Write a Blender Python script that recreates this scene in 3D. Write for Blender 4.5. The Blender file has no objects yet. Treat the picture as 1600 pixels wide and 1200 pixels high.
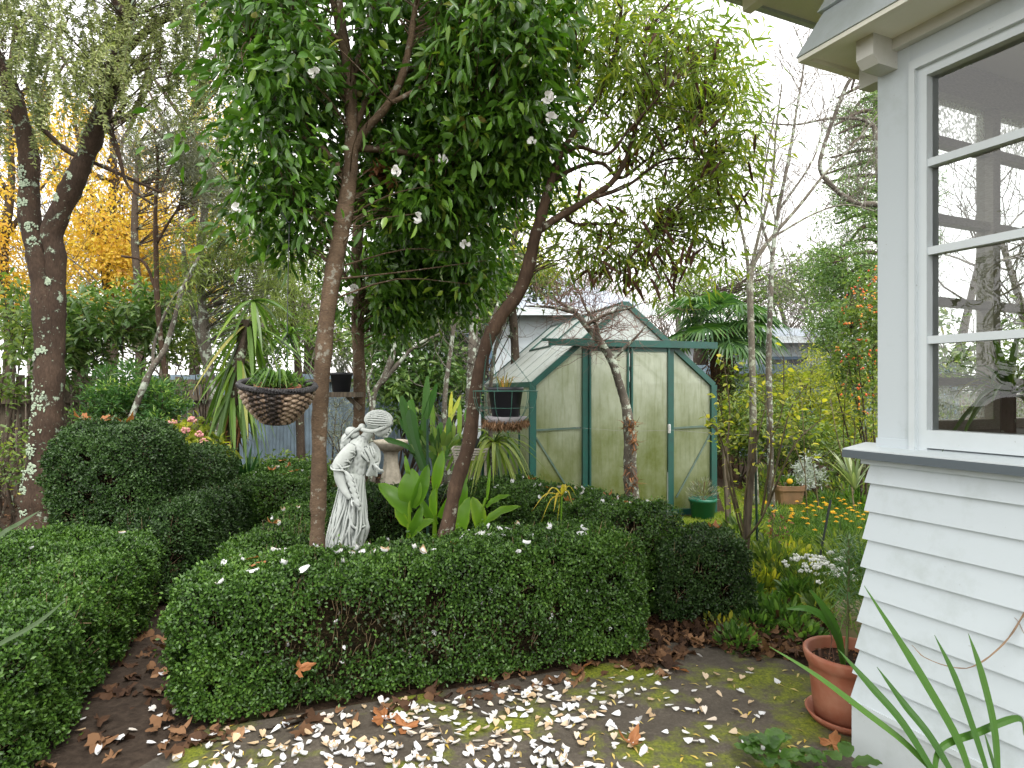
import bpy, math, random
import numpy as np
from mathutils import Matrix, Vector

sc = bpy.context.scene
R = math.radians
EYE = 1.45                      # camera height
FOC, CX, HY = 1000.0, 800.0, 608.0   # focal length, centre and horizon, in pixels of the 1600 wide photo

# ---------------------------------------------------------------- camera
cam = bpy.data.objects.new('camera', bpy.data.cameras.new('camera'))
sc.collection.objects.link(cam)
cam.location = (0, 0, EYE)
cam.rotation_euler = (R(90), 0, 0)
cam.data.sensor_width = 36
cam.data.lens = 36 * FOC / 1600
cam.data.shift_y = (HY - 600) / 1600
cam.data.clip_start = 0.05
cam.data.clip_end = 400
sc.camera = cam

# ---------------------------------------------------------------- world: overcast sky
SUN_EL, SUN_AZ = R(52), R(150)   # azimuth clockwise from +Y
w = bpy.data.worlds.new('World'); sc.world = w; w.use_nodes = True
nt = w.node_tree; nt.nodes.clear()
out = nt.nodes.new('ShaderNodeOutputWorld'); bg = nt.nodes.new('ShaderNodeBackground')
sky = nt.nodes.new('ShaderNodeTexSky'); sky.sky_type = 'NISHITA'; sky.sun_disc = False
sky.sun_elevation = SUN_EL; sky.sun_rotation = SUN_AZ; sky.dust_density = 3.0
hs = nt.nodes.new('ShaderNodeHueSaturation'); hs.inputs['Saturation'].default_value = 0.12
mixc = nt.nodes.new('ShaderNodeMix'); mixc.data_type = 'RGBA'; mixc.inputs[0].default_value = 0.72
mixc.inputs[7].default_value = (6.5, 6.4, 6.25, 1)      # even cloud cover over the clear sky
nt.links.new(sky.outputs[0], hs.inputs['Color']); nt.links.new(hs.outputs[0], mixc.inputs[6])
nt.links.new(mixc.outputs[2], bg.inputs['Color']); bg.inputs['Strength'].default_value = 0.15
nt.links.new(bg.outputs[0], out.inputs['Surface'])

sun = bpy.data.objects.new('sun', bpy.data.lights.new('sun', 'SUN'))
sc.collection.objects.link(sun)
sun.data.energy = 1.1; sun.data.angle = R(22); sun.data.color = (1.0, 0.965, 0.91)
sd = Vector((math.sin(SUN_AZ) * math.cos(SUN_EL), math.cos(SUN_AZ) * math.cos(SUN_EL), math.sin(SUN_EL)))
sun.rotation_euler = sd.to_track_quat('Z', 'Y').to_euler()

sc.view_settings.view_transform = 'Standard'
sc.view_settings.look = 'None'
sc.view_settings.exposure = 1.58
sc.view_settings.gamma = 1.0
cy = sc.cycles
cy.max_bounces = 7; cy.diffuse_bounces = 4; cy.glossy_bounces = 3; cy.transmission_bounces = 4
cy.transparent_max_bounces = 8; cy.use_denoising = True
cy.caustics_reflective = False; cy.caustics_refractive = False
cy.sample_clamp_indirect = 6

# ---------------------------------------------------------------- helpers
rng = np.random.default_rng(11)
def P(px, py, d): return np.array(((px - CX) / FOC * d, d, EYE - (py - HY) / FOC * d))
def G(px, py):
    d = EYE * FOC / (py - HY); return np.array(((px - CX) / FOC * d, d, 0.0))
def nrm(v):
    v = np.asarray(v, float); return v / np.maximum(np.linalg.norm(v, axis=-1, keepdims=True), 1e-9)
def rdir(n): return nrm(rng.normal(size=(n, 3)))
def U(a, b, n=None): return a + (b - a) * rng.random(n)

def tag(o, label=None, cat=None, group=None, kind=None):
    if label: o['label'] = label
    if cat: o['category'] = cat
    if group: o['group'] = group
    if kind: o['kind'] = kind
    return o
def link(o, parent=None):
    sc.collection.objects.link(o)
    if parent is not None:
        o.parent = parent
        if parent.type == 'EMPTY': o.matrix_parent_inverse = Matrix.Translation(-Vector(parent.location))
    return o
def thing(name, label, cat, loc=(0, 0, 0), group=None):
    o = bpy.data.objects.new(name, None); o.location = [float(x) for x in loc]; o.empty_display_size = 0.1
    link(o); return tag(o, label, cat, group)
def fix(o, parent):
    o.parent = parent
    if parent.type == 'EMPTY': o.matrix_parent_inverse = Matrix.Translation(-Vector(parent.location))

def dup(root, loc, rotz=0.0, label=None, group=None, scale=None):
    r = root.copy(); sc.collection.objects.link(r)
    r.location = [float(x) for x in loc]; r.rotation_euler = (0, 0, rotz)
    if scale: r.scale = (scale,) * 3
    if label: r['label'] = label
    if group: r['group'] = group
    for ch in list(root.children):
        c = ch.copy(); sc.collection.objects.link(c); c.parent = r; c.matrix_parent_inverse = ch.matrix_parent_inverse.copy()
        for g in ch.children:
            q = g.copy(); sc.collection.objects.link(q); q.parent = c
    return r

class MB:
    def __init__(s): s.v = []; s.f = []; s.a = []; s.n = 0
    def add(s, verts, faces, rnd=0.5):
        verts = np.asarray(verts, float); b = s.n
        s.v.append(verts); s.f.extend([tuple(i + b for i in f) for f in faces]); s.n += len(verts)
        s.a.append(np.full(len(verts), rnd) if np.isscalar(rnd) else np.asarray(rnd, float))
    def box(s, c, h, ax=None, rnd=0.5):
        ax = np.eye(3) if ax is None else np.asarray(ax, float)
        q = np.array([(x, y, z) for x in (-1, 1) for y in (-1, 1) for z in (-1, 1)], float) * np.asarray(h, float)
        s.add(np.asarray(c) + q @ ax, [(0, 1, 3, 2), (4, 6, 7, 5), (0, 4, 5, 1), (2, 3, 7, 6), (0, 2, 6, 4), (1, 5, 7, 3)], rnd)
    def bar(s, a, b, wx, wz, up=(0, 0, 1), rnd=0.5):
        a = np.asarray(a, float); b = np.asarray(b, float); t = b - a; L = np.linalg.norm(t); t = t / L
        x = np.cross(t, np.asarray(up, float)); x = x / np.linalg.norm(x); z = np.cross(x, t)
        s.box((a + b) / 2, (L / 2, wx / 2, wz / 2), np.array([t, x, z]), rnd)
    def tube(s, pts, rad, n=6, wob=0.0, rnd=0.5, cap=True):
        pts = np.asarray(pts, float); K = len(pts)
        rad = np.full(K, rad, float) if np.isscalar(rad) else np.asarray(rad, float)
        t = np.gradient(pts, axis=0); t = nrm(t)
        ref = np.array((0.0, 1.0, 0.0)) if abs(t[:, 1]).max() < 0.9 else np.array((1.0, 0.03, 0.02))
        if abs(t @ ref).max() > 0.97: ref = nrm(np.array((0.7, 0.2, 0.5)))
        x = nrm(np.cross(t, ref)); y = np.cross(x, t)
        ang = np.arange(n) * 2 * math.pi / n
        rr = rad[:, None] * (1 + (wob * rng.normal(size=(K, n)) if wob else 0))
        V = pts[:, None] + rr[..., None] * (np.cos(ang)[None, :, None] * x[:, None] + np.sin(ang)[None, :, None] * y[:, None])
        F = [(k * n + i, k * n + (i + 1) % n, (k + 1) * n + (i + 1) % n, (k + 1) * n + i) for k in range(K - 1) for i in range(n)]
        if cap: F += [tuple(range(n - 1, -1, -1)), tuple((K - 1) * n + i for i in range(n))]
        s.add(V.reshape(-1, 3), F, rnd)
    def lathe(s, c, prof, n=32, sq=0, rot=0.0, rnd=0.5):
        c = np.asarray(c, float); ang = np.arange(n) * 2 * math.pi / n + rot; V = []
        for r, z in prof:
            k = 1.0
            if sq: k = 1 / (np.abs(np.cos(ang)) ** sq + np.abs(np.sin(ang)) ** sq) ** (1 / sq)
            V.append(np.stack([c[0] + r * k * np.cos(ang), c[1] + r * k * np.sin(ang), np.full(n, c[2] + z)], 1))
        K = len(prof)
        F = [(k * n + i, k * n + (i + 1) % n, (k + 1) * n + (i + 1) % n, (k + 1) * n + i) for k in range(K - 1) for i in range(n)]
        F += [tuple(range(n - 1, -1, -1)), tuple((K - 1) * n + i for i in range(n))]
        s.add(np.concatenate(V), F, rnd)
    def ball(s, c, r, ax=None, nu=10, nv=7, rnd=0.5):
        r = np.full(3, r) if np.isscalar(r) else np.asarray(r, float); ax = np.eye(3) if ax is None else np.asarray(ax)
        V = [(0, 0, -1)]
        for j in range(1, nv):
            p = -math.pi / 2 + math.pi * j / nv
            V += [(math.cos(p) * math.cos(a), math.cos(p) * math.sin(a), math.sin(p)) for a in np.arange(nu) * 2 * math.pi / nu]
        V.append((0, 0, 1)); V = np.array(V) * r
        F = [(0, 1 + (i + 1) % nu, 1 + i) for i in range(nu)]
        for j in range(nv - 2):
            b = 1 + j * nu; F += [(b + i, b + (i + 1) % nu, b + nu + (i + 1) % nu, b + nu + i) for i in range(nu)]
        b = 1 + (nv - 2) * nu; F += [(b + i, b + (i + 1) % nu, len(V) - 1) for i in range(nu)]
        s.add(np.asarray(c) + V @ ax, F, rnd)
    def strap(s, pts, wid, fold=0.15, up=(0, 0, 1), rnd=0.5):
        pts = np.asarray(pts, float); K = len(pts); t = nrm(np.gradient(pts, axis=0))
        sd = np.cross(t, np.asarray(up, float)); bad = np.linalg.norm(sd, axis=1) < 0.15
        if bad.any(): sd[bad] = np.cross(t[bad], (0.9, 0.3, 0.0))
        sd = nrm(sd); n = np.cross(sd, t)
        wid = np.full(K, wid, float) if np.isscalar(wid) else np.asarray(wid, float)
        l = pts - sd * wid[:, None] / 2 + n * (wid * fold)[:, None]; r = pts + sd * wid[:, None] / 2 + n * (wid * fold)[:, None]
        V = np.stack([l, pts, r], 1).reshape(-1, 3)
        F = []
        for k in range(K - 1):
            a = 3 * k; F += [(a, a + 1, a + 4, a + 3), (a + 1, a + 2, a + 5, a + 4)]
        s.add(V, F, rnd)
    def build(s, name, mat, parent=None, smooth=False, label=None):
        me = bpy.data.meshes.new(name)
        me.from_pydata(np.concatenate(s.v).tolist() if s.v else [], [], s.f)
        at = me.attributes.new('rnd', 'FLOAT', 'POINT')
        if s.a: at.data.foreach_set('value', np.concatenate(s.a).astype(np.float32))
        if smooth: me.polygons.foreach_set('use_smooth', np.ones(len(me.polygons), bool))
        me.materials.append(mat); me.update()
        o = bpy.data.objects.new(name, me); link(o, parent)
        if label: o['label'] = label
        return o

def smooth_path(pts, k=6):
    pts = np.asarray(pts, float)
    if len(pts) < 3: return np.array([pts[0] + (pts[-1] - pts[0]) * t for t in np.linspace(0, 1, k + 1)])
    p = np.vstack([2 * pts[0] - pts[1], pts, 2 * pts[-1] - pts[-2]]); o = []
    for i in range(1, len(p) - 2):
        a, b, c, d = p[i - 1], p[i], p[i + 1], p[i + 2]
        for t in np.arange(k) / k:
            o.append(.5 * (2 * b + (c - a) * t + (2 * a - 5 * b + 4 * c - d) * t * t + (3 * b - a - 3 * c + d) * t ** 3))
    o.append(pts[-1]); return np.array(o)
def limb(pix, d, d1=None):
    """[(px,py,radius_px)] seen at depth d (to d1) -> world path and radii"""
    n = len(pix); ds = np.linspace(d, d if d1 is None else d1, n)
    q = np.array([np.append(P(a, b, e), c / FOC * e) for (a, b, c), e in zip(pix, ds)])
    q = smooth_path(q, 6); return q[:, :3], np.maximum(q[:, 3], 0.0015)

def thin(limbs, f): return [(p, r * f) for p, r in limbs]
def rooted(limbs):   # carry the first limb down into the soil with a slight root flare
    p, r = limbs[0]
    if p[0, 2] > -.02:
        z = p[0, 2]; n = max(2, int(z / .12)); t = np.linspace(0, 1, n + 1)[:-1]
        q = np.stack([p[0, 0] + .02 * (1 - t), np.full(n, p[0, 1]), -.04 + (z + .04) * t], 1); limbs = [(np.vstack([q, p]), np.concatenate([r[0] * (1.35 - .33 * t ** .6), r]))] + list(limbs[1:])
    return limbs
def gnarl(r):   # slow swelling and narrowing, with a knot here and there
    k = np.arange(len(r)); a = 1 + .05 * np.sin(k * .9 + U(0, 6)) + .04 * np.sin(k * 2.3 + U(0, 6))
    for q in rng.integers(0, len(r), max(1, len(r) // 14)): a[q] += .14
    return r * a

# leaf templates: verts (along, across, lift), faces
T_OVAL = (np.array([(0, 0, 0), (.33, 0, -.02), (.7, 0, -.05), (1, 0, -.16), (.3, .42, .05), (.66, .4, .01), (.3, -.42, .05), (.66, -.4, .01)]),
          [(0, 1, 4), (0, 6, 1), (1, 2, 5, 4), (1, 6, 7, 2), (2, 3, 5), (2, 7, 3)])
T_DIA = (np.array([(0, 0, 0), (.5, .5, .1), (1, 0, -.05), (.5, -.5, .1)]), [(0, 2, 1), (0, 3, 2)])
T_LANCE = (np.array([(0, 0, 0), (.4, .5, .03), (.4, 0, -.02), (.4, -.5, .03), (1, 0, -.22)]), [(0, 2, 1), (0, 3, 2), (2, 4, 1), (2, 3, 4)])
def _lobe(seed, n=22):
    r_ = np.random.default_rng(seed); a = np.linspace(-2.7, 2.7, n); r = (.32 + .68 * np.abs(np.cos(a * 1.5)) ** 1.4) * (1 + .12 * r_.normal(size=n)); c1, c2 = r_.uniform(-.5, .6, 2)
    V = [(.0, 0, 0)] + [(.45 + .5 * q * math.cos(b), .5 * q * math.sin(b), c1 * (.4 * q * math.sin(b)) ** 2 * 2 + c2 * .4 * q * q * math.cos(b * 2 + seed) + .06 * r_.normal()) for b, q in zip(a, r)]
    V.append((.45, 0, 0)); m = len(V) - 1
    return np.array(V), [(m, i, i + 1) for i in range(1, n)] + [(m, 0, 1), (m, n, 0)]
T_LOBE = [_lobe(k) for k in range(4)]
T_PETAL = (np.array([(0, 0, 0), (.45, .38, .1), (.85, .5, .2), (1, .16, .14), (.93, 0, .08), (1, -.2, .18), (.85, -.5, .12), (.45, -.38, .08), (.5, 0, -.03)]),
           [(0, 8, 1), (1, 8, 2), (2, 8, 3), (3, 8, 4), (4, 8, 5), (5, 8, 6), (6, 8, 7), (7, 8, 0)])
def field(name, parent, mat, pos, ax, nr, L, W, tmpl=T_DIA, rnd=None, label=None):
    pos = np.asarray(pos, float); N = len(pos); tv, tf = tmpl; M = len(tv)
    ax = nrm(ax); sd = nrm(np.cross(nr, ax)); n = np.cross(ax, sd)
    L = np.broadcast_to(np.asarray(L, float), (N,)); W = np.broadcast_to(np.asarray(W, float), (N,))
    V = (pos[:, None] + ax[:, None] * (tv[None, :, 0:1] * L[:, None, None]) + sd[:, None] * (tv[None, :, 1:2] * W[:, None, None])
         + n[:, None] * (tv[None, :, 2:3] * L[:, None, None])).astype(np.float32)
    flat = np.concatenate([np.array(f) for f in tf]); lens = np.array([len(f) for f in tf])
    li = (flat[None] + np.arange(N)[:, None] * M).astype(np.int32).ravel()
    ls = (np.concatenate([[0], np.cumsum(lens)[:-1]])[None] + np.arange(N)[:, None] * len(flat)).astype(np.int32).ravel()
    me = bpy.data.meshes.new(name)
    me.vertices.add(N * M); me.vertices.foreach_set('co', V.ravel())
    me.loops.add(len(li)); me.loops.foreach_set('vertex_index', li)
    me.polygons.add(len(ls)); me.polygons.foreach_set('loop_start', ls)
    at = me.attributes.new('rnd', 'FLOAT', 'POINT')
    rnd = U(0, 1, N) if rnd is None else np.asarray(rnd)
    at.data.foreach_set('value', np.repeat(rnd, M).astype(np.float32))
    me.update(calc_edges=True); me.materials.append(mat)
    o = bpy.data.objects.new(name, me); link(o, parent)
    if label: o['label'] = label
    return o

# ---------------------------------------------------------------- materials
def _new(name):
    m = bpy.data.materials.new(name); m.use_nodes = True; t = m.node_tree; t.nodes.clear()
    return m, t, t.nodes.new('ShaderNodeOutputMaterial')
def ramp(t, stops, fac):
    r = t.nodes.new('ShaderNodeValToRGB'); e = r.color_ramp.elements
    while len(e) < len(stops): e.new(0.5)
    for k, (p, c) in zip(e, stops): k.position = p; k.color = (*c, 1)
    t.links.new(fac, r.inputs[0]); return r.outputs[0]
def noise(t, scale, detail=4, vec=None, rough=.55):
    n = t.nodes.new('ShaderNodeTexNoise'); n.inputs['Scale'].default_value = scale; n.inputs['Detail'].default_value = detail
    n.inputs['Roughness'].default_value = rough
    if vec is None:
        c = t.nodes.new('ShaderNodeTexCoord'); vec = c.outputs['Object']
    t.links.new(vec, n.inputs['Vector']); return n.outputs['Fac']
def stretch(t, s):
    c = t.nodes.new('ShaderNodeTexCoord'); m = t.nodes.new('ShaderNodeMapping'); m.inputs['Scale'].default_value = s
    t.links.new(c.outputs['Object'], m.inputs['Vector']); return m.outputs[0]
def mix(t, fac, a, b):
    m = t.nodes.new('ShaderNodeMix'); m.data_type = 'RGBA'
    for s, v in ((0, fac), (6, a), (7, b)):
        if isinstance(v, tuple): m.inputs[s].default_value = (*v, 1)
        elif isinstance(v, (int, float)): m.inputs[s].default_value = v
        else: t.links.new(v, m.inputs[s])
    return m.outputs[2]
def bump(t, h, strength=.4, dist=.01):
    b = t.nodes.new('ShaderNodeBump'); b.inputs['Strength'].default_value = strength; b.inputs['Distance'].default_value = dist
    t.links.new(h, b.inputs['Height']); return b.outputs[0]
def princ(t, out, col, rough=.6, spec=.4, nor=None, metal=0):
    p = t.nodes.new('ShaderNodeBsdfPrincipled')
    if isinstance(col, tuple): p.inputs['Base Color'].default_value = (*col, 1)
    else: t.links.new(col, p.inputs['Base Color'])
    if isinstance(rough, (int, float)): p.inputs['Roughness'].default_value = rough
    else: t.links.new(rough, p.inputs['Roughness'])
    p.inputs['Specular IOR Level'].default_value = spec; p.inputs['Metallic'].default_value = metal
    if nor is not None: t.links.new(nor, p.inputs['Normal'])
    if out is not None: t.links.new(p.outputs[0], out.inputs['Surface'])
    return p
def m_plain(name, c1, c2=None, rough=.6, scale=8, spec=.4, bs=.3, bd=.004, metal=0, lo=.35, hi=.65, detail=5, vec=None):
    m, t, o = _new(name)
    n = noise(t, scale, detail, stretch(t, vec) if vec else None)
    c = ramp(t, [(lo, c1), (hi, c2 or tuple(x * .75 for x in c1))], n)
    princ(t, o, c, rough, spec, bump(t, n, bs, bd), metal); return m
def m_leaf(name, stops, rough=.42, trans=.3, spec=.4, tcol=1.5, neutral=False, gain=1.0):
    stops = [(p, tuple(min(.9, x * gain) for x in c)) for p, c in stops]
    m, t, o = _new(name)
    a = t.nodes.new('ShaderNodeAttribute'); a.attribute_name = 'rnd'
    c = ramp(t, stops, a.outputs['Fac'])
    p = princ(t, None, c, rough, spec)
    tr = t.nodes.new('ShaderNodeBsdfTranslucent')
    g = t.nodes.new('ShaderNodeMix'); g.data_type = 'RGBA'; g.blend_type = 'MULTIPLY'; g.inputs[0].default_value = 1
    t.links.new(c, g.inputs[6]); g.inputs[7].default_value = (1, 1, 1, 1) if neutral else (tcol * 1.1, tcol * 1.25, tcol * .55, 1)
    t.links.new(g.outputs[2], tr.inputs['Color'])
    mx = t.nodes.new('ShaderNodeMixShader'); mx.inputs[0].default_value = trans
    t.links.new(p.outputs[0], mx.inputs[1]); t.links.new(tr.outputs[0], mx.inputs[2]); t.links.new(mx.outputs[0], o.inputs['Surface'])
    return m
def m_bark(name, c1, c2, lichen=0.0, lc=(.42, .5, .36), scale=14, lscale=6, ring=False):
    m, t, o = _new(name)
    v = stretch(t, (1, 1, 2.2 if ring else .35)); n = noise(t, scale, 7, v, .65)
    c = ramp(t, [(.3, c2), (.7, c1)], n)
    fine = noise(t, scale * 6, 3, v)
    c = mix(t, .45, c, ramp(t, [(.32, tuple(x * .4 for x in c1)), (.68, tuple(min(1, x * 1.4) for x in c1))], fine))
    big = noise(t, 3.5, 5, None, .6); c = mix(t, ramp(t, [(.42, (0, 0, 0)), (.68, (.75, .75, .75))], big), c, tuple(x * .8 for x in c2))
    dots = noise(t, 34, 2); c = mix(t, ramp(t, [(.68, (0, 0, 0)), (.72, (.6, .6, .6))], dots), c, tuple(x * .75 for x in lc))
    h = n
    if lichen > 0:
        l = noise(t, lscale, 6, None, .7)
        k = ramp(t, [(.62 - lichen * .22, (0, 0, 0)), (.66 - lichen * .2, (1, 1, 1))], l)
        l2 = noise(t, 60, 3)
        c = mix(t, k, c, ramp(t, [(.35, tuple(x * .6 for x in lc)), (.65, lc)], l2))
    princ(t, o, c, .85, .2, bump(t, h, .8, .012)); return m
# ================================================================ ground
def sheet(name, poly, z, mat, kind='structure', cuts=0):
    mb = MB(); mb.add([(x, y, z) for x, y in poly], [tuple(range(len(poly)))])
    return tag(mb.build(name, mat), kind=kind)
def ground_mat():
    m, t, o = _new('soil'); n = noise(t, 1.3, 6); f = noise(t, 26, 6, None, .7)
    c = ramp(t, [(.3, (.030, .019, .012)), (.6, (.062, .040, .025)), (.8, (.10, .07, .045))], f)
    g = ramp(t, [(.56, (0, 0, 0)), (.68, (1, 1, 1))], n)
    c = mix(t, g, c, (.05, .065, .02)); princ(t, o, c, .95, .15, bump(t, f, 1, .03)); return m
def patio_mat():
    m, t, o = _new('mossy_concrete'); f = noise(t, 70, 6, None, .7); b = noise(t, 3.2, 7, None, .62); mo = noise(t, 1.7, 7, None, .66)
    c = ramp(t, [(.3, (.06, .05, .038)), (.55, (.10, .085, .066)), (.75, (.17, .15, .12))], f)
    c = mix(t, ramp(t, [(.35, (0, 0, 0)), (.7, (.75, .75, .75))], b), c, (.04, .033, .026))
    k = ramp(t, [(.49, (0, 0, 0)), (.585, (.92, .92, .92))], mo)
    ms = ramp(t, [(.3, (.05, .07, .006)), (.7, (.21, .24, .018))], noise(t, 90, 4))
    c = mix(t, k, c, ms); princ(t, o, c, .88, .25, bump(t, f, .7, .006)); return m
def lawn_mat():
    m, t, o = _new('mossy_lawn'); f = noise(t, 45, 5, None, .7); b = noise(t, 2.4, 5)
    c = ramp(t, [(.3, (.07, .12, .014)), (.7, (.22, .28, .035))], f)
    c = mix(t, ramp(t, [(.45, (0, 0, 0)), (.75, (.7, .7, .7))], b), c, (.26, .25, .045)); princ(t, o, c, .95, .1, bump(t, f, 1, .03)); return m
M_soil = ground_mat(); M_lawn = lawn_mat()
sheet('ground', [(-150, -30), (150, -30), (150, 250), (-150, 250)], 0, M_soil)
# patio: a slab whose edge follows the box hedge and the garden bed
pt = [(-1.62, -3), (-1.62, 2.0), (-1.30, 2.72), (-.3, 3.08), (.62, 3.42), (.78, 3.66), (1.15, 3.62), (1.45, 3.42), (1.75, 3.02), (2.3, 1.0), (3.2, -3)]
sheet('patio', pt, .006, patio_mat())
sheet('garden_path', [(-2.25, 2.2), (-1.62, 2.0), (-1.30, 2.72), (-1.55, 4.0), (-1.9, 6.4), (-2.5, 6.4), (-2.3, 4.0)], .004,
      m_plain('damp_earth', (.05, .036, .026), (.025, .017, .012), .9, 22, .2, .9, .02, detail=7))
sheet('lawn', [(1.05, 4.5), (1.5, 4.05), (2.2, 3.9), (3.2, 4.0), (4.6, 5.6), (5.8, 8.6), (3.0, 9.4), (2.5, 7.5), (1.0, 6.9), (.7, 6.2)], .005, M_lawn)

# ================================================================ house
M_white = None
def paint(name, c, dirt=.6, rough=.45):
    m, t, o = _new(name); n = noise(t, 3.5, 7, None, .7); f = noise(t, 60, 4); s = noise(t, 24, 8, None, .75)
    k = ramp(t, [(.5, (0, 0, 0)), (.74, (dirt, dirt, dirt))], n)
    col = mix(t, k, c, tuple(x * y for x, y in zip(c, (.66, .68, .62))))
    k2 = ramp(t, [(.66, (0, 0, 0)), (.69, (.6, .6, .6))], s)
    col = mix(t, k2, col, (.2, .2, .17))
    princ(t, o, col, rough, .4, bump(t, f, .12, .002)); return m
M_white = paint('white_paint', (.515, .57, .60)); M_cream = paint('cream_paint', (.86, .84, .74), .3)
M_grey = paint('blue_grey_paint', (.085, .105, .12), .2); M_plinth = paint('plinth_paint', (.50, .54, .55), .6, .7)
M_trim = paint('trim_paint', (.56, .61, .63), .2, .35)
M_rafter = paint('rafter_paint', (.6, .6, .56), .5)
C0 = np.array((1.41, 2.50, 0.0)); E1 = np.array((.4126, -.9109, 0)); E2 = np.array((.9109, .4126, 0)); NO = -E2; ZZ = np.array((0, 0, 1.0))
HX = np.array([E1, NO, ZZ])
def H(t, n, z): return C0 + E1 * t + NO * n + ZZ * z       # along the wall, outward, up
def hbox(mb, t0, t1, n0, n1, z0, z1, rnd=.5): mb.box(H((t0 + t1) / 2, (n0 + n1) / 2, (z0 + z1) / 2), ((t1 - t0) / 2, (n1 - n0) / 2, (z1 - z0) / 2), HX, rnd)
def clapboards(mb, zs, tend, base_n):
    # each board: a wedge with its lower edge proud of the board below; mitred at the corner
    for i in range(len(zs) - 1):
        z0, z1 = zs[i], zs[i + 1]; fl = base_n(z0); fu = base_n(z1)
        jig = rng.normal() * .0012
        ot, it, ob = fu + .004, fu - .02, fl + .024 + jig
        V = []
        for t, ext in ((None, 0), (tend, 0)):
            for n, z in ((ob, z0), (ob - .002, z0 - .0), (ot, z1 + .012), (it, z1 + .012), (fl - .03, z0)):
                tt = -n * .72 if t is None else t
                V.append(H(tt, n, z))
        F = [(0, 5, 7, 2), (2, 7, 8, 3), (3, 8, 9, 4), (4, 9, 5, 0), (0, 2, 3, 4), (5, 9, 8, 7)]
        mb.add(V, F, U(0, 1))
house = thing('house', 'white weatherboard house corner with a tall four pane window and overhanging eave', 'house', C0)
mb = MB()
zs = [.235, .335, .435, .54, .645, .755, .865, .975, 1.085, 1.158]
flare = lambda z: .06 * max(0, 1 - z / 1.1) ** 1.4
clapboards(mb, zs, 2.6, flare)
mb.build('weatherboard_cladding', M_white, house)
mb = MB(); hbox(mb, -.045, 2.6, -.12, .062, -.05, .215); mb.build('plinth', M_plinth, house)
mb = MB(); hbox(mb, -.05, 2.6, -.06, .072, .215, .235); mb.build('plinth_cap', M_trim, house)
mb = MB(); hbox(mb, -.03, 2.6, -.11, .030, 1.158, 1.205); mb.build('apron_board', M_white, house)
# sill: grey drip edge below, white top
mb = MB(); hbox(mb, -.07, 2.6, -.12, .085, 1.182, 1.212); s_ = mb.build('window_sill', M_grey, house)
mb = MB(); V = [H(t, n, z) for t in (-.068, 2.6) for n, z in ((.083, 1.2122), (.083, 1.2165), (-.05, 1.237), (-.05, 1.2122))]
mb.add(V, [(0, 4, 5, 1), (1, 5, 6, 2), (2, 6, 7, 3), (0, 1, 2, 3), (4, 7, 6, 5)]); mb.build('sill_top', M_trim, s_)
mb = MB(); hbox(mb, .02, .150, -.10, .0, 1.225, 2.76); hbox(mb, .017, .153, -.09, .006, 1.225, 1.262); mb.build('corner_post', M_white, house)
mb = MB(); hbox(mb, .150, 2.6, -.10, -.002, 2.655, 2.76); mb.build('header_beam', M_white, house)
# window frame with bars
win = MB()
hbox(win, .150, .172, -.09, .012, 1.225, 2.655); hbox(win, .172, .205, -.075, -.006, 1.225, 2.655)
hbox(win, .205, 1.6, -.075, -.006, 2.587, 2.62); hbox(win, .172, 2.4, -.09, .012, 2.62, 2.655); hbox(win, .205, 1.6, -.075, -.006, 1.237, 1.302)
hbox(win, 1.6, 1.72, -.09, .0, 1.225, 2.62)
window = win.build('window', M_trim, house)
gb = MB()
for z in (1.628, 1.95, 2.27): hbox(gb, .205, 1.6, -.055, -.012, z - .014, z + .014)
gb.build('glazing_bar', M_trim, window)
def glass(name, rough=0.0, tint=(.93, .96, .95), refl=.5):
    m, t, o = _new(name); g = t.nodes.new('ShaderNodeBsdfGlossy'); g.inputs['Roughness'].default_value = rough
    tr = t.nodes.new('ShaderNodeBsdfTransparent'); tr.inputs[0].default_value = (*tint, 1)
    f = t.nodes.new('ShaderNodeFresnel'); f.inputs[0].default_value = 1.5
    n = noise(t, 2.5, 2); b = bump(t, n, .25, .03); t.links.new(b, g.inputs['Normal']); t.links.new(b, f.inputs['Normal'])
    mm = t.nodes.new('ShaderNodeMath'); mm.operation = 'MULTIPLY_ADD'; mm.inputs[1].default_value = 1.2; mm.inputs[2].default_value = .03; t.links.new(f.outputs[0], mm.inputs[0])
    mx = t.nodes.new('ShaderNodeMixShader'); t.links.new(mm.outputs[0], mx.inputs[0]); t.links.new(tr.outputs[0], mx.inputs[1]); t.links.new(g.outputs[0], mx.inputs[2])
    t.links.new(mx.outputs[0], o.inputs['Surface']); return m
M_glass = glass('window_glass')
pn = MB(); q = [H(.2, -.04, 1.29), H(1.61, -.04, 1.29), H(1.61, -.04, 2.6), H(.2, -.04, 2.6)]; pn.add(q, [(0, 1, 2, 3)]); pn.build('pane', M_glass, window)
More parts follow.
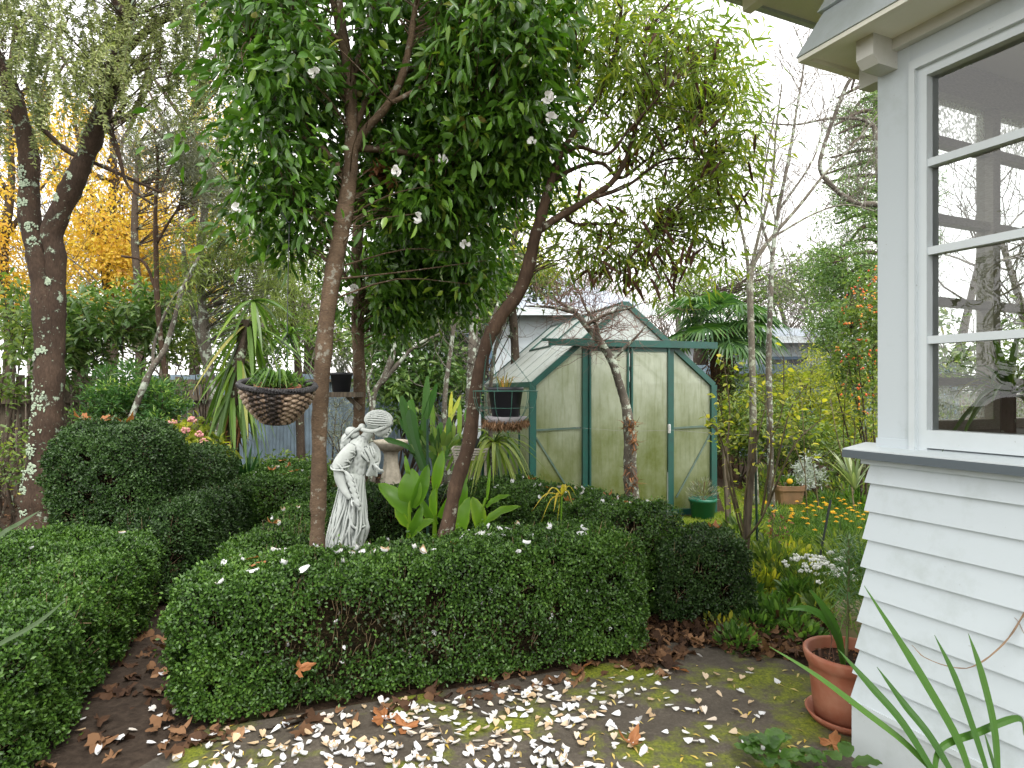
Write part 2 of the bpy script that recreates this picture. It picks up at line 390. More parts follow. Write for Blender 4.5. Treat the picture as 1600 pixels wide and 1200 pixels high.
# far wall of the sun porch (seen through the window): dark timber window grid
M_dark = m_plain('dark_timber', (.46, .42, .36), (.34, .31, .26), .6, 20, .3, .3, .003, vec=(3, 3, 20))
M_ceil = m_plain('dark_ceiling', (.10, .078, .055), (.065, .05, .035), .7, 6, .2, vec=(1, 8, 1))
def obscure():
    m, t, o = _new('textured_glass')
    v = t.nodes.new('ShaderNodeTexVoronoi'); v.inputs['Scale'].default_value = 75; c = t.nodes.new('ShaderNodeTexCoord'); t.links.new(c.outputs['Object'], v.inputs['Vector'])
    b = bump(t, v.outputs['Distance'], 1, .01)
    tl = t.nodes.new('ShaderNodeBsdfTranslucent'); tl.inputs[0].default_value = (.62, .64, .6, 1); t.links.new(b, tl.inputs['Normal'])
    g = t.nodes.new('ShaderNodeBsdfGlossy'); g.inputs['Roughness'].default_value = .15; t.links.new(b, g.inputs['Normal'])
    k = ramp(t, [(.2, (.15, .15, .15)), (.6, (.9, .9, .9))], v.outputs['Distance']); x = t.nodes.new('ShaderNodeBsdfTransparent')
    a = t.nodes.new('ShaderNodeMixShader'); a.inputs[0].default_value = .14; t.links.new(tl.outputs[0], a.inputs[1]); t.links.new(g.outputs[0], a.inputs[2])
    a2 = t.nodes.new('ShaderNodeMixShader'); t.links.new(k, a2.inputs[0]); t.links.new(x.outputs[0], a2.inputs[1]); t.links.new(a.outputs[0], a2.inputs[2])
    t.links.new(a2.outputs[0], o.inputs['Surface']); return m
M_obs = obscure()
def far(mb, v0, v1, t0, t1, z0, z1): hbox(mb, t0, t1, -v1, -v0, z0, z1)
fw = MB()
far(fw, .12, 2.6, .02, .10, .3, 1.325); far(fw, .12, 2.6, .02, .10, 2.62, 2.76)
for z in (1.48, 1.80, 2.13, 2.44): far(fw, .12, 2.6, .04, .085, z - .016, z + .016)
for v in (.12, .19, .61, 1.05, 1.5, 1.95, 2.5): far(fw, v, v + (.02 if v == .12 else .05), .028, .095, 1.325, 2.62)
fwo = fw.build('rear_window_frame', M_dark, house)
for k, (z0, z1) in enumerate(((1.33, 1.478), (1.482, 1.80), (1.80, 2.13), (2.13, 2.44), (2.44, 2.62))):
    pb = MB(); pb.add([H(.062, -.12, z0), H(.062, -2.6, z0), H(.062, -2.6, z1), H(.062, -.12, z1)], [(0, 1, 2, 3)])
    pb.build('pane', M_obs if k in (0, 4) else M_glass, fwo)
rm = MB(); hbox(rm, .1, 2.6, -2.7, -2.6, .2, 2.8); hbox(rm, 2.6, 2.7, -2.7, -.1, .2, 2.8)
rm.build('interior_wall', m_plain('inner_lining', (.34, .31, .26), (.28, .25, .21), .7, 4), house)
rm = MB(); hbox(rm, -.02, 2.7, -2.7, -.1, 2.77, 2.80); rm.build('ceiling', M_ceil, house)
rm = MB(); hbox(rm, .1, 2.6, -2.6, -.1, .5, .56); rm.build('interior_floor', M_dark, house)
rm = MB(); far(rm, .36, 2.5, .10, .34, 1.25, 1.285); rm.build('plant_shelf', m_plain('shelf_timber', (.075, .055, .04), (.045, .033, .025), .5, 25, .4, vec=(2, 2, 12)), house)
# eave of the porch: soffit, flared boards above it, bracket blocks
OV, TV = .235, -.15
sf = MB(); hbox(sf, TV + .02, 2.6, -2.0, OV - .02, 2.762, 2.777); sf.build('soffit', M_cream, house)
sf = MB(); hbox(sf, TV + .0, 2.6, OV - .03, OV, 2.745, 2.762); far(sf, -OV + .03, 2.0, TV, TV + .03, 2.745, 2.762); sf.build('soffit_trim', M_cream, house)
sf = MB(); hbox(sf, .03, 2.6, .0, .03, 2.72, 2.762); sf.build('cornice_moulding', M_rafter, house)
gbm = MB()
for k in range(5):
    z0 = 2.764 + k * .17; z1 = z0 + .168; sl = .36
    n0 = OV + .006 - (z0 - 2.764) * sl; n1 = OV - .012 - (z1 - 2.764) * sl; a0 = TV - .006 + (z0 - 2.764) * sl * .8; a1 = TV + .012 + (z1 - 2.764) * sl * .8
    V = [H(a0, n0, z0), H(2.6, n0, z0), H(2.6, -2, z0), H(a0, -2, z0), H(a1, n1, z1), H(2.6, n1, z1), H(2.6, -2, z1), H(a1, -2, z1)]
    gbm.add(V, [(0, 1, 5, 4), (3, 0, 4, 7), (4, 5, 6, 7), (0, 3, 2, 1)])
gbm.build('gable_boards', M_white, house)
def bracket(t0, t1, n0, n1, z0, z1, cut):
    b = MB(); V = []
    for t in (t0, t1):
        V += [H(t, n0, z1), H(t, n1, z1), H(t, n1, z0 + cut), H(t, n1 - cut, z0), H(t, n0, z0)]
    b.add(V, [(0, 1, 2, 3, 4), (9, 8, 7, 6, 5), (0, 5, 6, 1), (1, 6, 7, 2), (2, 7, 8, 3), (3, 8, 9, 4), (4, 9, 5, 0)])
    b.build('bracket', M_rafter, house)
bracket(.03, .10, -.05, .135, 2.655, 2.762, .03)
bb = MB(); hbox(bb, -.075, .02, -.085, -.02, 2.655, 2.7625); bb.build('bracket', M_rafter, house)
# main roof eave behind the porch
ev = MB(); A = np.array((1.11, 3.04, 3.3))
def EV(a, b, z): return A + E2 * a + E1 * b + ZZ * z
def ebox(mb, a0, a1, b0, b1, z0, z1): mb.box(EV((a0 + a1) / 2, (b0 + b1) / 2, (z0 + z1) / 2), ((a1 - a0) / 2, (b1 - b0) / 2, (z1 - z0) / 2), np.array([E2, E1, ZZ]))
ebox(ev, -1.2, 3.2, 0, 1.6, .0, .02); ev.build('eave_lining', M_cream, house)
ev = MB(); ebox(ev, -1.2, 3.2, -.03, 0, -.015, .14); ev.build('fascia_board', M_white, house)
for k in range(7):
    ev = MB(); a = -.55 + k * .5; ebox(ev, a, a + .05, .03, 1.6, -.085, 0); ev.build('rafter', M_cream, house)
ev = MB(); V = [EV(a, b, z) for a in (-1.3, 3.3) for b, z in ((-.1, .15), (1.8, 1.2), (1.8, 1.26), (-.1, .21))]
ev.add(V, [(0, 1, 5, 4), (2, 3, 7, 6), (0, 4, 7, 3), (1, 2, 6, 5), (0, 3, 2, 1), (4, 5, 6, 7)]); ev.build('roof', m_plain('roof_iron', (.2, .21, .21), (.14, .15, .15), .5), house)

# ================================================================ greenhouse
GA = np.array((.224, 7.0, 0.0)); g1 = nrm(np.array((2.131, .5, 0))); g2 = np.array((-g1[1], g1[0], 0)); GW, GL, GE, GR = 2.19, 2.9, 1.50, 2.42
def Q(a, b, z): return GA + g1 * a + g2 * b + ZZ * z
M_green = m_plain('green_enamel', (.010, .078, .060), (.014, .062, .05), .42, 12, .5, .15, .002)
M_alu = m_plain('weathered_green_alu', (.06, .11, .085), (.10, .14, .11), .45, 16, .5)
def poly(name, base, alg):
    m, t, o = _new(name)
    c = t.nodes.new('ShaderNodeTexCoord'); sp = t.nodes.new('ShaderNodeSeparateXYZ'); t.links.new(c.outputs['Object'], sp.inputs[0])
    n = noise(t, 2.2, 6, stretch(t, (1.2, 1.2, .8)), .65)
    mz = t.nodes.new('ShaderNodeMath'); mz.operation = 'MULTIPLY_ADD'; mz.inputs[1].default_value = -.36; mz.inputs[2].default_value = .56; t.links.new(sp.outputs[2], mz.inputs[0])
    ad = t.nodes.new('ShaderNodeMath'); ad.operation = 'ADD'; t.links.new(mz.outputs[0], ad.inputs[0]); t.links.new(n, ad.inputs[1])
    k = ramp(t, [(.35, (0, 0, 0)), (1.0, (1, 1, 1))], ad.outputs[0])           # algae grows up from the damp base
    col = mix(t, k, base, alg)
    st = noise(t, 5, 5, stretch(t, (6, 6, .5)), .6); col = mix(t, ramp(t, [(.5, (0, 0, 0)), (.75, (.5, .5, .5))], st), col, tuple(x * .8 for x in alg))
    fl = noise(t, 1, 1, stretch(t, (150, 150, 0)))
    p = princ(t, None, col, .32, .45, bump(t, fl, .35, .003)); tl = t.nodes.new('ShaderNodeBsdfTranslucent'); t.links.new(col, tl.inputs[0])
    mx = t.nodes.new('ShaderNodeMixShader'); mx.inputs[0].default_value = .5; t.links.new(p.outputs[0], mx.inputs[1]); t.links.new(tl.outputs[0], mx.inputs[2])
    x = t.nodes.new('ShaderNodeBsdfTransparent'); m2 = t.nodes.new('ShaderNodeMixShader'); m2.inputs[0].default_value = .07
    t.links.new(mx.outputs[0], m2.inputs[1]); t.links.new(x.outputs[0], m2.inputs[2]); t.links.new(m2.outputs[0], o.inputs['Surface']); return m
M_poly = poly('twinwall_polycarbonate', (.57, .61, .485), (.17, .205, .055)); M_polyr = poly('roof_polycarbonate', (.74, .78, .77), (.45, .48, .36))
gh = thing('greenhouse', 'green framed greenhouse with algae stained clear panels and sliding doors', 'greenhouse', GA)
fr = MB()
def gbar(mb, p, q, a=.05, b=.05): mb.bar(Q(*p), Q(*q), a, b, up=(0.01, 0.02, 1) if abs(p[2] - q[2]) < .5 or p[:2] != q[:2] else (g2[0], g2[1], 0))
for b in (0, GL):
    for a in (0, GW): gbar(fr, (a, b, 0), (a, b, GE), .07, .06)
    gbar(fr, (0, b, GE), (GW / 2, b, GR), .055, .06); gbar(fr, (GW, b, GE), (GW / 2, b, GR), .055, .06)
    gbar(fr, (0, b, .03), (GW, b, .03), .06, .07)
for a in (0, GW): gbar(fr, (a, 0, GE), (a, GL, GE), .06, .06); gbar(fr, (a, 0, .03), (a, GL, .03), .06, .06)
gbar(fr, (GW / 2, 0, GR), (GW / 2, GL, GR), .07, .05)
fr.build('frame', M_green, gh)
rb = MB()
for k in range(1, 5):
    b = GL * k / 5
    for a in (0, GW): gbar(rb, (a, b, GE), (GW / 2, b, GR), .03, .035); gbar(rb, (a, b, 0), (a, b, GE), .03, .035)
rb.build('glazing_bars', M_green, gh)
vents = MB(); fx = .62
zr_ = lambda a: GE + (GR - GE) * a / (GW / 2) + .03
gbar(vents, (GW * .26, GL * .42, zr_(GW * .26)), (GW * .26, GL * .78, zr_(GW * .26)), .025, .025); gbar(vents, (GW * .26, GL * .42, zr_(GW * .26)), (GW * .48, GL * .42, zr_(GW * .48)), .025, .025); gbar(vents, (GW * .26, GL * .78, zr_(GW * .26)), (GW * .48, GL * .78, zr_(GW * .48)), .025, .025)
vents.build('roof_vent', M_green, gh)
dr = MB()                                                     # sliding door rail overhanging on the right
dr.bar(Q(.17, -.06, 1.965), Q(GW + .0, -.075, 1.955), .05, .075); gbar(dr, (.10, -.03, 1.99), (GW - .1, -.03, 1.985), .04, .03); dr.build('door_rail', M_green, gh)
for a, wd in ((.60, .055), (1.64, .055)):
    pm = MB(); pm.bar(Q(a, -.01, 0.05), Q(a, -.01, 1.93), .06, wd, up=(g2[0], g2[1], 0)); pm.build('door_post', M_green, gh)
def gpane(name, pts, parent, m):
    mb = MB(); mb.add([Q(*p) for p in pts], [tuple(range(len(pts)))]); return mb.build(name, m, parent)
for a0, a1, nm in ((.63, 1.12, 'sliding_door'), (1.12, 1.61, 'sliding_door')):
    off = -.035 if a0 < 1 else -.052
    f = MB()
    for a in (a0 + .02, a1 - .02): f.bar(Q(a, off, .06), Q(a, off, 1.93), .02, .05, up=(g2[0], g2[1], 0))
    f.bar(Q(a0, off, .08), Q(a1, off, .08), .02, .06); f.bar(Q(a0, off, 1.90), Q(a1, off, 1.90), .02, .05)
    dro = f.build(nm, M_green, gh); gpane('pane', [(a0 + .02, off, .08), (a1 - .02, off, .08), (a1 - .02, off, 1.9), (a0 + .02, off, 1.9)], dro, M_poly)
    if a0 > 1:
        hd = MB(); hd.box(Q(a1 - .02, off - .025, 1.0), (.012, .012, .05), np.array([g1, g2, ZZ])); hd.tube([Q(a1 - .02, off - .03, 1.04), Q(a1 - .02, off - .05, 1.04), Q(a1 - .02, off - .05, .97), Q(a1 - .02, off - .03, .97)], .006); hd.build('handle', m_plain('white_metal', (.7, .7, .7)), dro)
zl = lambda a: GE + (GR - GE) * min(a, GW - a) / (GW / 2)
gpane('pane', [(.02, .01, .04), (.58, .01, .04), (.58, .01, zl(.58) - .02), (.02, .01, zl(.02) - .02)], gh, M_poly)
gpane('pane', [(1.66, .01, .04), (GW - .02, .01, .04), (GW - .02, .01, zl(.02) - .02), (1.66, .01, zl(1.66) - .02)], gh, M_poly)
gpane('gable_pane', [(.56, .012, zl(.56) - .0), (GW - .56, .012, zl(.56)), (GW / 2, .012, GR - .03)], gh, M_polyr)
gpane('back_pane', [(0, GL, .04), (GW, GL, .04), (GW, GL, GE), (GW / 2, GL, GR), (0, GL, GE)], gh, M_poly)
for k in range(5):
    b0, b1 = GL * k / 5 + .015, GL * (k + 1) / 5 - .015
    for a in (0, GW):
        gpane('side_pane', [(a, b0, .04), (a, b1, .04), (a, b1, GE - .02), (a, b0, GE - .02)], gh, M_poly)
        gpane('roof_pane', [(a, b0, GE + .022), (a, b1, GE + .022), (GW / 2, b1, GR + .022), (GW / 2, b0, GR + .022)], gh, M_polyr)
br = MB()                                                     # braces just behind the front panels
for a0, a1 in ((.04, .56), (1.68, GW - .04)): br = MB(); br.bar(Q(a0, .0, 1.0), Q(a1, .0, 1.02), .016, .022); br.build('brace', M_alu, gh)
for q0, q1 in ((.04, .5), (GW - .04, 1.72)): br = MB(); br.bar(Q(q0, .0, .92), Q(q1, .0, .2), .014, .018); br.build('brace', M_alu, gh)

# ================================================================ fences and neighbours
def corr(name, label, a, b, h, z0, mat, wave=.076, amp=.012):
    a = np.array(a, float); b = np.array(b, float); L = np.linalg.norm(b - a); n = int(L / wave * 8); t = nrm(b - a); s = np.array((-t[1], t[0]))
    V = []; th = .004
    for side in (0, 1):
        for i in range(n + 1):
            p = a + t * L * i / n + s * (amp * math.sin(i * math.pi / 4) + side * th); V += [(p[0], p[1], z0), (p[0], p[1], h + .006 * math.sin(i * .09))]
    m2 = 2 * (n + 1)
    F = [(2 * i, 2 * i + 2, 2 * i + 3, 2 * i + 1) for i in range(n)] + [(m2 + 2 * i + 1, m2 + 2 * i + 3, m2 + 2 * i + 2, m2 + 2 * i) for i in range(n)] + [(2 * i + 1, 2 * i + 3, m2 + 2 * i + 3, m2 + 2 * i + 1) for i in range(n)]
    t_ = thing(name, label, 'fence', (*(a + b) / 2, 0)); mb = MB(); mb.add(V, F); mb.build('iron_sheet', mat, t_)
    rl = MB()
    for z in (h * .25, h * .9): rl.bar((*(a + s * .05), z), (*(b + s * .05), z), .05, .09)
    rl.build('rail', M_wood, t_); return t_
def rail(fence, a, b, h):
    mb = MB(); mb.bar((*a, h), (*b, h), .09, .05); mb.build('capping_rail', M_wood, fence)
M_iron = m_plain('blue_grey_iron', (.20, .27, .33), (.13, .17, .20), .5, 5, .4, .2, .003, lo=.4, hi=.75)
M_wood = m_plain('weathered_timber', (.16, .13, .095), (.075, .06, .045), .9, 16, .2, .7, .006, vec=(3, 3, .4))
f1 = corr('corrugated_fence', 'blue grey corrugated iron fence behind the bird bath', (-7.2, 12.4), (-1.1, 10.6), 1.72, 0, M_iron); rail(f1, (-7.2, 12.36), (-1.1, 10.56), 1.60)
f2 = corr('corrugated_fence', 'blue grey corrugated iron fence below the neighbouring roof at right', (3.6, 14.0), (9.5, 13.6), 1.98, 0, M_iron); rail(f2, (3.6, 13.94), (9.5, 13.54), 1.75)
pf = thing('paling_fence', 'weathered timber paling fence behind the lichen covered tree', 'fence', (-6.5, 8.2, 0))
mb = MB()
a, b = np.array((-7.6, 6.8)), np.array((-5.2, 11.6)); nb = 46
for i in range(nb):
    p = a + (b - a) * i / nb; t = nrm(b - a); hgt = 1.62 + rng.normal() * .025
    mb.box((*p, hgt / 2), (.048, .008, hgt / 2), np.array([(*t, 0), (-t[1], t[0], 0), (0, 0, 1)]), U(0, 1))
mb.build('palings', M_wood, pf)
mb = MB()
for z in (.4, 1.3): mb.bar((*(a + (.05, -.03)), z), (*(b + (.05, -.03)), z), .05, .09)
mb.build('rail', M_wood, pf)
for k in range(3):
    mb = MB(); p = a + (b - a) * (k + .3) / 3; mb.box((p[0] + .1, p[1] - .06, .85), (.06, .06, .85)); mb.build('post', M_wood, pf)

def cottage(name, label, x0, x1, y0, y1, ze, zr, mw, mr, wins, hip=1.6):
    t = thing(name, label, 'house', ((x0 + x1) / 2, (y0 + y1) / 2, 0))
    mb = MB()
    for z in np.arange(0, ze - .05, .16): mb.box(((x0 + x1) / 2, (y0 + y1) / 2, z + .08), ((x1 - x0) / 2, (y1 - y0) / 2 + .006 * ((z / .16) % 2), .079))
    mb.build('wall', mw, t)
    o = .45; xm0, xm1 = x0 + hip, x1 - hip; ym = (y0 + y1) / 2
    V = [(x0 - o, y0 - o, ze), (x1 + o, y0 - o, ze), (x1 + o, y1 + o, ze), (x0 - o, y1 + o, ze), (xm0, ym, zr), (xm1, ym, zr)]
    mb = MB(); mb.add(V, [(0, 1, 5, 4), (1, 2, 5), (2, 3, 4, 5), (3, 0, 4), (0, 3, 2, 1)]); mb.build('roof', mr, t)
    mb = MB(); mb.box(((x0 + x1) / 2, y0 - o - .02, ze - .08), ((x1 - x0) / 2 + o, .02, .09)); mb.build('gutter', M_trim, t)
    for (u0, u1, v0, v1) in wins:
        f = MB()
        for c, h in [(((u0 + u1) / 2, y0 - .02, v0), ((u1 - u0) / 2 + .05, .03, .04)), (((u0 + u1) / 2, y0 - .02, v1), ((u1 - u0) / 2 + .05, .03, .04)), ((u0, y0 - .02, (v0 + v1) / 2), (.04, .03, (v1 - v0) / 2)), ((u1, y0 - .02, (v0 + v1) / 2), (.04, .03, (v1 - v0) / 2)), (((u0 + u1) / 2, y0 - .02, (v0 + v1) / 2), (.025, .025, (v1 - v0) / 2))]: f.box(c, h)
        fo = f.build('window', m_blue, t); g = MB(); g.box(((u0 + u1) / 2, y0 - .01, (v0 + v1) / 2), ((u1 - u0) / 2, .006, (v1 - v0) / 2)); g.build('pane', m_dkglass, fo)
    return t
m_blue = m_plain('blue_joinery', (.13, .2, .28), (.1, .16, .22), .5); m_dkglass = m_plain('dark_glass', (.03, .035, .04), (.02, .02, .025), .08, 3, .6)
m_rooft = m_plain('pale_roof_iron', (.30, .34, .40), (.25, .29, .34), .45, 1, .4, vec=(14, .2, .2))
cottage('cottage', 'pale cottage with hipped iron roof beyond the garden at right', 5.9, 9.0, 17.5, 23, 2.85, 3.55, M_white, m_rooft, [(6.9, 8.0, 1.5, 2.3)])
cottage('cottage', 'white weatherboard cottage behind the greenhouse and tree trunks', -2.2, 2.8, 15.0, 20, 3.3, 4.6, M_white, m_rooft, [(-1.4, -.5, 1.6, 2.7), (.9, 2.0, 1.6, 2.7)])
# ================================================================ box hedges
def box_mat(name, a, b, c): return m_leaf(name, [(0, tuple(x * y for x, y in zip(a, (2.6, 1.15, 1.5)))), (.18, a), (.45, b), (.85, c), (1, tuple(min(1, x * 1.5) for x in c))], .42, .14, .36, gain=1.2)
M_box = box_mat('box_leaves', (.012, .028, .005), (.032, .078, .011), (.078, .150, .022))
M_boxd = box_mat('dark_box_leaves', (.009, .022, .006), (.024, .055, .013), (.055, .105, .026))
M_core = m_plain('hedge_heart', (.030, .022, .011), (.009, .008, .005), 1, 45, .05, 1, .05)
M_twig = m_plain('box_twigs', (.27, .20, .115), (.14, .10, .055), .9, 30, .2)
HEDGES = []
def hedge(label, c, ang, hl, hw, h, mat, n=7.0, L=.018, dens=28000, bare=None, h2=None, lump=.02):
    ca, sa = math.cos(ang), math.sin(ang); c = np.array((c[0], c[1], 0.0)); X = np.array((ca, sa, 0)); Y = np.array((-sa, ca, 0))
    h2 = h if h2 is None else h2; ph = U(0, 6, 8)
    def toworld(q):     # q in unit cube -> world
        hh = h + (h2 - h) * (q[:, 0] + 1) / 2
        return c + X * (q[:, :1] * hl) + Y * (q[:, 1:2] * hw) + np.array((0, 0, 1.)) * ((q[:, 2:3] + 1) / 2 * hh[:, None])
    def surf(m):
        A = np.array([hl * h, hl * h, hw * h, hw * h, hl * hw * 2]); k = rng.choice(5, m, p=A / A.sum()); u, v = U(-1, 1, m), U(-1, 1, m); q = np.zeros((m, 3))
        for f in range(5):
            s = k == f
            if f < 2: q[s] = np.stack([u[s], np.full(s.sum(), (-1, 1)[f]), v[s]], 1)
            elif f < 4: q[s] = np.stack([np.full(s.sum(), (-1, 1)[f - 2]), u[s], v[s]], 1)
            else: q[s] = np.stack([u[s], v[s], np.ones(s.sum())], 1)
        low = q.copy(); low[:, 2] = np.maximum(low[:, 2], -.2)
        r = (np.abs(low) ** n).sum(1) ** (1 / n); q = q / r[:, None]
        g = np.sign(low) * np.abs(low) ** (n - 1) / np.array((hl, hw, h / 2)); g[:, 2] = np.maximum(g[:, 2], 0)
        return q, nrm(g[:, :1] * X + g[:, 1:2] * Y + g[:, 2:3] * np.array((0, 0, 1.)))
    def lumps(p): return lump * (np.sin(p[:, 0] * 5.1 + ph[0]) + np.sin(p[:, 1] * 4.7 + ph[1]) + np.sin(p[:, 2] * 7.3 + ph[2]) + .7 * np.sin(p[:, 0] * 13 + p[:, 2] * 9 + ph[3]) + .7 * np.sin(p[:, 1] * 15 - p[:, 0] * 8 + ph[4])) + .014 * (np.sin(p[:, 0] * 47 + ph[5]) * np.sin(p[:, 2] * 43 + p[:, 1] * 31 + ph[6]) + np.sin(p[:, 1] * 52 + p[:, 0] * 29 + ph[7]) * np.sin(p[:, 2] * 39 - p[:, 0] * 17))
    area = 2 * h * (hl + hw) * 2 + 4 * hl * hw; N = int(area * dens)
    q, nn = surf(N); p = toworld(q); lm = lumps(p)
    dep = rng.exponential(.028, N) - .008
    shaggy = rng.random(N) < .03; dep[shaggy] -= U(0, .05, shaggy.sum())
    # thinned, brown patches on the lower face
    keep = np.ones(N, bool)
    if bare:
        pb = (np.sin(p[:, 0] * 6.3 + 1) + np.sin(p[:, 2] * 11 + p[:, 0] * 3) + np.sin(p[:, 0] * 17 + p[:, 2] * 5))
        m_ = np.zeros(N)
        for (x, z, rx, rz, k) in bare: m_ = np.maximum(m_, k * np.exp(-((p[:, 0] - x) / rx) ** 2 - ((p[:, 2] - z) / rz) ** 2))
        keep = rng.random(N) > np.clip(m_ * (1 + .35 * pb), 0, .88)
    gap = (np.sin(p[:, 0] * 21 + ph[5]) * np.sin(p[:, 1] * 19 + ph[6]) * np.sin(p[:, 2] * 23 + ph[7])); keep &= rng.random(N) > np.clip((gap - .22) * 1.7, 0, .88)
    keep &= p[:, 2] > .05
    thinness = m_ if bare else np.zeros(N)
    p = p + nn * (lm - dep * (1 + 2 * thinness))[:, None]; p, nn, dep, q, thinness, lm = p[keep], nn[keep], dep[keep], q[keep], thinness[keep], lm[keep]; N = len(p)
    ax = nrm(nn * .45 + rdir(N) * .8 + np.array((0, 0, .25))); nr = nrm(nn * .8 + rdir(N) * .6)
    cl = .5 + .5 * np.sin(p[:, 0] * 9 + ph[1]) * np.sin(p[:, 2] * 11 + p[:, 1] * 7 + ph[2])
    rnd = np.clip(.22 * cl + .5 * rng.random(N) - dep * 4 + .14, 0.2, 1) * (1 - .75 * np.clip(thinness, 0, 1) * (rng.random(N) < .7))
    o = field('hedge', None, mat, p, ax, nr, L * U(.7, 1.3, N), L * .62, T_DIA, rnd); tag(o, label, 'hedge')
    # dense heart and woody stems
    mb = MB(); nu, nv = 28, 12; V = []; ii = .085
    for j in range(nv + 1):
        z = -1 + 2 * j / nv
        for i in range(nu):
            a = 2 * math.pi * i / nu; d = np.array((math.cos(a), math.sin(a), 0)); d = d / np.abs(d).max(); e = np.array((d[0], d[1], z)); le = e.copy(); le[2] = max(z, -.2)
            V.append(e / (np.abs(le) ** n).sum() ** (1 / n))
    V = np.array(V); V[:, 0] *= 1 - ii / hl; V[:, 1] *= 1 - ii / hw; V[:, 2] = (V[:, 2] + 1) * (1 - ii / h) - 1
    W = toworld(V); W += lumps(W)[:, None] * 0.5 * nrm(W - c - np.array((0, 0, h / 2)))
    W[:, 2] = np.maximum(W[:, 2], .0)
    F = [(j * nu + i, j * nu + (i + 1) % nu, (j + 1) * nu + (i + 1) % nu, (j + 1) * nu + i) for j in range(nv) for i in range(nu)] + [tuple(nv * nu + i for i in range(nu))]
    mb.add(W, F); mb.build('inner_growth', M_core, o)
    tw = MB(); m = int(area * (700 if bare else 150))
    q, nn = surf(m); p = toworld(q)
    if bare:
        m_ = np.zeros(m)
        for (x, z, rx, rz, k) in bare: m_ = np.maximum(m_, k * np.exp(-((p[:, 0] - x) / rx) ** 2 - ((p[:, 2] - z) / rz) ** 2))
        kk = rng.random(m) < .16 + m_ * 1.3; p, nn = p[kk], nn[kk]
    for a, b in zip(p, nn):
        if a[2] < .06: continue
        st = a - b * .10 - np.array((0, 0, U(.02, .14))) + rdir(1)[0] * .05; e = a + b * U(-.05, .014) + np.array((0, 0, .02))
        tw.tube([st, (st + e) / 2 + rdir(1)[0] * .012, e], [.0026, .002, .0010], 3, rnd=U(0, 1), cap=False)
    tw.build('twigs', M_twig, o)
    def top(s, u):      # a spot on the top surface, s along and u across in -1..1
        q = np.array([[s, u, 1.0]]); q = q / ((np.abs(q) ** n).sum(1) ** (1 / n))[:, None]; p = toworld(q); return (p + np.array((0, 0, 1)) * lumps(p)[:, None])[0]
    HEDGES.append(top); return o
a_f = math.atan2(.71, 2.124)
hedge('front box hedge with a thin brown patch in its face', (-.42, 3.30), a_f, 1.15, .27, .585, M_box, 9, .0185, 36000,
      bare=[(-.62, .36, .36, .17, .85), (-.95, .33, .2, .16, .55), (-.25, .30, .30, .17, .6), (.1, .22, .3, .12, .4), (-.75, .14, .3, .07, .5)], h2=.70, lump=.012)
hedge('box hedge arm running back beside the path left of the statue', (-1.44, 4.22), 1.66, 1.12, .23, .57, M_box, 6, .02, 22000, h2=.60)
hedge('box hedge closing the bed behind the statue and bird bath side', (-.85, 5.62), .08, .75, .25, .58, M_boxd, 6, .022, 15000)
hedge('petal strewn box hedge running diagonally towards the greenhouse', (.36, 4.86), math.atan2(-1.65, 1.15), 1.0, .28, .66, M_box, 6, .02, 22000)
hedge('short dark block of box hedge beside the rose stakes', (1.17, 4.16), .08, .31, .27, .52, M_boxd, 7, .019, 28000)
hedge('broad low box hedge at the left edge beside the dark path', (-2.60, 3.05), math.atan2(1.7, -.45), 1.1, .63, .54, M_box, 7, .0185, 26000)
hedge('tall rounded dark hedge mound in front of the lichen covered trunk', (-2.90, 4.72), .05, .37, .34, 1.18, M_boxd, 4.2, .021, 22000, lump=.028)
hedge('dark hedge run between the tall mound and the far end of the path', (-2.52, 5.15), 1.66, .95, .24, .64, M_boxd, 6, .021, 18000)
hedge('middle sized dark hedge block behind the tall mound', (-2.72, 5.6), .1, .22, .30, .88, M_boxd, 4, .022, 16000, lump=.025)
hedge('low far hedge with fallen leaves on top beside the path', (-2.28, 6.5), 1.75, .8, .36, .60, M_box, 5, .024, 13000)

# ================================================================ trees
def skeleton(limbs): return np.concatenate([p for p, r in limbs])
def blobs(spec):
    o = []
    for (px, py, d, rx, ry, rd, n) in spec:
        q = rdir(n) * (U(0, 1, n) ** .42)[:, None]; c = P(px, py, d)
        o.append(c + q * np.array((rx / FOC * d, rd, ry / FOC * d)))
    return np.concatenate(o)
def twigs_to(mb, skel, cs, r0=.004, r1=.0015, sag=.12, n=4, maxd=2.5):
    for c in cs:
        dd = np.linalg.norm(skel - c, axis=1) + .6 * np.maximum(skel[:, 2] - c[2] + .15, 0); k = int(dd.argmin()); a = skel[k]; L = np.linalg.norm(c - a)
        if L > maxd: a = c + (a - c) * maxd / L; L = maxd
        m = (a + c) / 2 + rdir(1)[0] * L * .1 + np.array((0, 0, sag * L))
        mb.tube(smooth_path([a, m, c], 3), np.linspace(r0 + .0035 * L, r1, 7), n, rnd=U(0, 1), cap=False)
def clusters(cs, K, spread, droop=.3, flat=.6):
    n = len(cs); p = np.repeat(cs, K, 0); off = rdir(n * K); off[:, 2] *= .7
    p = p + off * (spread * U(.15, 1, n * K))[:, None]
    ax = nrm(off * .8 + rdir(n * K) * .55 + np.array((0, 0, -droop))); nr = nrm(rdir(n * K) * (1 - flat) + np.array((0, 0, flat)))
    rnd = np.clip(np.repeat(U(0, 1, n), K) * .45 + .55 * rng.random(n * K), 0, 1)
    return p, ax, nr, rnd
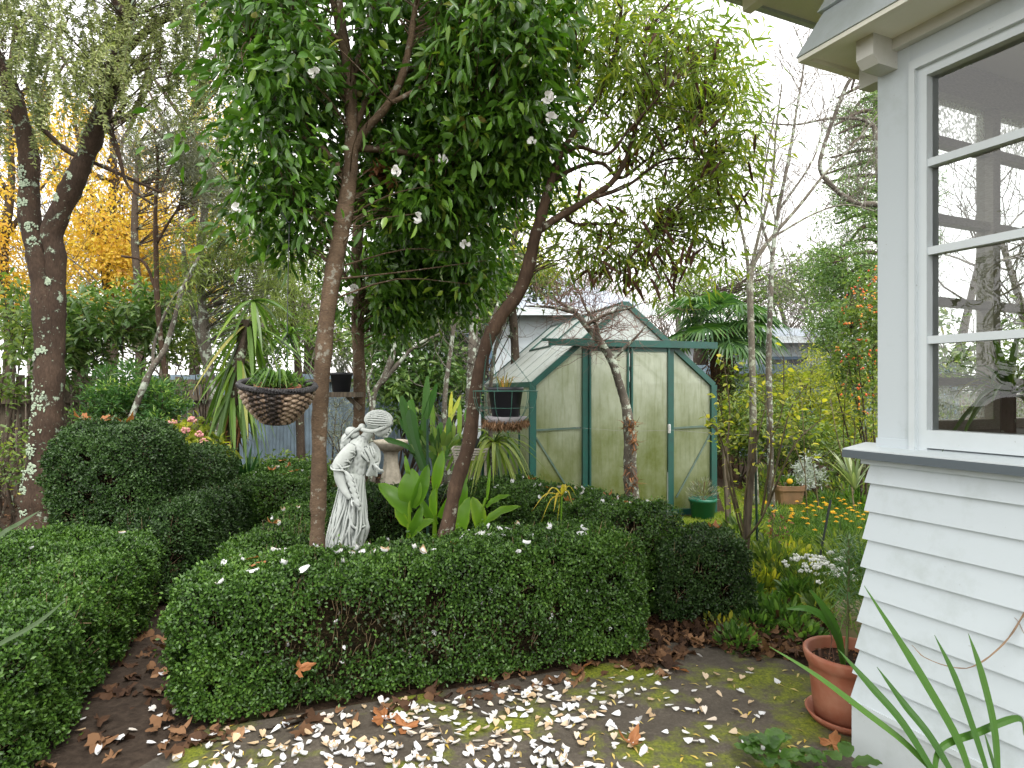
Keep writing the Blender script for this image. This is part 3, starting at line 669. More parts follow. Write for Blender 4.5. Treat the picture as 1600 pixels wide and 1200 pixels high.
def tree(name, label, cat, limbs, bark, spec, leafm, K, spread, L, W, tmpl=T_OVAL, droop=.3, flat=.5, twr=.003, group=None, sides=12, crown='crown', twig_mat=None, sag=.1, wob=.03, K2=None):
    limbs = rooted(limbs); base = limbs[0][0][0]; t = thing(name, label, cat, (base[0], base[1], 0), group)
    mb = MB()
    if 'camellia' in name: limbs = thin(limbs, .86)
    for i, (p, r) in enumerate(limbs): mb.tube(p, gnarl(r), sides if r.max() > .02 else 6, wob, rnd=U(0, 1))
    mb.build('trunk', bark, t, smooth=True)
    if spec:
        cs = blobs(spec); sk = skeleton(limbs); bm = MB(); twigs_to(bm, sk, cs, twr, .0014, sag); bm.build('branches', twig_mat or bark, t)
        p, ax, nr, rnd = clusters(cs, K, spread, droop, flat); N = len(p)
        if 'camellia' in name:      # the crown stays open in front of the main stem and its first limb
            u = CX + p[:, 0] / p[:, 1] * FOC; v = HY - (p[:, 2] - EYE) / p[:, 1] * FOC; bad = np.zeros(N, bool)
            for q in (limbs[0][0][limbs[0][0][:, 2] > .5], limbs[1][0]):
                qu = CX + q[:, 0] / q[:, 1] * FOC; qv = HY - (q[:, 2] - EYE) / q[:, 1] * FOC
                for a_, b_ in zip(qu, qv): bad |= (np.hypot(u - a_, v - b_) < 24) & (p[:, 1] < q[0, 1] + .05)
            bad &= rng.random(N) < .9; p, ax, nr, rnd = p[~bad], ax[~bad], nr[~bad], rnd[~bad]; N = len(p)
        field(crown, t, leafm, p, ax, nr, L * U(.5, 1.32, N), W * U(.65, 1.25, N), tmpl, rnd)
    return t

B_brown = m_bark('brown_lichen_bark', (.072, .047, .032), (.024, .016, .012), .13, (.32, .39, .29), 13, 7)
B_cam = m_bark('smooth_camellia_bark', (.165, .112, .072), (.06, .04, .025), .16, (.27, .25, .20), 12, 18, True)
B_bent = m_bark('brown_smooth_bark', (.110, .070, .046), (.05, .031, .021), .10, (.36, .35, .28), 9, 9)
B_grey = m_bark('grey_lichen_bark', (.15, .13, .105), (.06, .052, .042), .42, (.44, .49, .40), 14, 12)
B_dark = m_bark('dark_bark', (.085, .062, .045), (.04, .03, .022), .12)
B_pale = m_bark('pale_lichen_bark', (.18, .16, .125), (.09, .08, .062), .45, (.36, .38, .29), 14, 14)

# --- lichen covered forked tree at left with hanging fine foliage
d = 6.1
lt = [limb([(58, 850, 34), (63, 780, 27), (71, 690, 22), (76, 620, 21), (77, 560, 20), (70, 470, 17.5), (60, 400, 16), (46, 340, 15), (46, 250, 13), (30, 180, 12), (6, 110, 10), (-40, 30, 9)], d),
      limb([(82, 590, 14), (86, 530, 14), (87, 470, 14), (87, 400, 14), (82, 362, 15), (108, 300, 15), (138, 235, 13.5), (168, 150, 12.5), (190, 70, 11.5), (200, 0, 11), (206, -90, 9)], d + .03, d - .1),
      limb([(60, 195, 4), (105, 235, 4), (160, 260, 3), (250, 300, 2)], d), limb([(160, 170, 5), (185, 240, 4), (200, 290, 2), (240, 320, 2)], d - .1),
      limb([(185, 90, 7), (240, 40, 6), (310, 10, 4), (380, 0, 3)], d), limb([(30, 180, 6), (-20, 130, 5), (-80, 100, 4)], d), limb([(196, 30, 6), (150, -40, 5), (80, -80, 4)], d - .3)]
t_l = thing('forked_tree', 'forked brown trunk with pale lichen patches and hanging fine foliage at left', 'tree', (*lt[0][0][0][:2], 0))
mb = MB()
for p, r in lt: mb.tube(p, gnarl(r), 16 if r.max() > .05 else 6, .02)
mb.build('trunk', B_brown, t_l, smooth=True)
# raised lichen rosettes
M_lich = m_plain('pale_lichen', (.40, .47, .34), (.25, .32, .24), .95, 60, .1, .8, .004)
for (px, py, rr) in [(70, 612, 17), (73, 640, 11), (65, 668, 15), (62, 702, 11), (78, 550, 8), (42, 272, 9), (47, 290, 8), (44, 320, 8), (62, 380, 8), (57, 358, 7), (58, 745, 14), (52, 785, 17), (143, 215, 8), (160, 165, 7), (64, 560, 4), (66, 730, 8), (50, 765, 10), (186, 75, 9), (120, 282, 6), (100, 315, 6), (84, 442, 5)]:
    c = P(px, py, d); mb = MB()
    sk, rad = np.concatenate([lt[0][0], lt[1][0]]), np.concatenate([lt[0][1], lt[1][1]])
    k = int(np.linalg.norm((sk - c)[:, [0, 2]], axis=1).argmin()); ctr = sk[k]; rr_ = rad[k]
    for q in range(34):
        a, s = U(0, 6.28), rr / FOC * d * math.sqrt(U(0, 1)); x, z = c[0] + s * math.cos(a), c[2] + s * math.sin(a) * 1.1
        dx = np.clip((x - ctr[0]) / rr_, -.95, .95); y = ctr[1] - rr_ * math.sqrt(1 - dx * dx) - .002
        mb.ball((x, y, z), (U(.006, .014), .005, U(.006, .014)), None, 6, 4, U(0, 1))
    mb.build('lichen_patch', M_lich, t_l)
def strands(cs, n_leaf, length, L, spread_h=.5, steps=8):
    """drooping sprays: arching outwards then hanging"""
    out_p, out_a, out_n, paths = [], [], [], []
    for c in cs:
        a = U(0, 6.28); h = np.array((math.cos(a), math.sin(a), 0)) * spread_h; Ln = length * U(.5, 1.25); s = np.linspace(0, 1, steps)[:, None]
        pth = c + h * Ln * (s - .35 * s * s) + np.array((0, 0, 1)) * Ln * (.12 * s - 1.0 * s ** 1.7) + np.cumsum(rng.normal(size=(steps, 3)) * .012, 0)
        paths.append(pth); u = U(.08, 1, n_leaf) * (steps - 1); i = np.minimum(u.astype(int), steps - 2); f = (u - i)[:, None]
        q = pth[i] * (1 - f) + pth[i + 1] * f; tg = nrm(pth[i + 1] - pth[i]); sd = nrm(np.cross(tg, rdir(n_leaf)))
        out_p.append(q); out_a.append(nrm(tg * .5 + sd)); out_n.append(nrm(np.cross(tg, sd) + rdir(n_leaf) * .5))
    return np.concatenate(out_p), np.concatenate(out_a), np.concatenate(out_n), paths
cs = blobs([(60, 20, 6, 130, 90, .9, 60), (230, 10, 6, 120, 80, .9, 56), (330, 20, 5.6, 70, 90, .7, 44), (20, 140, 6, 90, 70, .8, 40), (140, 60, 5.6, 110, 90, .7, 50), (300, 130, 6, 60, 60, .6, 14), (100, -80, 6, 220, 70, 1.2, 60), (330, -60, 6, 120, 60, 1, 30)])
p, ax, nr, paths = strands(cs, 150, .75, .03, .7)
keep_ = ~((p[:, 0] > P(385, 0, 6)[0]) & (p[:, 1] < 5.2)); p, ax, nr = p[keep_], ax[keep_], nr[keep_]
M_fine = m_leaf('olive_fine_leaves', [(0, (.06, .08, .032)), (.5, (.14, .165, .062)), (1, (.25, .27, .12))], .5, .3, .3, gain=1.4)
field('crown', t_l, M_fine, p, ax, nr, .042 * U(.6, 1.2, len(p)), .0125, T_DIA, np.clip(.5 + .3 * np.sin(p[:, 0] * 5) + .3 * rng.normal(size=len(p)), 0, 1))
mb = MB(); twigs_to(mb, skeleton(lt), cs, .004, .002, .1)
for q in paths: mb.tube(q, np.linspace(.003, .001, len(q)), 3, cap=False)
mb.build('branches', B_dark, t_l)
# dark dry seed strings hanging in it
M_seed = m_plain('dry_seeds', (.07, .04, .025), (.03, .02, .013), .9, 40)
for (px, py) in [(255, 60), (262, 110), (258, 130), (10, 60), (18, 90), (30, 40), (184, 250), (185, 270), (40, 110), (235, 95), (265, 95), (16, 130), (60, 230), (186, 285)]:
    c = P(px + U(-6, 6), py, 5.8); mb = MB()
    for q in range(16): mb.ball(c + np.array((rng.normal() * .012, rng.normal() * .012, -q * .018)), (.007, .007, .011), None, 5, 4, U(0, 1))
    mb.build('seed_string', M_seed, t_l)

# --- autumn trees far left
M_aut = m_leaf('autumn_leaves', [(0, (.42, .20, .05)), (.35, (.62, .38, .06)), (.75, (.70, .52, .09)), (1, (.66, .58, .18))], .5, .45, .25, 1.2)
for lab, x, dd, sp in [('orange leaved autumn tree seen left of the forked trunk', 10, 12.0, [(0, 420, 12, 80, 90, 1.2, 90), (-10, 280, 12, 90, 90, 1.2, 45), (60, 200, 12, 80, 90, 1.2, 28)]),
                       ('golden autumn tree seen right of the forked trunk', 170, 12.5, [(165, 420, 12.5, 90, 80, 1.3, 125), (170, 330, 12.5, 100, 70, 1.2, 85), (215, 380, 12, 70, 90, 1, 45), (160, 220, 12.5, 90, 80, 1.2, 30)]),
                       ('yellow autumn tree behind the grey leaved bush', 300, 14.0, [(290, 450, 14, 70, 60, 1.2, 70), (250, 320, 14, 70, 100, 1.2, 45), (340, 230, 14, 50, 110, 1, 40), (310, 380, 14, 80, 60, 1, 60), (250, 440, 13.5, 70, 50, 1, 60)])]:
    lm = [limb([(x, 640, 9), (x + 6, 520, 8), (x - 5, 400, 7), (x + 8, 280, 5), (x + 2, 150, 3), (x + 14, 30, 2)], dd)]
    for k in range(9):
        y = U(420, 130); sgn = (-1) ** k; lm.append(limb([(x, y, 4), (x + sgn * U(25, 45), y - U(25, 50), 3), (x + sgn * U(60, 100), y - U(70, 150), 1.5)], dd))
    tree('autumn_tree', lab, 'tree', lm, B_dark, sp, M_aut, 46, .40, .075, .048, T_LANCE, .4, .4, .004)

# --- camellia: two trunks, glossy dark crown, white flowers
M_cam = m_leaf('camellia_leaves', [(0, (.016, .038, .006)), (.4, (.038, .095, .011)), (.8, (.080, .165, .017)), (.95, (.16, .22, .03)), (1, (.20, .13, .04))], .3, .24, .42, gain=1.35)
c1 = [limb([(495, 905, 17), (496, 840, 14), (498, 760, 13.5), (500, 640, 14), (505, 560, 15), (514, 470, 15), (531, 370, 16), (545, 290, 14), (549, 220, 12), (546, 120, 11), (532, 40, 10), (515, -60, 9), (505, -160, 7)], 3.55, 3.6),
      limb([(547, 245, 9), (570, 205, 8), (605, 165, 7), (628, 120, 7), (640, 70, 6), (652, 0, 5), (680, -80, 4)], 3.6, 3.4), limb([(545, 290, 8), (520, 250, 6), (470, 200, 4), (400, 160, 3)], 3.6, 3.7),
      limb([(549, 200, 8), (600, 130, 6), (700, 90, 4), (800, 80, 3)], 3.6, 3.9), limb([(612, 160, 5), (690, 130, 4), (760, 170, 3), (830, 220, 2)], 3.5, 3.7), limb([(540, 70, 6), (470, 30, 4), (390, 60, 3)], 3.6, 3.3),
      limb([(548, 230, 7), (640, 240, 5), (720, 270, 4), (790, 290, 2)], 3.6, 4.0), limb([(535, 340, 5), (480, 330, 4), (410, 330, 2)], 3.6, 3.6), limb([(552, 120, 6), (575, 40, 5), (590, -60, 4)], 3.6, 3.8)]
sp1 = [(440, 110, 3.6, 88, 130, .6, 85), (450, 250, 3.6, 62, 80, .5, 46), (440, 345, 3.6, 50, 50, .4, 24), (500, 60, 3.4, 110, 110, .5, 40), (520, -40, 3.6, 200, 90, .9, 90), (610, 110, 3.9, 110, 130, .6, 80),
       (720, 90, 3.7, 120, 130, .7, 110), (810, 130, 3.7, 75, 140, .6, 95), (800, 40, 3.5, 90, 90, .6, 60), (650, 230, 4.0, 110, 110, .6, 110), (760, 240, 3.9, 100, 80, .6, 80), (700, 320, 4.1, 90, 70, .5, 75), (840, 230, 3.7, 40, 70, .3, 22), (500, 330, 3.7, 50, 50, .3, 10), (720, -60, 3.6, 200, 90, .9, 80), (430, 180, 3.6, 110, 220, .8, 34), (720, 220, 3.8, 175, 230, .9, 50), (610, 310, 4.1, 60, 60, .4, 25)]
cam1 = tree('camellia_tree', 'nearer camellia tree with smooth brown trunk, glossy dark leaves and white flowers', 'tree', c1, B_cam, sp1, M_cam, 22, .26, .088, .031, T_OVAL, .55, .45, .003, sag=.05)
c2 = [limb([(556, 760, 12), (560, 690, 11), (562, 600, 11), (559, 520, 11), (557, 440, 10), (560, 350, 10), (566, 290, 9), (590, 220, 7), (620, 140, 5)], 4.9),
      limb([(560, 360, 7), (590, 300, 6), (640, 250, 4), (700, 200, 3)], 4.9), limb([(558, 430, 5), (600, 400, 4), (660, 380, 3), (720, 390, 2)], 4.9), limb([(557, 460, 4), (530, 420, 3), (500, 400, 2)], 4.9)]
sp2 = [(600, 440, 4.8, 62, 70, .5, 62), (660, 390, 4.9, 80, 60, .5, 60), (560, 480, 4.8, 35, 45, .3, 22), (720, 410, 5, 60, 60, .4, 55), (650, 440, 5, 50, 40, .4, 40), (700, 460, 5.2, 60, 40, .4, 34), (620, 500, 5, 40, 30, .3, 16), (560, 400, 4.8, 50, 50, .4, 25), (690, 310, 5, 90, 60, .5, 40), (620, 350, 4.9, 60, 40, .4, 25)]
cam2 = tree('camellia_tree', 'further slimmer camellia trunk behind the statue with dark leaf clusters', 'tree', c2, B_cam, sp2, M_cam, 24, .24, .088, .032, T_OVAL, .5, .45, .003, sag=.05)
M_petw = m_plain('camellia_white', (.86, .86, .84), (.80, .79, .76), .5, 20, .3)
def flower(parent, c, r=.04):
    n = 11; a = U(0, 6.28, n); fr_ = nrm(np.array((rng.normal() * .3, -1, U(-.3, .3)))); sx = nrm(np.cross(fr_, (0, 0, 1))); sy = np.cross(sx, fr_)
    out_ = sx * np.cos(a)[:, None] + sy * np.sin(a)[:, None]; lay = np.linspace(.1, .9, n)[:, None]
    ax = nrm(out_ * (1.1 - lay * .7) + fr_ * lay); f = field('flower', parent, M_petw, np.repeat(c[None], n, 0) + out_ * .004, ax, nrm(fr_[None] - out_ * .3 * lay), r * U(.8, 1.1, n), r * .85, T_PETAL); return f
for (px, py, dd) in [(372, 325, 3.2), (855, 152, 3.1), (862, 186, 3.2), (620, 268, 3.3), (652, 340, 3.5), (727, 383, 3.7), (492, 115, 3.1), (832, 222, 3.2), (690, 250, 3.5)]: flower(cam1, P(px, py, dd), U(.026, .036))
for (px, py, dd) in [(546, 470, 4.35), (554, 451, 4.35)]: flower(cam2, P(px, py, dd), .034)

# --- bent tree with narrow yellow green leaves and brown seed spikes
M_nar = m_leaf('narrow_leaves', [(0, (.05, .085, .014)), (.45, (.12, .175, .026)), (.8, (.22, .25, .035)), (.94, (.34, .32, .045)), (1, (.52, .40, .04))], .4, .45, .4, 1.5, gain=1.35)
bl = [limb([(690, 870, 20), (700, 820, 17), (712, 760, 16), (733, 690, 16), (742, 620, 15), (758, 545, 15), (780, 498, 15), (808, 462, 15), (825, 420, 15), (836, 370, 13), (845, 340, 12), (862, 280, 9), (882, 230, 7), (915, 180, 5.5), (945, 130, 4.5), (965, 60, 4), (975, -40, 3)], 3.65, 3.75),
      limb([(838, 362, 10), (880, 335, 8.5), (925, 308, 7.5), (960, 280, 6.5), (985, 230, 5), (1002, 150, 4), (1010, 50, 3)], 3.72, 3.9), limb([(860, 285, 5), (900, 262, 5), (940, 255, 4.5), (970, 278, 4), (1010, 250, 3), (1080, 200, 2.5)], 3.75, 4.0),
      limb([(875, 245, 5), (905, 230, 5), (950, 240, 4), (985, 200, 3), (1040, 140, 2.5)], 3.75, 3.6), limb([(925, 310, 5), (980, 290, 4), (1040, 250, 3), (1110, 250, 2)], 3.75, 4.1), limb([(880, 335, 5), (900, 350, 4), (950, 350, 3), (1020, 360, 2)], 3.75, 4.0),
      limb([(900, 200, 4), (905, 130, 3), (900, 40, 2.5), (910, -40, 2)], 3.75, 3.6)]
sp = [(930, 90, 3.8, 80, 100, .5, 85), (1010, 100, 3.9, 80, 110, .5, 90), (1090, 110, 4.0, 80, 90, .5, 95), (1130, 190, 4.1, 60, 100, .5, 80), (1110, 290, 4.1, 70, 80, .5, 85), (1030, 210, 4, 80, 80, .5, 42), (960, 190, 3.9, 70, 70, .5, 26), (1010, 330, 4, 90, 60, .5, 40),
      (930, 390, 3.9, 70, 40, .4, 34), (1020, 410, 4, 80, 50, .4, 36), (1120, 370, 4.1, 50, 50, .4, 26), (1010, -30, 3.9, 170, 70, .6, 60), (890, 40, 3.8, 50, 70, .4, 28), (880, 330, 3.9, 50, 50, .3, 12)]
bl = thin(bl, .68)
bt = tree('bent_tree', 'leaning tree with bent brown trunk, narrow yellow green leaves and brown seed spikes', 'tree', bl, B_bent, sp, M_nar, 12, .21, .10, .017, T_LANCE, .55, .3, .0025, sag=.06)
M_spk = m_plain('brown_seed_spikes', (.13, .07, .045), (.06, .036, .026), .95, 50, .1, 1, .01); cs = blobs([(1010, 390, 3.8, 110, 60, .3, 42), (1110, 260, 3.9, 80, 160, .4, 28), (1030, 150, 3.9, 120, 120, .4, 18), (940, 330, 3.9, 70, 60, .3, 10)])
for c in cs:
    a = nrm(np.array((rng.normal() * .6, rng.normal() * .4, -1))); L = U(.10, .17); s = np.linspace(0, 1, 8); mb = MB()
    mb.tube(c + s[:, None] * a * L + np.array((0, 0, 1)) * (s * (1 - s) * .02)[:, None], .009 * np.sin(np.pi * np.clip(s, .06, .97)) ** .6, 6, .25, U(0, 1))
    mb.build('seed_spike', M_spk, bt)
mb = MB()      # dry brown leaves caught in the fork
def shag(mb, c, r, n, L, w, dn=.6):
    for _ in range(n):
        v = rdir(1)[0]; v[2] -= dn; v = nrm(v); b = c + rdir(1)[0] * r * U(.2, 1) * np.array((1, 1, 1.4)); mb.strap([b, b + v * L * .5 + rdir(1)[0] * L * .12, b + v * L * U(.7, 1.1) + rdir(1)[0] * L * .2], [w, w * .9, .001], .2, rnd=U(0, 1))
M_dry = m_leaf('dry_leaves', [(0, (.06, .03, .018)), (.5, (.17, .075, .035)), (1, (.34, .17, .08))], .7, .15, .2, 1.2)
for (px, py, dd) in [(1040, 330, 4), (985, 245, 3.9), (1075, 90, 4), (980, 430, 4.0), (1010, 150, 4), (940, 420, 4)]: shag(mb, P(px, py, dd), .06, 16, .12, .03)
mb.build('dry_leaves', M_dry, bt)
mb = MB()
for (px, py, dd) in [(590, 270, 3.75), (605, 265, 3.7), (560, 130, 3.75), (580, 80, 3.8)]: shag(mb, P(px, py, dd), .05, 14, .11, .04)
mb.build('dry_leaves', M_dry, cam1)

# --- small lichen tree in front of the greenhouse
def twigfield(mb, starts, dirs, gen, L, r, spread=.6, up=.1, kids=3, n=4, rnd=None):
    nxt = []
    for s, dv in zip(starts, dirs):
        l = L * U(.6, 1.25); k = 5; pts = [s]; v = dv.copy()
        for i in range(k): v = nrm(v + rng.normal(size=3) * .16 + np.array((0, 0, up))); pts.append(pts[-1] + v * l / k)
        pts = np.array(pts); mb.tube(pts, np.linspace(r, r * .55, k + 1), n, rnd=U(0, 1), cap=False)
        for j in range(kids): i = rng.integers(2, k + 1); nxt.append((pts[i], nrm(v + rdir(1)[0] * spread)))
    if gen > 1: twigfield(mb, [a for a, b in nxt], [b for a, b in nxt], gen - 1, L * .68, r * .55, spread, up, kids, 3 if gen == 2 else n)
ql = [limb([(990, 815, 15), (988, 780, 13), (984, 730, 12), (985, 690, 12), (979, 640, 9.5), (968, 600, 8.5), (955, 562, 8.5), (936, 532, 8), (915, 508, 7), (895, 485, 5), (870, 470, 3.5)], 6.5),
      limb([(936, 532, 5), (930, 505, 4), (915, 480, 3), (905, 455, 2)], 6.5), limb([(955, 562, 4), (985, 535, 3), (1010, 510, 2)], 6.5), limb([(915, 508, 4), (950, 490, 3), (990, 480, 2)], 6.5, 6.3), limb([(895, 487, 4), (860, 480, 3), (820, 478, 2)], 6.5, 6.4)]
ql = rooted(ql)
qt = thing('quince_tree', 'small lichen barked tree with bare reddish twigs in front of the greenhouse', 'tree', (*ql[0][0][0][:2], 0))
mb = MB()
ql = [(p, r * np.linspace(.95, .6, len(r))) for p, r in ql]
for p, r in ql: mb.tube(p, r, 12 if r.max() > .03 else 6, .05)
mb.build('trunk', B_grey, qt, smooth=True)
mb = MB(); sk = skeleton(ql); st = sk[sk[:, 2] > 1.85]; sel = rng.choice(len(st), 90)
dv = nrm(rdir(90) * np.array((1, .7, .5)) + np.array((0, 0, .15))); twigfield(mb, st[sel], dv, 3, .42, .0042, .9, .03, 3)
mb.build('twigs', m_plain('reddish_twigs', (.20, .115, .09), (.11, .065, .05), .8, 20), qt)
mb = MB()
for (px, py, n) in [(984, 668, 44), (990, 690, 24), (988, 752, 30), (984, 735, 16)]: shag(mb, P(px, py, 6.42), .075, n, .12, .016, .1)
mb.build('shaggy_growth', M_dry, qt)

# --- bare trees at right
M_bt = m_bark('bare_twig_bark', (.19, .165, .14), (.11, .095, .08), .2, (.40, .43, .35), 14, 16)
TH = .62
def bare(label, limbs, seed_pts, n, L, r, gen=3, up=.18, bark=None, spread=.7, kids=3, grp=None, bias=(0, 0, .7)):
    limbs = rooted(limbs); t = thing('bare_tree', label, 'tree', (*limbs[0][0][0][:2], 0), grp); mb = MB()
    for p, q in limbs: mb.tube(p, q * np.linspace(.5, .5, len(q)), 10 if q.max() > .03 else 6, .04)
    mb.build('trunk', bark or B_pale, t, smooth=True)
    mb = MB(); sk = np.concatenate([p[int(len(p) * seed_pts):] for p, q in limbs]); i = rng.choice(len(sk), n)
    dv = nrm(rdir(n) * np.array((1, .6, .6)) + np.array(bias)); twigfield(mb, sk[i], dv, gen, L, r, spread, up, kids)
    mb.build('branches', M_bt, t); return t
b1 = [limb([(1177, 700, 11), (1176, 600, 10.5), (1173, 500, 10), (1172, 435, 10), (1178, 410, 8), (1205, 372, 6), (1250, 320, 5), (1290, 270, 4), (1335, 225, 3), (1375, 175, 2)], 8.0), limb([(1172, 440, 7), (1165, 390, 5), (1155, 345, 4), (1140, 300, 3)], 8), limb([(1172, 430, 7), (1185, 370, 5), (1205, 290, 4), (1213, 200, 3), (1222, 130, 2)], 8, 7.8), limb([(1205, 372, 4), (1270, 335, 3), (1320, 320, 2.5), (1368, 330, 2)], 8)]
bare('bare branching tree with pale lichen trunk left of the house post', b1, .45, 60, .75, .0055, 3, .12)
b2 = [limb([(1204, 760, 11), (1203, 660, 10), (1201, 560, 9), (1204, 470, 8), (1207, 400, 7), (1216, 330, 6), (1232, 250, 5), (1245, 170, 3.5), (1256, 90, 2), (1240, 40, 1.5)], 7.3), limb([(1207, 400, 5), (1190, 340, 4), (1196, 260, 3), (1210, 180, 2)], 7.3), limb([(1216, 330, 4), (1270, 250, 3), (1290, 180, 2)], 7.3, 7.6)]
bare('slender bare tree with two upright stems near the rose bed', b2, .45, 44, .6, .0045, 3, .2, bark=B_grey)
b3 = [limb([(1420, 640, 16), (1405, 480, 14), (1385, 340, 13), (1372, 320, 10), (1340, 318, 9), (1310, 300, 8), (1282, 265, 7), (1290, 220, 6), (1320, 140, 6), (1332, 120, 5)], 9.0), limb([(1385, 340, 10), (1370, 220, 8), (1355, 190, 6), (1300, 185, 4), (1240, 195, 3), (1180, 190, 2)], 9)]
bare('gnarled grey bare tree reaching in from behind the house post', b3, .3, 44, .8, .0055, 3, .08, bark=B_grey)
b4 = [limb([(270, 660, 6), (255, 560, 5.5), (246, 470, 5.5), (244, 400, 5), (243, 320, 4), (247, 260, 3), (240, 200, 2)], 7.6), limb([(245, 380, 3.5), (262, 350, 3), (280, 320, 2), (285, 290, 1.5)], 7.6), limb([(246, 460, 4), (225, 410, 3), (190, 400, 2.5)], 7.6)]

# --- grey leaved bush/tree on slender stems
M_gry = m_leaf('grey_leaves', [(0, (.075, .085, .06)), (.5, (.16, .175, .125)), (1, (.27, .28, .21))], .5, .2, .3, 1.2, gain=1.15)
tree('grey_leaved_tree', 'slender stemmed tree with tufted grey green needle leaves', 'tree', thin(b4, .72), B_bent, [(282, 225, 7.5, 42, 40, .4, 40), (215, 245, 7.6, 25, 22, .25, 14), (300, 275, 7.5, 40, 45, .4, 34), (345, 300, 7.4, 45, 45, .4, 32)], M_gry, 46, .12, .10, .009, T_LANCE, -.1, .2, .003)
M_pod = m_leaf('podocarp_leaves', [(0, (.05, .07, .022)), (.5, (.105, .14, .035)), (1, (.20, .23, .06))], .45, .35, .35, gain=1.45)
tree('willowy_tree', 'willowy olive green tree with soft narrow leaves behind the nearer camellia', 'tree', [limb([(345, 700, 8), (330, 600, 7), (318, 500, 7), (312, 400, 6), (325, 300, 5), (345, 200, 3)], 8.2), limb([(315, 420, 4), (350, 380, 3), (400, 350, 2)], 8.2), limb([(330, 600, 5), (300, 480, 4), (285, 380, 3)], 8.3)],
     B_grey, [(385, 350, 8, 55, 50, .5, 55), (330, 390, 8, 50, 50, .5, 40), (400, 430, 8, 55, 50, .5, 55), (440, 400, 7.8, 50, 60, .5, 45), (360, 250, 8, 30, 80, .5, 24), (300, 430, 8, 60, 50, .5, 30), (455, 470, 7.8, 35, 40, .4, 30)], M_pod, 34, .16, .10, .010, T_LANCE, .7, .2, .003)
tree('curved_sapling', 'thin curved grey stem leaning right out of the hedge top', 'tree', [limb([(202, 660, 4), (222, 610, 5), (238, 575, 4.5), (258, 545, 4), (272, 500, 3.5), (286, 450, 3), (312, 400, 2)], 5.6), limb([(238, 575, 3), (243, 530, 2.5), (268, 470, 2), (300, 430, 1.5)], 5.6)], B_grey,
     [(310, 420, 5.6, 30, 25, .2, 8), (285, 470, 5.6, 30, 25, .2, 6)], M_pod, 14, .12, .08, .012, T_LANCE, .5)

# --- conifer behind the house post
M_con = m_leaf('conifer_needles', [(0, (.022, .045, .016)), (.5, (.055, .10, .025)), (1, (.13, .19, .04))], .5, .2, .3, gain=1.9)
cl_ = [limb([(1400, 700, 14), (1392, 500, 12), (1380, 300, 9), (1370, 150, 6), (1360, 40, 3)], 12)]
for k in range(26):
    y = 600 - k * 20; cl_.append(limb([(1388, y, 4), (1350 + U(-8, 8), y - 6, 3), (1305 + U(-25, 30) + max(0, 260 - y) * .12, y + U(5, 20), 1.5)], 12, 12 + U(-1.3, .3)))
tree('conifer', 'tall green conifer standing behind the bare branches beside the house post', 'tree', cl_, B_dark, [(1345, 200, 11.8, 42, 70, .9, 70), (1330, 320, 11.6, 50, 70, 1, 60), (1330, 440, 11.6, 60, 60, 1, 75), (1300, 420, 11.3, 45, 40, .7, 40), (1340, 540, 11.5, 60, 60, 1, 70), (1390, 300, 12, 60, 240, 1, 130), (1300, 500, 11, 40, 40, .6, 30)], M_con, 60, .22, .09, .02, T_LANCE, .1, .3, .004)

# --- fan palm right of the greenhouse
M_palm = m_leaf('palm_leaves', [(0, (.016, .042, .014)), (.5, (.035, .085, .024)), (1, (.075, .14, .035))], .4, .25, .45, gain=1.5)
pl = thing('fan_palm', 'fan palm with shaggy trunk and dark green leaves behind the greenhouse', 'palm', (P(1128, 600, 10.5)[0], 10.5, 0))
pc = P(1128, 512, 10.5); mb = MB(); mb.tube(smooth_path([(pc[0] + .05, 10.5, 0), (pc[0] + .02, 10.5, 1.2), pc]), np.linspace(.2, .17, 13), 12, .1); mb.build('trunk', m_plain('palm_fibre', (.11, .07, .045), (.045, .03, .02), 1, 20, .1, 1, .05, vec=(3, 3, .6)), pl)
mb = MB(); shag(mb, pc - np.array((0, 0, .55)), .26, 150, .32, .03, .9); mb.build('dead_fronds', M_dry, pl)
for k in range(30):
    a = k * 2.4; el = U(-.45, 1.1); dv = np.array((math.cos(a) * math.cos(el), math.sin(a) * math.cos(el), math.sin(el))); Ls = U(.45, .75)
    hub = pc + dv * Ls + np.array((0, 0, -.06 * Ls)); mb = MB(); mb.tube([pc, pc + dv * Ls * .5 + (0, 0, .03), hub], [.014, .01, .007], 5, rnd=.4)
    sx = nrm(np.cross(dv, (0, 0, 1.0))); up = np.cross(sx, dv); fl = nrm(dv + np.array((0, 0, -.45)))
    for j in range(26):
        b = (j / 25 - .5) * 4.4; di = nrm(fl * math.cos(b) + sx * math.sin(b)); Lj = U(.46, .56) * (1 - .12 * abs(b) / 2.2)
        mb.strap([hub, hub + di * Lj * .55, hub + di * Lj + np.array((0, 0, -.08 - .12 * rng.random()))], [.014, .048, .004], .25, up, U(0, 1))
    mb.build('frond', M_palm, pl)
# ================================================================ statue
def S(zx, zy, y=0.0): p = P(490 + zx * .2083, 620 + zy * .2083, 4.1); p[1] += y; return p
ZU = .2083 * 4.1 / 1000
def loft(mb, rings, n=72, folds=None):
    V = []
    for k, (x0, x1, zy, hy, yc, tl) in enumerate(rings):
        a = np.arange(n) * 2 * math.pi / n; cx, hx = (x0 + x1) / 2, (x1 - x0) / 2; f = np.ones(n)
        if folds: f = folds(k / (len(rings) - 1), a)
        x = hx * np.cos(a) * f; V += [S(cx + xx, zy + tl * xx, yy) for xx, yy in zip(x, yc + hy * np.sin(a) * f)]
    K = len(rings); F = [(k * n + i, k * n + (i + 1) % n, (k + 1) * n + (i + 1) % n, (k + 1) * n + i) for k in range(K - 1) for i in range(n)]
    mb.add(V, F + [tuple(range(n - 1, -1, -1)), tuple((K - 1) * n + i for i in range(n))])
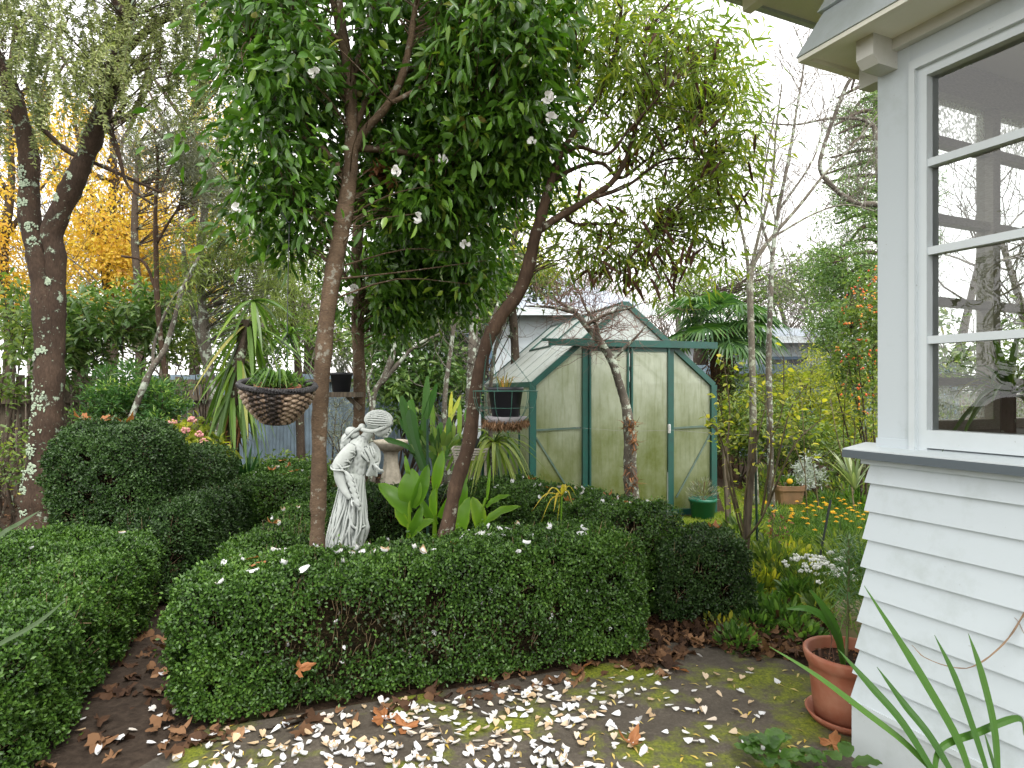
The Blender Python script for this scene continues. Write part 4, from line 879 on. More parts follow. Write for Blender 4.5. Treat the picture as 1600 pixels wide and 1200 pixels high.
def dense(keys, m):
    keys = np.array(keys, float); t = np.linspace(0, len(keys) - 1, m); return [tuple(np.interp(tt, np.arange(len(keys)), keys[:, j]) for j in range(keys.shape[1])) for tt in t]
st = MB()
skirt = dense([(262, 384, 555, .052, 0, 0), (215, 386, 610, .072, 0, 0), (186, 384, 680, .088, 0, 0), (166, 388, 760, .096, 0, 0), (148, 396, 850, .100, 0, 0), (128, 405, 930, .102, 0, 0), (112, 408, 985, .104, 0, 0), (100, 388, 1050, .106, 0, 0), (92, 366, 1120, .108, 0, 0), (86, 372, 1200, .110, 0, 0), (78, 395, 1290, .116, 0, 0), (70, 410, 1400, .122, 0, 0), (66, 415, 1520, .125, 0, 0)], 90)
def sf_(t, a):
    A = .03 + .12 * min(1, t * 2.2); w_ = a + .9 * np.sin(t * 5 + a * 2) * .25
    r1 = 1 - np.abs(np.sin(w_ * 3.5 + 4.2 * t)) ** .7 * 2; r2 = np.sin(w_ * 13 - 4 * t + 1.5 * np.sin(a * 3)); return 1 + A * (.55 * r1 + .28 * r2)
loft(st, skirt, 120, sf_)
torso = dense([(258, 388, 575, .054, 0, .05), (268, 400, 520, .058, 0, .08), (270, 424, 470, .068, 0, .12), (262, 440, 425, .078, 0, .18), (266, 430, 385, .088, 0, .25), (282, 415, 350, .082, 0, .35), (318, 408, 325, .05, 0, .4), (345, 412, 300, .036, 0, .4)], 46)
loft(st, torso, 90, lambda t, a: 1 + .022 * np.maximum(0, 1 - t * 1.25) * np.sin(t * 42 + 5 * np.sin(a * 2) + 2 * a) + .022 * np.sin(a * 11 + t * 9))
st.tube([S(360, 335), S(392, 300), S(425, 262)], [.034, .031, .034], 20)            # neck
hc = S(488, 178); ROT = lambda a: np.array([(math.cos(a), 0, -math.sin(a)), (0, 1, 0), (math.sin(a), 0, math.cos(a))])
hax = ROT(R(4)); fax = ROT(R(28))
st.ball(hc, (.088, .066, .064), hax, 30, 20)
st.ball(S(512, 238), (.050, .049, .056), fax, 26, 18); st.ball(S(528, 291), (.018, .022, .016), fax, 14, 10); st.ball(S(490, 275), (.036, .040, .020), fax, 16, 10)
st.tube([S(562, 222), S(573, 244), S(581, 258)], [.006, .0085, .0075], 10); st.ball(S(574, 263), (.010, .012, .006), fax, 10, 8)
st.ball(S(562, 279), (.008, .014, .0045), fax, 10, 8); st.ball(S(556, 288), (.008, .012, .0045), fax, 10, 8); st.ball(S(545, 298), (.012, .014, .010), fax, 10, 8)
for y in (-.026, .026): st.ball(S(556, 219, y), (.010, .015, .005), fax, 10, 8); st.ball(S(557, 234, y), (.006, .011, .0055), fax, 10, 8)
for k in range(17):                                           # head scarf gathered to the nape
    ph = R(-22 + k * 14); u = np.linspace(.22, math.pi - .02, 22); q = np.stack([np.cos(u) * .091, -np.cos(ph) * np.sin(u) * .068, np.sin(ph) * np.sin(u) * .066], 1)
    st.tube(hc + q @ hax, .0026 + .0022 * np.sin(u), 8)
for s in (-1, 1):                                             # rolled hair under the scarf
    for k in range(13):
        u = k / 12; c = S(578 - 190 * u, 203 + 50 * math.sin(u * 2.3), s * (.024 + .046 * math.sin(min(1, u * 1.5) * 1.6))); st.ball(c, (.016, .011, .011), ROT(R(-50)), 12, 8)
st.ball(S(362, 228), (.024, .028, .024), None, 14, 10); st.ball(S(290, 268), (.048, .036, .036), ROT(R(25)), 16, 12); st.ball(S(245, 320), (.034, .032, .046), ROT(R(20)), 16, 12); st.ball(S(222, 365), (.020, .022, .028), None, 12, 10)
for k in range(22):                                           # wavy locks over the knot
    ph = k / 22 * 2 * math.pi; u = np.linspace(0, 1, 22); cx = np.interp(u, [0, .3, .6, .85, 1], [372, 305, 255, 226, 212]); cz = np.interp(u, [0, .3, .6, .85, 1], [225, 258, 312, 358, 388]); rr = np.interp(u, [0, .15, .4, .7, 1], [.012, .034, .038, .030, .010])
    st.tube(np.array([S(a, b) for a, b in zip(cx, cz)]) + (rr * np.cos(ph + u * 4.5))[:, None] * np.array((0, 1, 0)) + (rr * np.sin(ph + u * 4.5 + .5 * np.sin(u * 14)))[:, None] * np.array((.75, 0, .65)), .0050, 7)
def arm(pts, rad): st.tube(smooth_path(pts, 8), np.interp(np.linspace(0, 1, (len(pts) - 1) * 8 + 1), np.linspace(0, 1, len(rad)), rad), 22)
arm([S(312, 372, -.055), S(275, 420, -.088), S(236, 480, -.102), S(222, 525, -.104)], [.040, .043, .045, .046])
arm([S(222, 515, -.104), S(228, 590, -.104), S(252, 660, -.104), S(290, 715, -.110), S(312, 738, -.112)], [.034, .033, .027, .021, .018])
for k in range(7):                                            # gathered sleeve
    u = k / 6; c = S(292 - 70 * u, 400 + 128 * u, -.078 - .026 * u); dv = nrm(S(210, 540) - S(300, 385)); e1 = np.array((0, 1., 0)); e2 = np.cross(dv, e1); q = np.linspace(0, 2 * math.pi, 26); rr = .040 + .010 * u
    st.tube(c + rr * (np.cos(q)[:, None] * e1 + np.sin(q)[:, None] * e2) + dv * (.013 * np.sin(q * 2 + k * 2.1))[:, None], .0052, 8)
arm([S(398, 372, .06), S(440, 420, .075), S(455, 470, .06), S(458, 505, .03), S(470, 520, -.01)], [.036, .036, .03, .024, .019])
for k in range(6):
    u = k / 5; st.tube(smooth_path([S(360 + 16 * k, 345 + 5 * k, -.05 + .008 * k), S(385 + 16 * k, 420, -.074 + .010 * k), S(425 + 6 * k, 480, -.05 + .01 * k)], 8), .0075, 8)
for k in range(7):                                            # cloth bunched to the breast
    st.tube(smooth_path([S(400 + 9 * k, 375 + 8 * k, -.058 + .014 * k), S(432 + 6 * k, 430 + 6 * k, -.05 + .012 * k), S(440 + 4 * k, 500 + 14 * k, -.03 + .008 * k), S(405 + 10 * k, 590, -.02 + .008 * k)], 8), .011, 8)
def hand(c, axs, side, curl, s=1.0):
    axs = nrm(axs); side = nrm(side - axs * (side @ axs)); up = np.cross(axs, side)
    st.ball(c, (.032 * s, .020 * s, .011 * s), np.array([axs, side, up]), 14, 10)
    for k, (o, L) in enumerate(((-.016, .040), (-.0055, .048), (.0055, .045), (.016, .036))):
        b = c + axs * .026 * s + side * o * s; p1 = b + axs * L * .5 * s; p2 = p1 + nrm(axs * (1 - curl) - up * curl) * L * .35 * s; p3 = p2 + nrm(axs * (1 - 1.4 * curl) - up * 1.4 * curl) * L * .28 * s
        st.tube(smooth_path([b - axs * .012, b, p1, p2, p3], 3), np.linspace(.0068, .0052, 13) * s, 8)
    b = c - axs * .012 * s - side * .017 * s; st.tube([b, b + (axs * .5 - side * .9) * .020 * s, b + (axs * .95 - side * .9) * .036 * s], [.0075 * s, .0068 * s, .0055 * s], 8)
hand(S(338, 760, -.112), S(385, 800) - S(320, 735), np.array((.2, .9, .35)), .35, .95)
hand(S(478, 518, -.045), S(505, 540) - S(465, 500) + np.array((0, -.012, 0)), np.array((0, -.5, .85)), .55, .85)
for k in range(11):                                           # scalloped scarf end hanging from the forearm
    u = k / 10; c = S(292 + 66 * u + 8 * (k % 2), 560 + 210 * u, -.128); dv = nrm(S(372, 640) - S(292, 585)); st.ball(c, (.030, .010, .0125), np.array([nrm(dv + (0, 0, -.25)), (0, 1, 0), nrm(np.cross(dv, (0, 1, 0)))]), 14, 8)
for k in range(8):
    u = k / 7; c = S(325 + 50 * u, 580 + 190 * u, -.112); st.ball(c, (.022, .012, .011), np.array([nrm((.55, 0, -.8)), (0, 1, 0), nrm((.8, 0, .55))]), 12, 8)
for k, (a, b, c, e, w_) in enumerate(((238, 200, 168, 120, .012), (262, 225, 175, 175, .010), (290, 268, 215, 150, .013), (300, 300, 270, 235, .011), (330, 322, 300, 300, .009), (352, 350, 352, 330, .012), (225, 178, 135, 105, .010))):   # skirt folds
    z_ = np.linspace(600, 1400, 34); x_ = smooth_path([(a, 600, 0), (b, 780, 0), (c, 940, 0), (e, 1120, 0), (e + 12, 1400, 0)], 9); x_ = np.interp(z_, x_[:, 1], x_[:, 0]); sk_ = np.array(skirt); pts = []
    for xx, zz in zip(x_, z_):
        x0, x1, hy = (np.interp(zz, sk_[:, 2], sk_[:, q]) for q in (0, 1, 3)); v = np.clip((xx - (x0 + x1) / 2) / ((x1 - x0) / 2), -.97, .97); pts.append(S(xx, zz, -hy * math.sqrt(1 - v * v) - .001))
    st.tube(np.array(pts), np.linspace(.003, w_, 34), 10)
st.tube(smooth_path([S(300, 770, -.088), S(300, 880, -.098), S(335, 962, -.088), S(396, 962, -.03)], 8), .008, 8)
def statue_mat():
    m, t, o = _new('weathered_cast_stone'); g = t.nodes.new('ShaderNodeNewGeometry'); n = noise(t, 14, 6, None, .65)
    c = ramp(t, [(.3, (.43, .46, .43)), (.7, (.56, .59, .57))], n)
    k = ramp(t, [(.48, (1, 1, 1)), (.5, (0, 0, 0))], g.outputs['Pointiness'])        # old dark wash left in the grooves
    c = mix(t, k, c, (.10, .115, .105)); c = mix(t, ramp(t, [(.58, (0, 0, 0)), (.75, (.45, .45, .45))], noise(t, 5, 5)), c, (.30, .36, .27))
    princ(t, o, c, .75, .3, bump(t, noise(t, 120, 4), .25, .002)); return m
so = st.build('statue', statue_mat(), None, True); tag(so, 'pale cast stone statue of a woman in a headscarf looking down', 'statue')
md = so.modifiers.new('weld', 'REMESH'); md.mode = 'VOXEL'; md.voxel_size = .0034; md.use_smooth_shade = True
md = so.modifiers.new('soften', 'SMOOTH'); md.factor = .5; md.iterations = 4

# ================================================================ pots and baskets
def xf(mb, c, rot):
    mb.v = [np.asarray(c) + (v - np.asarray(c)) @ np.array(rot).T for v in mb.v]
def small_leaves(name, parent, mat, c, n, r, L, W, tmpl=T_OVAL, up=.5, flat=.3):
    q = rdir(n); q[:, 2] = np.abs(q[:, 2]); p = np.asarray(c) + q * np.asarray(r) * (U(.1, 1, n) ** .6)[:, None]
    return field(name, parent, mat, p, nrm(q + np.array((0, 0, up)) + rdir(n) * .5), nrm(rdir(n) * (1 - flat) + np.array((0, 0, flat))), L * U(.6, 1.3, n), W * U(.7, 1.2, n), tmpl)
M_terra = m_plain('terracotta', (.29, .095, .052), (.36, .165, .105), .6, 11, .35, .2, .002, lo=.42, hi=.72, detail=8)
M_terra2 = m_plain('old_terracotta', (.33, .19, .11), (.24, .15, .09), .85, 9, .2, .3, .003)
M_soilp = m_plain('potting_soil', (.05, .03, .02), (.02, .013, .01), 1, 40, .1, 1, .02)
M_black = m_plain('black_plastic', (.016, .017, .022), (.024, .025, .03), .42, 6, .45)
M_wire = m_plain('green_coated_wire', (.03, .13, .10), (.05, .12, .09), .5, 30)
M_lush = m_leaf('lush_green_leaves', [(0, (.03, .075, .015)), (.5, (.07, .15, .025)), (1, (.15, .25, .05))], .4, .35, .4)
# wicker basket
wc = P(434, 603, 3.25)
wb = thing('hanging_basket', 'black and tan wicker hanging basket left of the camellia trunk', 'hanging basket', wc)
def wicker():
    m, t, o = _new('wicker'); a = t.nodes.new('ShaderNodeAttribute'); a.attribute_name = 'rnd'
    c = ramp(t, [(0, (.010, .008, .007)), (.55, (.03, .02, .015)), (.72, (.13, .085, .055)), (1, (.30, .22, .155))], a.outputs['Fac']); princ(t, o, c, .5, .4); return m
M_wick = wicker(); Rw = np.array(Matrix.Rotation(R(5), 3, 'Y')) @ np.array(Matrix.Rotation(R(9), 3, 'X'))
mb = MB(); R0, HH = .178, .185
prof = lambda u: (R0 * (.985 - .62 * (1 - u) ** 1.9), -HH * (1 - u))
nst = 30
for row in range(13):
    u = .04 + row / 13 * .93; r0, z0 = prof(u); a = np.linspace(0, 2 * math.pi, 241); ph = (row % 2) * math.pi; r = r0 + .0075 * np.sin(a * nst / 2 + ph)
    pts = np.stack([wc[0] + r * np.cos(a), wc[1] + r * np.sin(a), wc[2] + z0 + 0 * a], 1); base = np.sin(a * 3.5 + .6) + .5 * np.sin(a * 8 + 2); v = np.clip(.42 + .28 * base + .12 * rng.normal(size=241) + .35 * (np.sin(a * nst / 2 + ph) > .3), 0, 1)
    mb.tube(pts, .0092, 6, rnd=np.repeat(v, 6), cap=False)
xf(mb, wc, Rw); mb.build('weave', M_wick, wb)
mb = MB()
for k in range(nst): a = 2 * math.pi * k / nst; mb.tube([wc + np.array((prof(u)[0] * math.cos(a), prof(u)[0] * math.sin(a), prof(u)[1])) for u in np.linspace(0, 1, 7)], .005, 5, rnd=.2)
mb.lathe(wc, [(.02, -HH - .004), (prof(0)[0] + .008, -HH - .006), (prof(0)[0] + .004, -HH + .008), (.02, -HH + .008)], 24, rnd=.2); xf(mb, wc, Rw); mb.build('stakes', M_wick, wb)
mb = MB(); a = np.linspace(0, 2 * math.pi, 161)
for k in range(3): mb.tube(np.stack([wc[0] + (R0 + .004 + .007 * np.cos(a * 24 + k * 2.1)) * np.cos(a), wc[1] + (R0 + .004 + .007 * np.cos(a * 24 + k * 2.1)) * np.sin(a), wc[2] + .004 + .007 * np.sin(a * 24 + k * 2.1)], 1), .0095, 6, cap=False, rnd=.1)
xf(mb, wc, Rw); mb.build('rim', m_plain('black_binding', (.022, .021, .023), (.035, .033, .035), .5, 60, .4), wb)
mb = MB(); hk = P(449, 520, 3.25)
for k in range(3): q = 2 * math.pi * k / 3 + .5; mb.tube([wc + np.array((R0 * math.cos(q), R0 * math.sin(q), .01)), hk], .0016, 4)
mb.tube(smooth_path([hk, P(450, 440, 3.27), P(452, 350, 3.3)]), .0022, 4); mb.tube(smooth_path([P(440, 332, 3.35), P(452, 348, 3.3), P(462, 335, 3.35)]), .003, 5); mb.build('hanger', M_black, wb)
tp = thing('terracotta_pot', 'shallow terracotta pot with a leafy plant inside the wicker basket', 'plant pot', wc + (0, 0, -.05))
wq = wc + np.array((0, 0, -.04))
mb = MB(); mb.lathe(wq, [(.09, -.09), (.108, .012), (.114, .012), (.114, .045), (.102, .045), (.098, .02), (.05, .02)], 36); xf(mb, wc, Rw); mb.build('pot', M_terra, tp, True)
mb = MB(); mb.lathe(wq, [(.01, .022), (.098, .022), (.098, .026), (.01, .03)], 24); xf(mb, wc, Rw); mb.build('soil', M_soilp, tp)
cs = wq + np.array((0, 0, .03)); mb = MB()
for k in range(46):
    a = U(0, 6.28); L = U(.09, .19); h = np.array((math.cos(a), math.sin(a), 0)); mb.strap([cs, cs + h * L * .5 + (0, 0, .07 + U(0, .03)), cs + h * L + (0, 0, U(-.03, .03))], [.006, .014, .002], .2, rnd=U(0, 1))
mb.build('leaves', M_lush, tp); small_leaves('foliage', tp, M_lush, cs, 260, (.14, .13, .08), .035, .014, T_LANCE)

# wire basket with black pot
bc = P(790, 611, 3.5); sc_ = 3.5 / 1000
wr = thing('wire_basket', 'green wire hanging basket with fibre lining under a black pot', 'hanging basket', bc)
mb = MB(); a = np.linspace(0, 2 * math.pi, 49); ring = lambda r, z: np.stack([bc[0] + r * np.cos(a), bc[1] + r * np.sin(a), bc[2] + z + 0 * a], 1)
mb.tube(ring(.178, 0), .003, 6, cap=False); mb.tube(ring(.150, -.09), .0016, 5, cap=False); mb.tube(ring(.09, -.165), .0022, 5, cap=False)
for k in range(12):
    q = 2 * math.pi * k / 12 + .2; mb.tube([bc + np.array((.178 * math.cos(u * 1.45) ** .8 * math.cos(q), .178 * math.cos(u * 1.45) ** .8 * math.sin(q), -.18 * math.sin(u * 1.5))) for u in np.linspace(0, 1, 9)], .0016, 4)
mb.build('wire_frame', M_wire, wr)
ch = MB(); topc = P(764, 512, 3.68)
for q in (.3, 2.4, 4.5):
    e = bc + np.array((.178 * math.cos(q), .178 * math.sin(q), 0)); m = 34
    for k in range(m): c = e + (topc - e) * (k + .5) / m; dv = nrm(topc - e); s1 = nrm(np.cross(dv, (.3, 1, .1))); s2 = np.cross(dv, s1); s_x = s1 if k % 2 else s2; b = np.linspace(0, 2 * math.pi, 9); ch.tube(c + np.cos(b)[:, None] * dv * .0058 + np.sin(b)[:, None] * s_x * .0034, .0011, 4, cap=False)
ch.tube([topc + (0, -.04, .01), topc + (-.02, -.03, .02), topc + (-.04, .03, .02)], .002, 5); ch.build('chain', M_wire, wr)
mb = MB(); mb.lathe(bc, [(.02, -.178), (.09, -.176), (.118, -.14), (.112, -.138), (.088, -.165), (.02, -.168)], 28); mb.build('saucer', m_plain('faded_plastic', (.36, .34, .36), (.25, .24, .25), .5, 9), wr, True)
n = 900; q = U(0, 6.28, n); r = U(.05, .125, n); p = bc + np.stack([r * np.cos(q), r * np.sin(q), -.178 + (r - .08).clip(0) * .55 + U(-.01, .01, n)], 1)
field('fibre_lining', wr, m_leaf('coco_fibre', [(0, (.10, .055, .03)), (1, (.36, .22, .13))], .9, .1, .1), p, nrm(rdir(n) * .6 + np.array((0, 0, -.9))), rdir(n), U(.02, .055, n), .0035, T_DIA)
bp = thing('black_pot', 'black plastic pot sitting in the green wire basket', 'plant pot', bc + (0, 0, -.14))
mb = MB(); mb.lathe(bc, [(.074, -.138), (.094, .0), (.099, .0), (.099, .022), (.093, .022), (.088, -.004), (.02, -.004)], 36); mb.build('pot', M_black, bp, True)
mb = MB(); cs = bc + np.array((-.005, 0, 0))
for k in range(22): a_ = U(0, 6.28); L = U(.06, .14); h = np.array((math.cos(a_), math.sin(a_), 0)); mb.strap([cs + h * .02, cs + h * L * .4 + (0, 0, L * .6), cs + h * L * .8 + (0, 0, L * U(.3, .9))], [.005, .007, .001], .2, rnd=U(.3, 1))
mb.build('leaves', m_leaf('fading_leaves', [(0, (.06, .09, .02)), (.6, (.25, .24, .05)), (.85, (.5, .26, .04)), (1, (.5, .2, .03))], .5, .3), bp)

# pot on a board fixed to the further trunk
sp_ = P(531, 612, 4.72)
sh = thing('wall_shelf', 'small weathered board fixed to the further camellia trunk', 'shelf', sp_)
mb = MB(); mb.box(sp_ + (.01, .06, -.022), (.13, .11, .018)); mb.build('board', M_wood, sh); mb = MB(); mb.bar(sp_ + (.13, .1, -.13), sp_ + (.03, .1, -.035), .03, .03); mb.build('bracket', M_wood, sh)
bp2 = thing('black_pot', 'black plastic pot with wispy grey foliage on the trunk board', 'plant pot', sp_)
mb = MB(); mb.lathe(sp_ + (0, .04, 0), [(.062, -.003), (.078, .12), (.084, .12), (.084, .142), (.077, .142), (.073, .115), (.02, .115)], 32); mb.build('pot', M_black, bp2, True)
mb = MB(); cs = sp_ + np.array((0, .04, .12))
for k in range(110): v = nrm(np.array((rng.normal() * .4, rng.normal() * .4, 1))); L = U(.08, .24); mb.tube([cs + rdir(1)[0] * .03 * (1, 1, 0), cs + v * L * .6, cs + v * L + rdir(1)[0] * .03], .0012, 3, rnd=U(0, 1), cap=False)
mb.build('foliage', M_gry, bp2)

# bird bath
bbp = P(611, 700, 7.2); bbp[2] = 0
bb_ = thing('bird_bath', 'round stone bird bath on a flared pedestal behind the statue', 'bird bath', bbp); M_stone = m_plain('aged_concrete', (.40, .36, .29), (.25, .225, .175), .9, 18, .2, .6, .006, lo=.3)
mb = MB(); mb.lathe(bbp, [(.05, .74), (.10, .75), (.165, .80), (.192, .845), (.196, .872), (.182, .876), (.168, .850), (.10, .825), (.02, .82)], 40); mb.build('bowl', M_stone, bb_, True)
mb = MB(); mb.lathe(bbp, [(.02, 0), (.17, 0), (.17, .06), (.14, .10), (.125, .33), (.135, .36), (.125, .39), (.115, .45), (.085, .60), (.078, .72), (.095, .745), (.03, .745)], 8, rot=.39); mb.build('pedestal', M_stone, bb_)
mb = MB(); mb.lathe(bbp, [(.01, .842), (.155, .842), (.155, .8425), (.01, .8425)], 30); mb.build('water', m_plain('still_water', (.05, .045, .03), (.03, .03, .02), .04, 2, .6), bb_)

# big terracotta pot by the house corner, with saucer and feathery lily
pc_ = np.array((1.475, 2.80, .006))
sa = MB(); sa.lathe(pc_, [(.02, 0), (.155, 0), (.178, .035), (.168, .037), (.15, .010), (.02, .010)], 40); tag(sa.build('plant_saucer', M_terra, None, True), 'terracotta saucer under the big round pot at the house corner', 'saucer')
bt_ = thing('terracotta_pot', 'big round terracotta plastic pot standing on its saucer at the house corner', 'plant pot', pc_ + (0, 0, .012))
mb = MB(); mb.lathe(pc_, [(.02, .012), (.140, .012), (.150, .10), (.160, .20), (.163, .235), (.172, .243), (.180, .262), (.186, .285), (.184, .297), (.174, .300), (.165, .290), (.160, .245), (.02, .24)], 48); mb.build('pot', M_terra, bt_, True)
mb = MB(); V = []; mb.lathe(pc_, [(.01, .247), (.159, .247), (.159, .248), (.01, .251)], 30); mb.build('soil', M_soilp, bt_)
n = 130; q = U(0, 6.28, n); r = .15 * np.sqrt(U(0, 1, n)); field('mulch', bt_, M_dry, pc_ + np.stack([r * np.cos(q), r * np.sin(q), np.full(n, .252)], 1), rdir(n) * (1, 1, .3), rdir(n) + (0, 0, 1.2), U(.012, .035, n), .009, T_LANCE)
ly = thing('lily_plant', 'feathery leaved lily stem growing in the big terracotta pot', 'plant', pc_ + (0, 0, .25))
b0 = P(1322, 1042, 2.80); b0[2] = pc_[2] + .245; tip = P(1326, 842, 2.80)
mb = MB(); sl = smooth_path([b0, b0 * .5 + tip * .5 + (.004, 0, 0), tip], 8); mb.tube(sl, np.linspace(.0075, .004, len(sl)), 8, rnd=.3); mb.build('stem', m_plain('lily_stem', (.20, .19, .09), (.14, .14, .06), .6, 12), ly)
mb = MB()
for k in range(150):
    u = .26 + .74 * k / 150; c = b0 + (tip - b0) * u; a_ = k * 2.4; L = .125 * (1 - .55 * max(0, (u - .55) / .45)) * U(.8, 1.15); h = np.array((math.cos(a_), math.sin(a_), 0)); e = .55 if u > .6 else .15
    mb.strap([c, c + h * L * .5 + (0, 0, L * (.10 + e * .5)), c + h * L + (0, 0, L * (-.35 + e * 1.1))], [.006, .0085, .001], .2, rnd=np.clip(u + rng.normal() * .15, 0, 1))
mb.build('leaves', m_leaf('lily_leaves', [(0, (.20, .26, .03)), (.4, (.10, .19, .035)), (.75, (.08, .17, .06)), (1, (.20, .29, .17))], .45, .3), ly)
mb = MB(); d_ = 2.72
for pts, w_ in (([(1318, 1046), (1308, 992), (1290, 955), (1266, 922)], 15), ([(1320, 1048), (1310, 1003), (1290, 968), (1262, 951), (1230, 951)], 13)):
    q = smooth_path([P(a, b, d_) for a, b in pts], 5); mb.strap(q, w_ * d_ / 1000 * np.sin(np.pi * np.linspace(.9, .03, len(q))) ** .7, .12, (.2, -1, .3), U(.3, .6))
M_iris = m_leaf('iris_leaves', [(0, (.028, .085, .014)), (.5, (.05, .13, .018)), (1, (.09, .19, .03))], .38, .25, .45); mb.build('strap_leaves', M_iris, ly)
mb = MB(); mb.tube([P(1283, 1034, 2.78), P(1281, 1014, 2.78)], [.008, .007], 7); mb.tube([P(1294, 1032, 2.7), P(1300, 1000, 2.71), P(1297, 985, 2.7)], .0018, 4); mb.tube([P(1305, 1040, 2.7), P(1300, 1010, 2.71)], .0018, 4); mb.build('old_stems', m_plain('old_stem', (.10, .05, .03), (.06, .03, .02), .9), ly)
p2 = np.array((1.90, 3.38, 0)); op = thing('ribbed_pot', 'ribbed tan pot tucked behind the big terracotta pot', 'plant pot', p2)
mb = MB(); mb.lathe(p2, [(.02, 0), (.13, 0)] + [(.135 + .04 * k / 12 + .004 * (k % 2), .02 + k * .022) for k in range(13)] + [(.16, .285), (.02, .27)], 32); mb.build('pot', m_plain('ribbed_clay', (.23, .20, .10), (.16, .14, .07), .8, 9), op, True); small_leaves('foliage', op, M_lush, p2 + (0, 0, .28), 160, (.2, .2, .25), .09, .008, T_LANCE)

# green bucket and square terracotta planter further back
gp = P(1098, 800, 7.2); gp[2] = 0; gb_ = thing('plant_tub', 'green plastic tub with grey green herb beside the greenhouse', 'plant pot', gp)
mb = MB(); mb.lathe(gp, [(.02, 0), (.12, 0), (.142, .19), (.155, .19), (.155, .225), (.144, .225), (.138, .19), (.02, .185)], 36); mb.build('tub', m_plain('green_plastic', (.012, .15, .085), (.012, .12, .07), .4, 5, .45), gb_, True)
n = 420; q = rdir(n); p = gp + np.array((0, 0, .22)) + q * (.16, .14, .16) * (U(0, 1, n) ** .5)[:, None] + (0, 0, .06); field('foliage', gb_, M_gry, p, nrm(q + (0, 0, .6)), rdir(n), .06, .007, T_LANCE); mb = MB()
for k in range(8): v = nrm(np.array((rng.normal() * .5, rng.normal() * .4, 1))); mb.tube([gp + (0, 0, .19), gp + (0, 0, .19) + v * .25], .003, 4)
mb.build('stems', M_twig, gb_)
tq = P(1230, 785, 8.1); tq[2] = 0; tb = thing('square_planter', 'square terracotta planter with rim and yellow flower on the mossy lawn', 'plant pot', tq)
mb = MB(); mb.lathe(tq, [(.02, 0), (.14, 0), (.165, .18), (.182, .185), (.188, .245), (.165, .245), (.155, .20), (.02, .20)], 40, sq=7, rot=.15); mb.build('planter', M_terra2, tb)
small_leaves('foliage', tb, M_lush, tq + (0, 0, .2), 110, (.15, .12, .16), .07, .03); mb = MB(); mb.ball(tq + (-.02, -.12, .30), (.04, .03, .035), None, 8, 6); mb.build('flower', m_plain('yellow_petals', (.75, .48, .02), (.65, .36, .02), .6), tb)

# stakes
def stake(label, a, b, r, mat, sq=False, name='garden_stake'):
    mb = MB()
    if sq: mb.bar(a, b, r * 2, r * 2, (0, 1, .02))
    else: mb.tube([a, b], r, 8)
    return tag(mb.build(name, mat), label, 'stake')
g_ = lambda px, py, d: P(px, py, d)
stk = lambda px, py: G(px, py)
stake('short weathered wooden stake beside the green tub', P(1132, 689, 6.5), np.append(P(1139, 826, 6.5)[:2], 0), .024, M_wood, True)
stake('taller wooden stake tied to the staked rose bush', P(1177, 672, 4.9), np.append(P(1162, 905, 4.9)[:2], 0), .022, M_wood, True)
M_stk = m_plain('green_stake', (.02, .06, .035), (.015, .045, .03), .5)
stake('green plastic coated stake right of the staked rose bush', P(1180, 700, 5.1), np.append(P(1184, 890, 5.1)[:2], 0), .010, M_stk)
stake('dark metal stake leaning over the yellow flowers', P(1298, 781, 5.4), np.append(P(1280, 870, 5.4)[:2], 0), .010, m_plain('dark_metal', (.035, .045, .045), (.05, .06, .06), .5))
stake('thin green hooked stake among the canna leaves', P(668, 655, 4.3), np.append(P(668, 850, 4.3)[:2], 0), .0085, M_stk)
stake('thin grey rod standing before the greenhouse door', P(1043, 738, 6.8), np.append(P(1043, 800, 6.8)[:2], 0), .006, m_plain('grey_rod', (.2, .22, .2), (.15, .17, .15), .6))
mb = MB(); mb.tube([P(1055, 672, 6.7), P(1110, 677, 6.2), P(1178, 680, 4.9)], .0018, 4); mb.tube([P(900, 668, 6.9), P(980, 674, 6.8), P(1055, 672, 6.7)], .0012, 4); tag(mb.build('training_wire', m_plain('galvanised_wire', (.3, .3, .28), (.25, .25, .24), .5)), 'thin wire strung from the greenhouse door to the rose stake', 'wire')

# ================================================================ plants
def broad(mb, base, tip, w, bend=.12, face=(0, -1, .35), fold=.22, rnd=.5):
    base, tip = np.asarray(base), np.asarray(tip); L = np.linalg.norm(tip - base); t = (tip - base) / L; f = nrm(np.asarray(face, float) - t * (np.asarray(face) @ t)); sd = np.cross(f, t); K = 11; V = []; A = []
    for i in range(K):
        s = i / (K - 1); c = base + (tip - base) * s + f * L * bend * math.sin(math.pi * s * .9) * (1 if bend > 0 else 1) - f * L * bend * .8 * s * s
        hw = w / 2 * (math.sin(math.pi * min(1, s * .92 + .05)) ** .62) * (1 - .25 * s)
        if i == K - 1: hw = .001
        for j in (-1, -.5, 0, .5, 1): V.append(c + sd * hw * j + f * hw * (abs(j) ** 1.3) * fold + f * .004 * math.sin(s * 18 + j * 3) * abs(j)); A.append(np.clip(rnd + .55 * max(0, abs(j) - .6) + .0 * s, 0, 1))
    mb.add(V, [(i * 5 + j, i * 5 + j + 1, i * 5 + j + 6, i * 5 + j + 5) for i in range(K - 1) for j in range(4)], A)
M_canna = m_leaf('canna_leaves', [(0, (.065, .16, .016)), (.45, (.13, .26, .022)), (.75, (.28, .40, .035)), (1, (.48, .48, .07))], .36, .45, .4)
r3 = lambda x, y, d=4.0: P(300 + x * .375, 400 + y * .375, d); r4 = lambda x, y, d=4.0: P(700 + x * .358, 420 + y * .358, d)
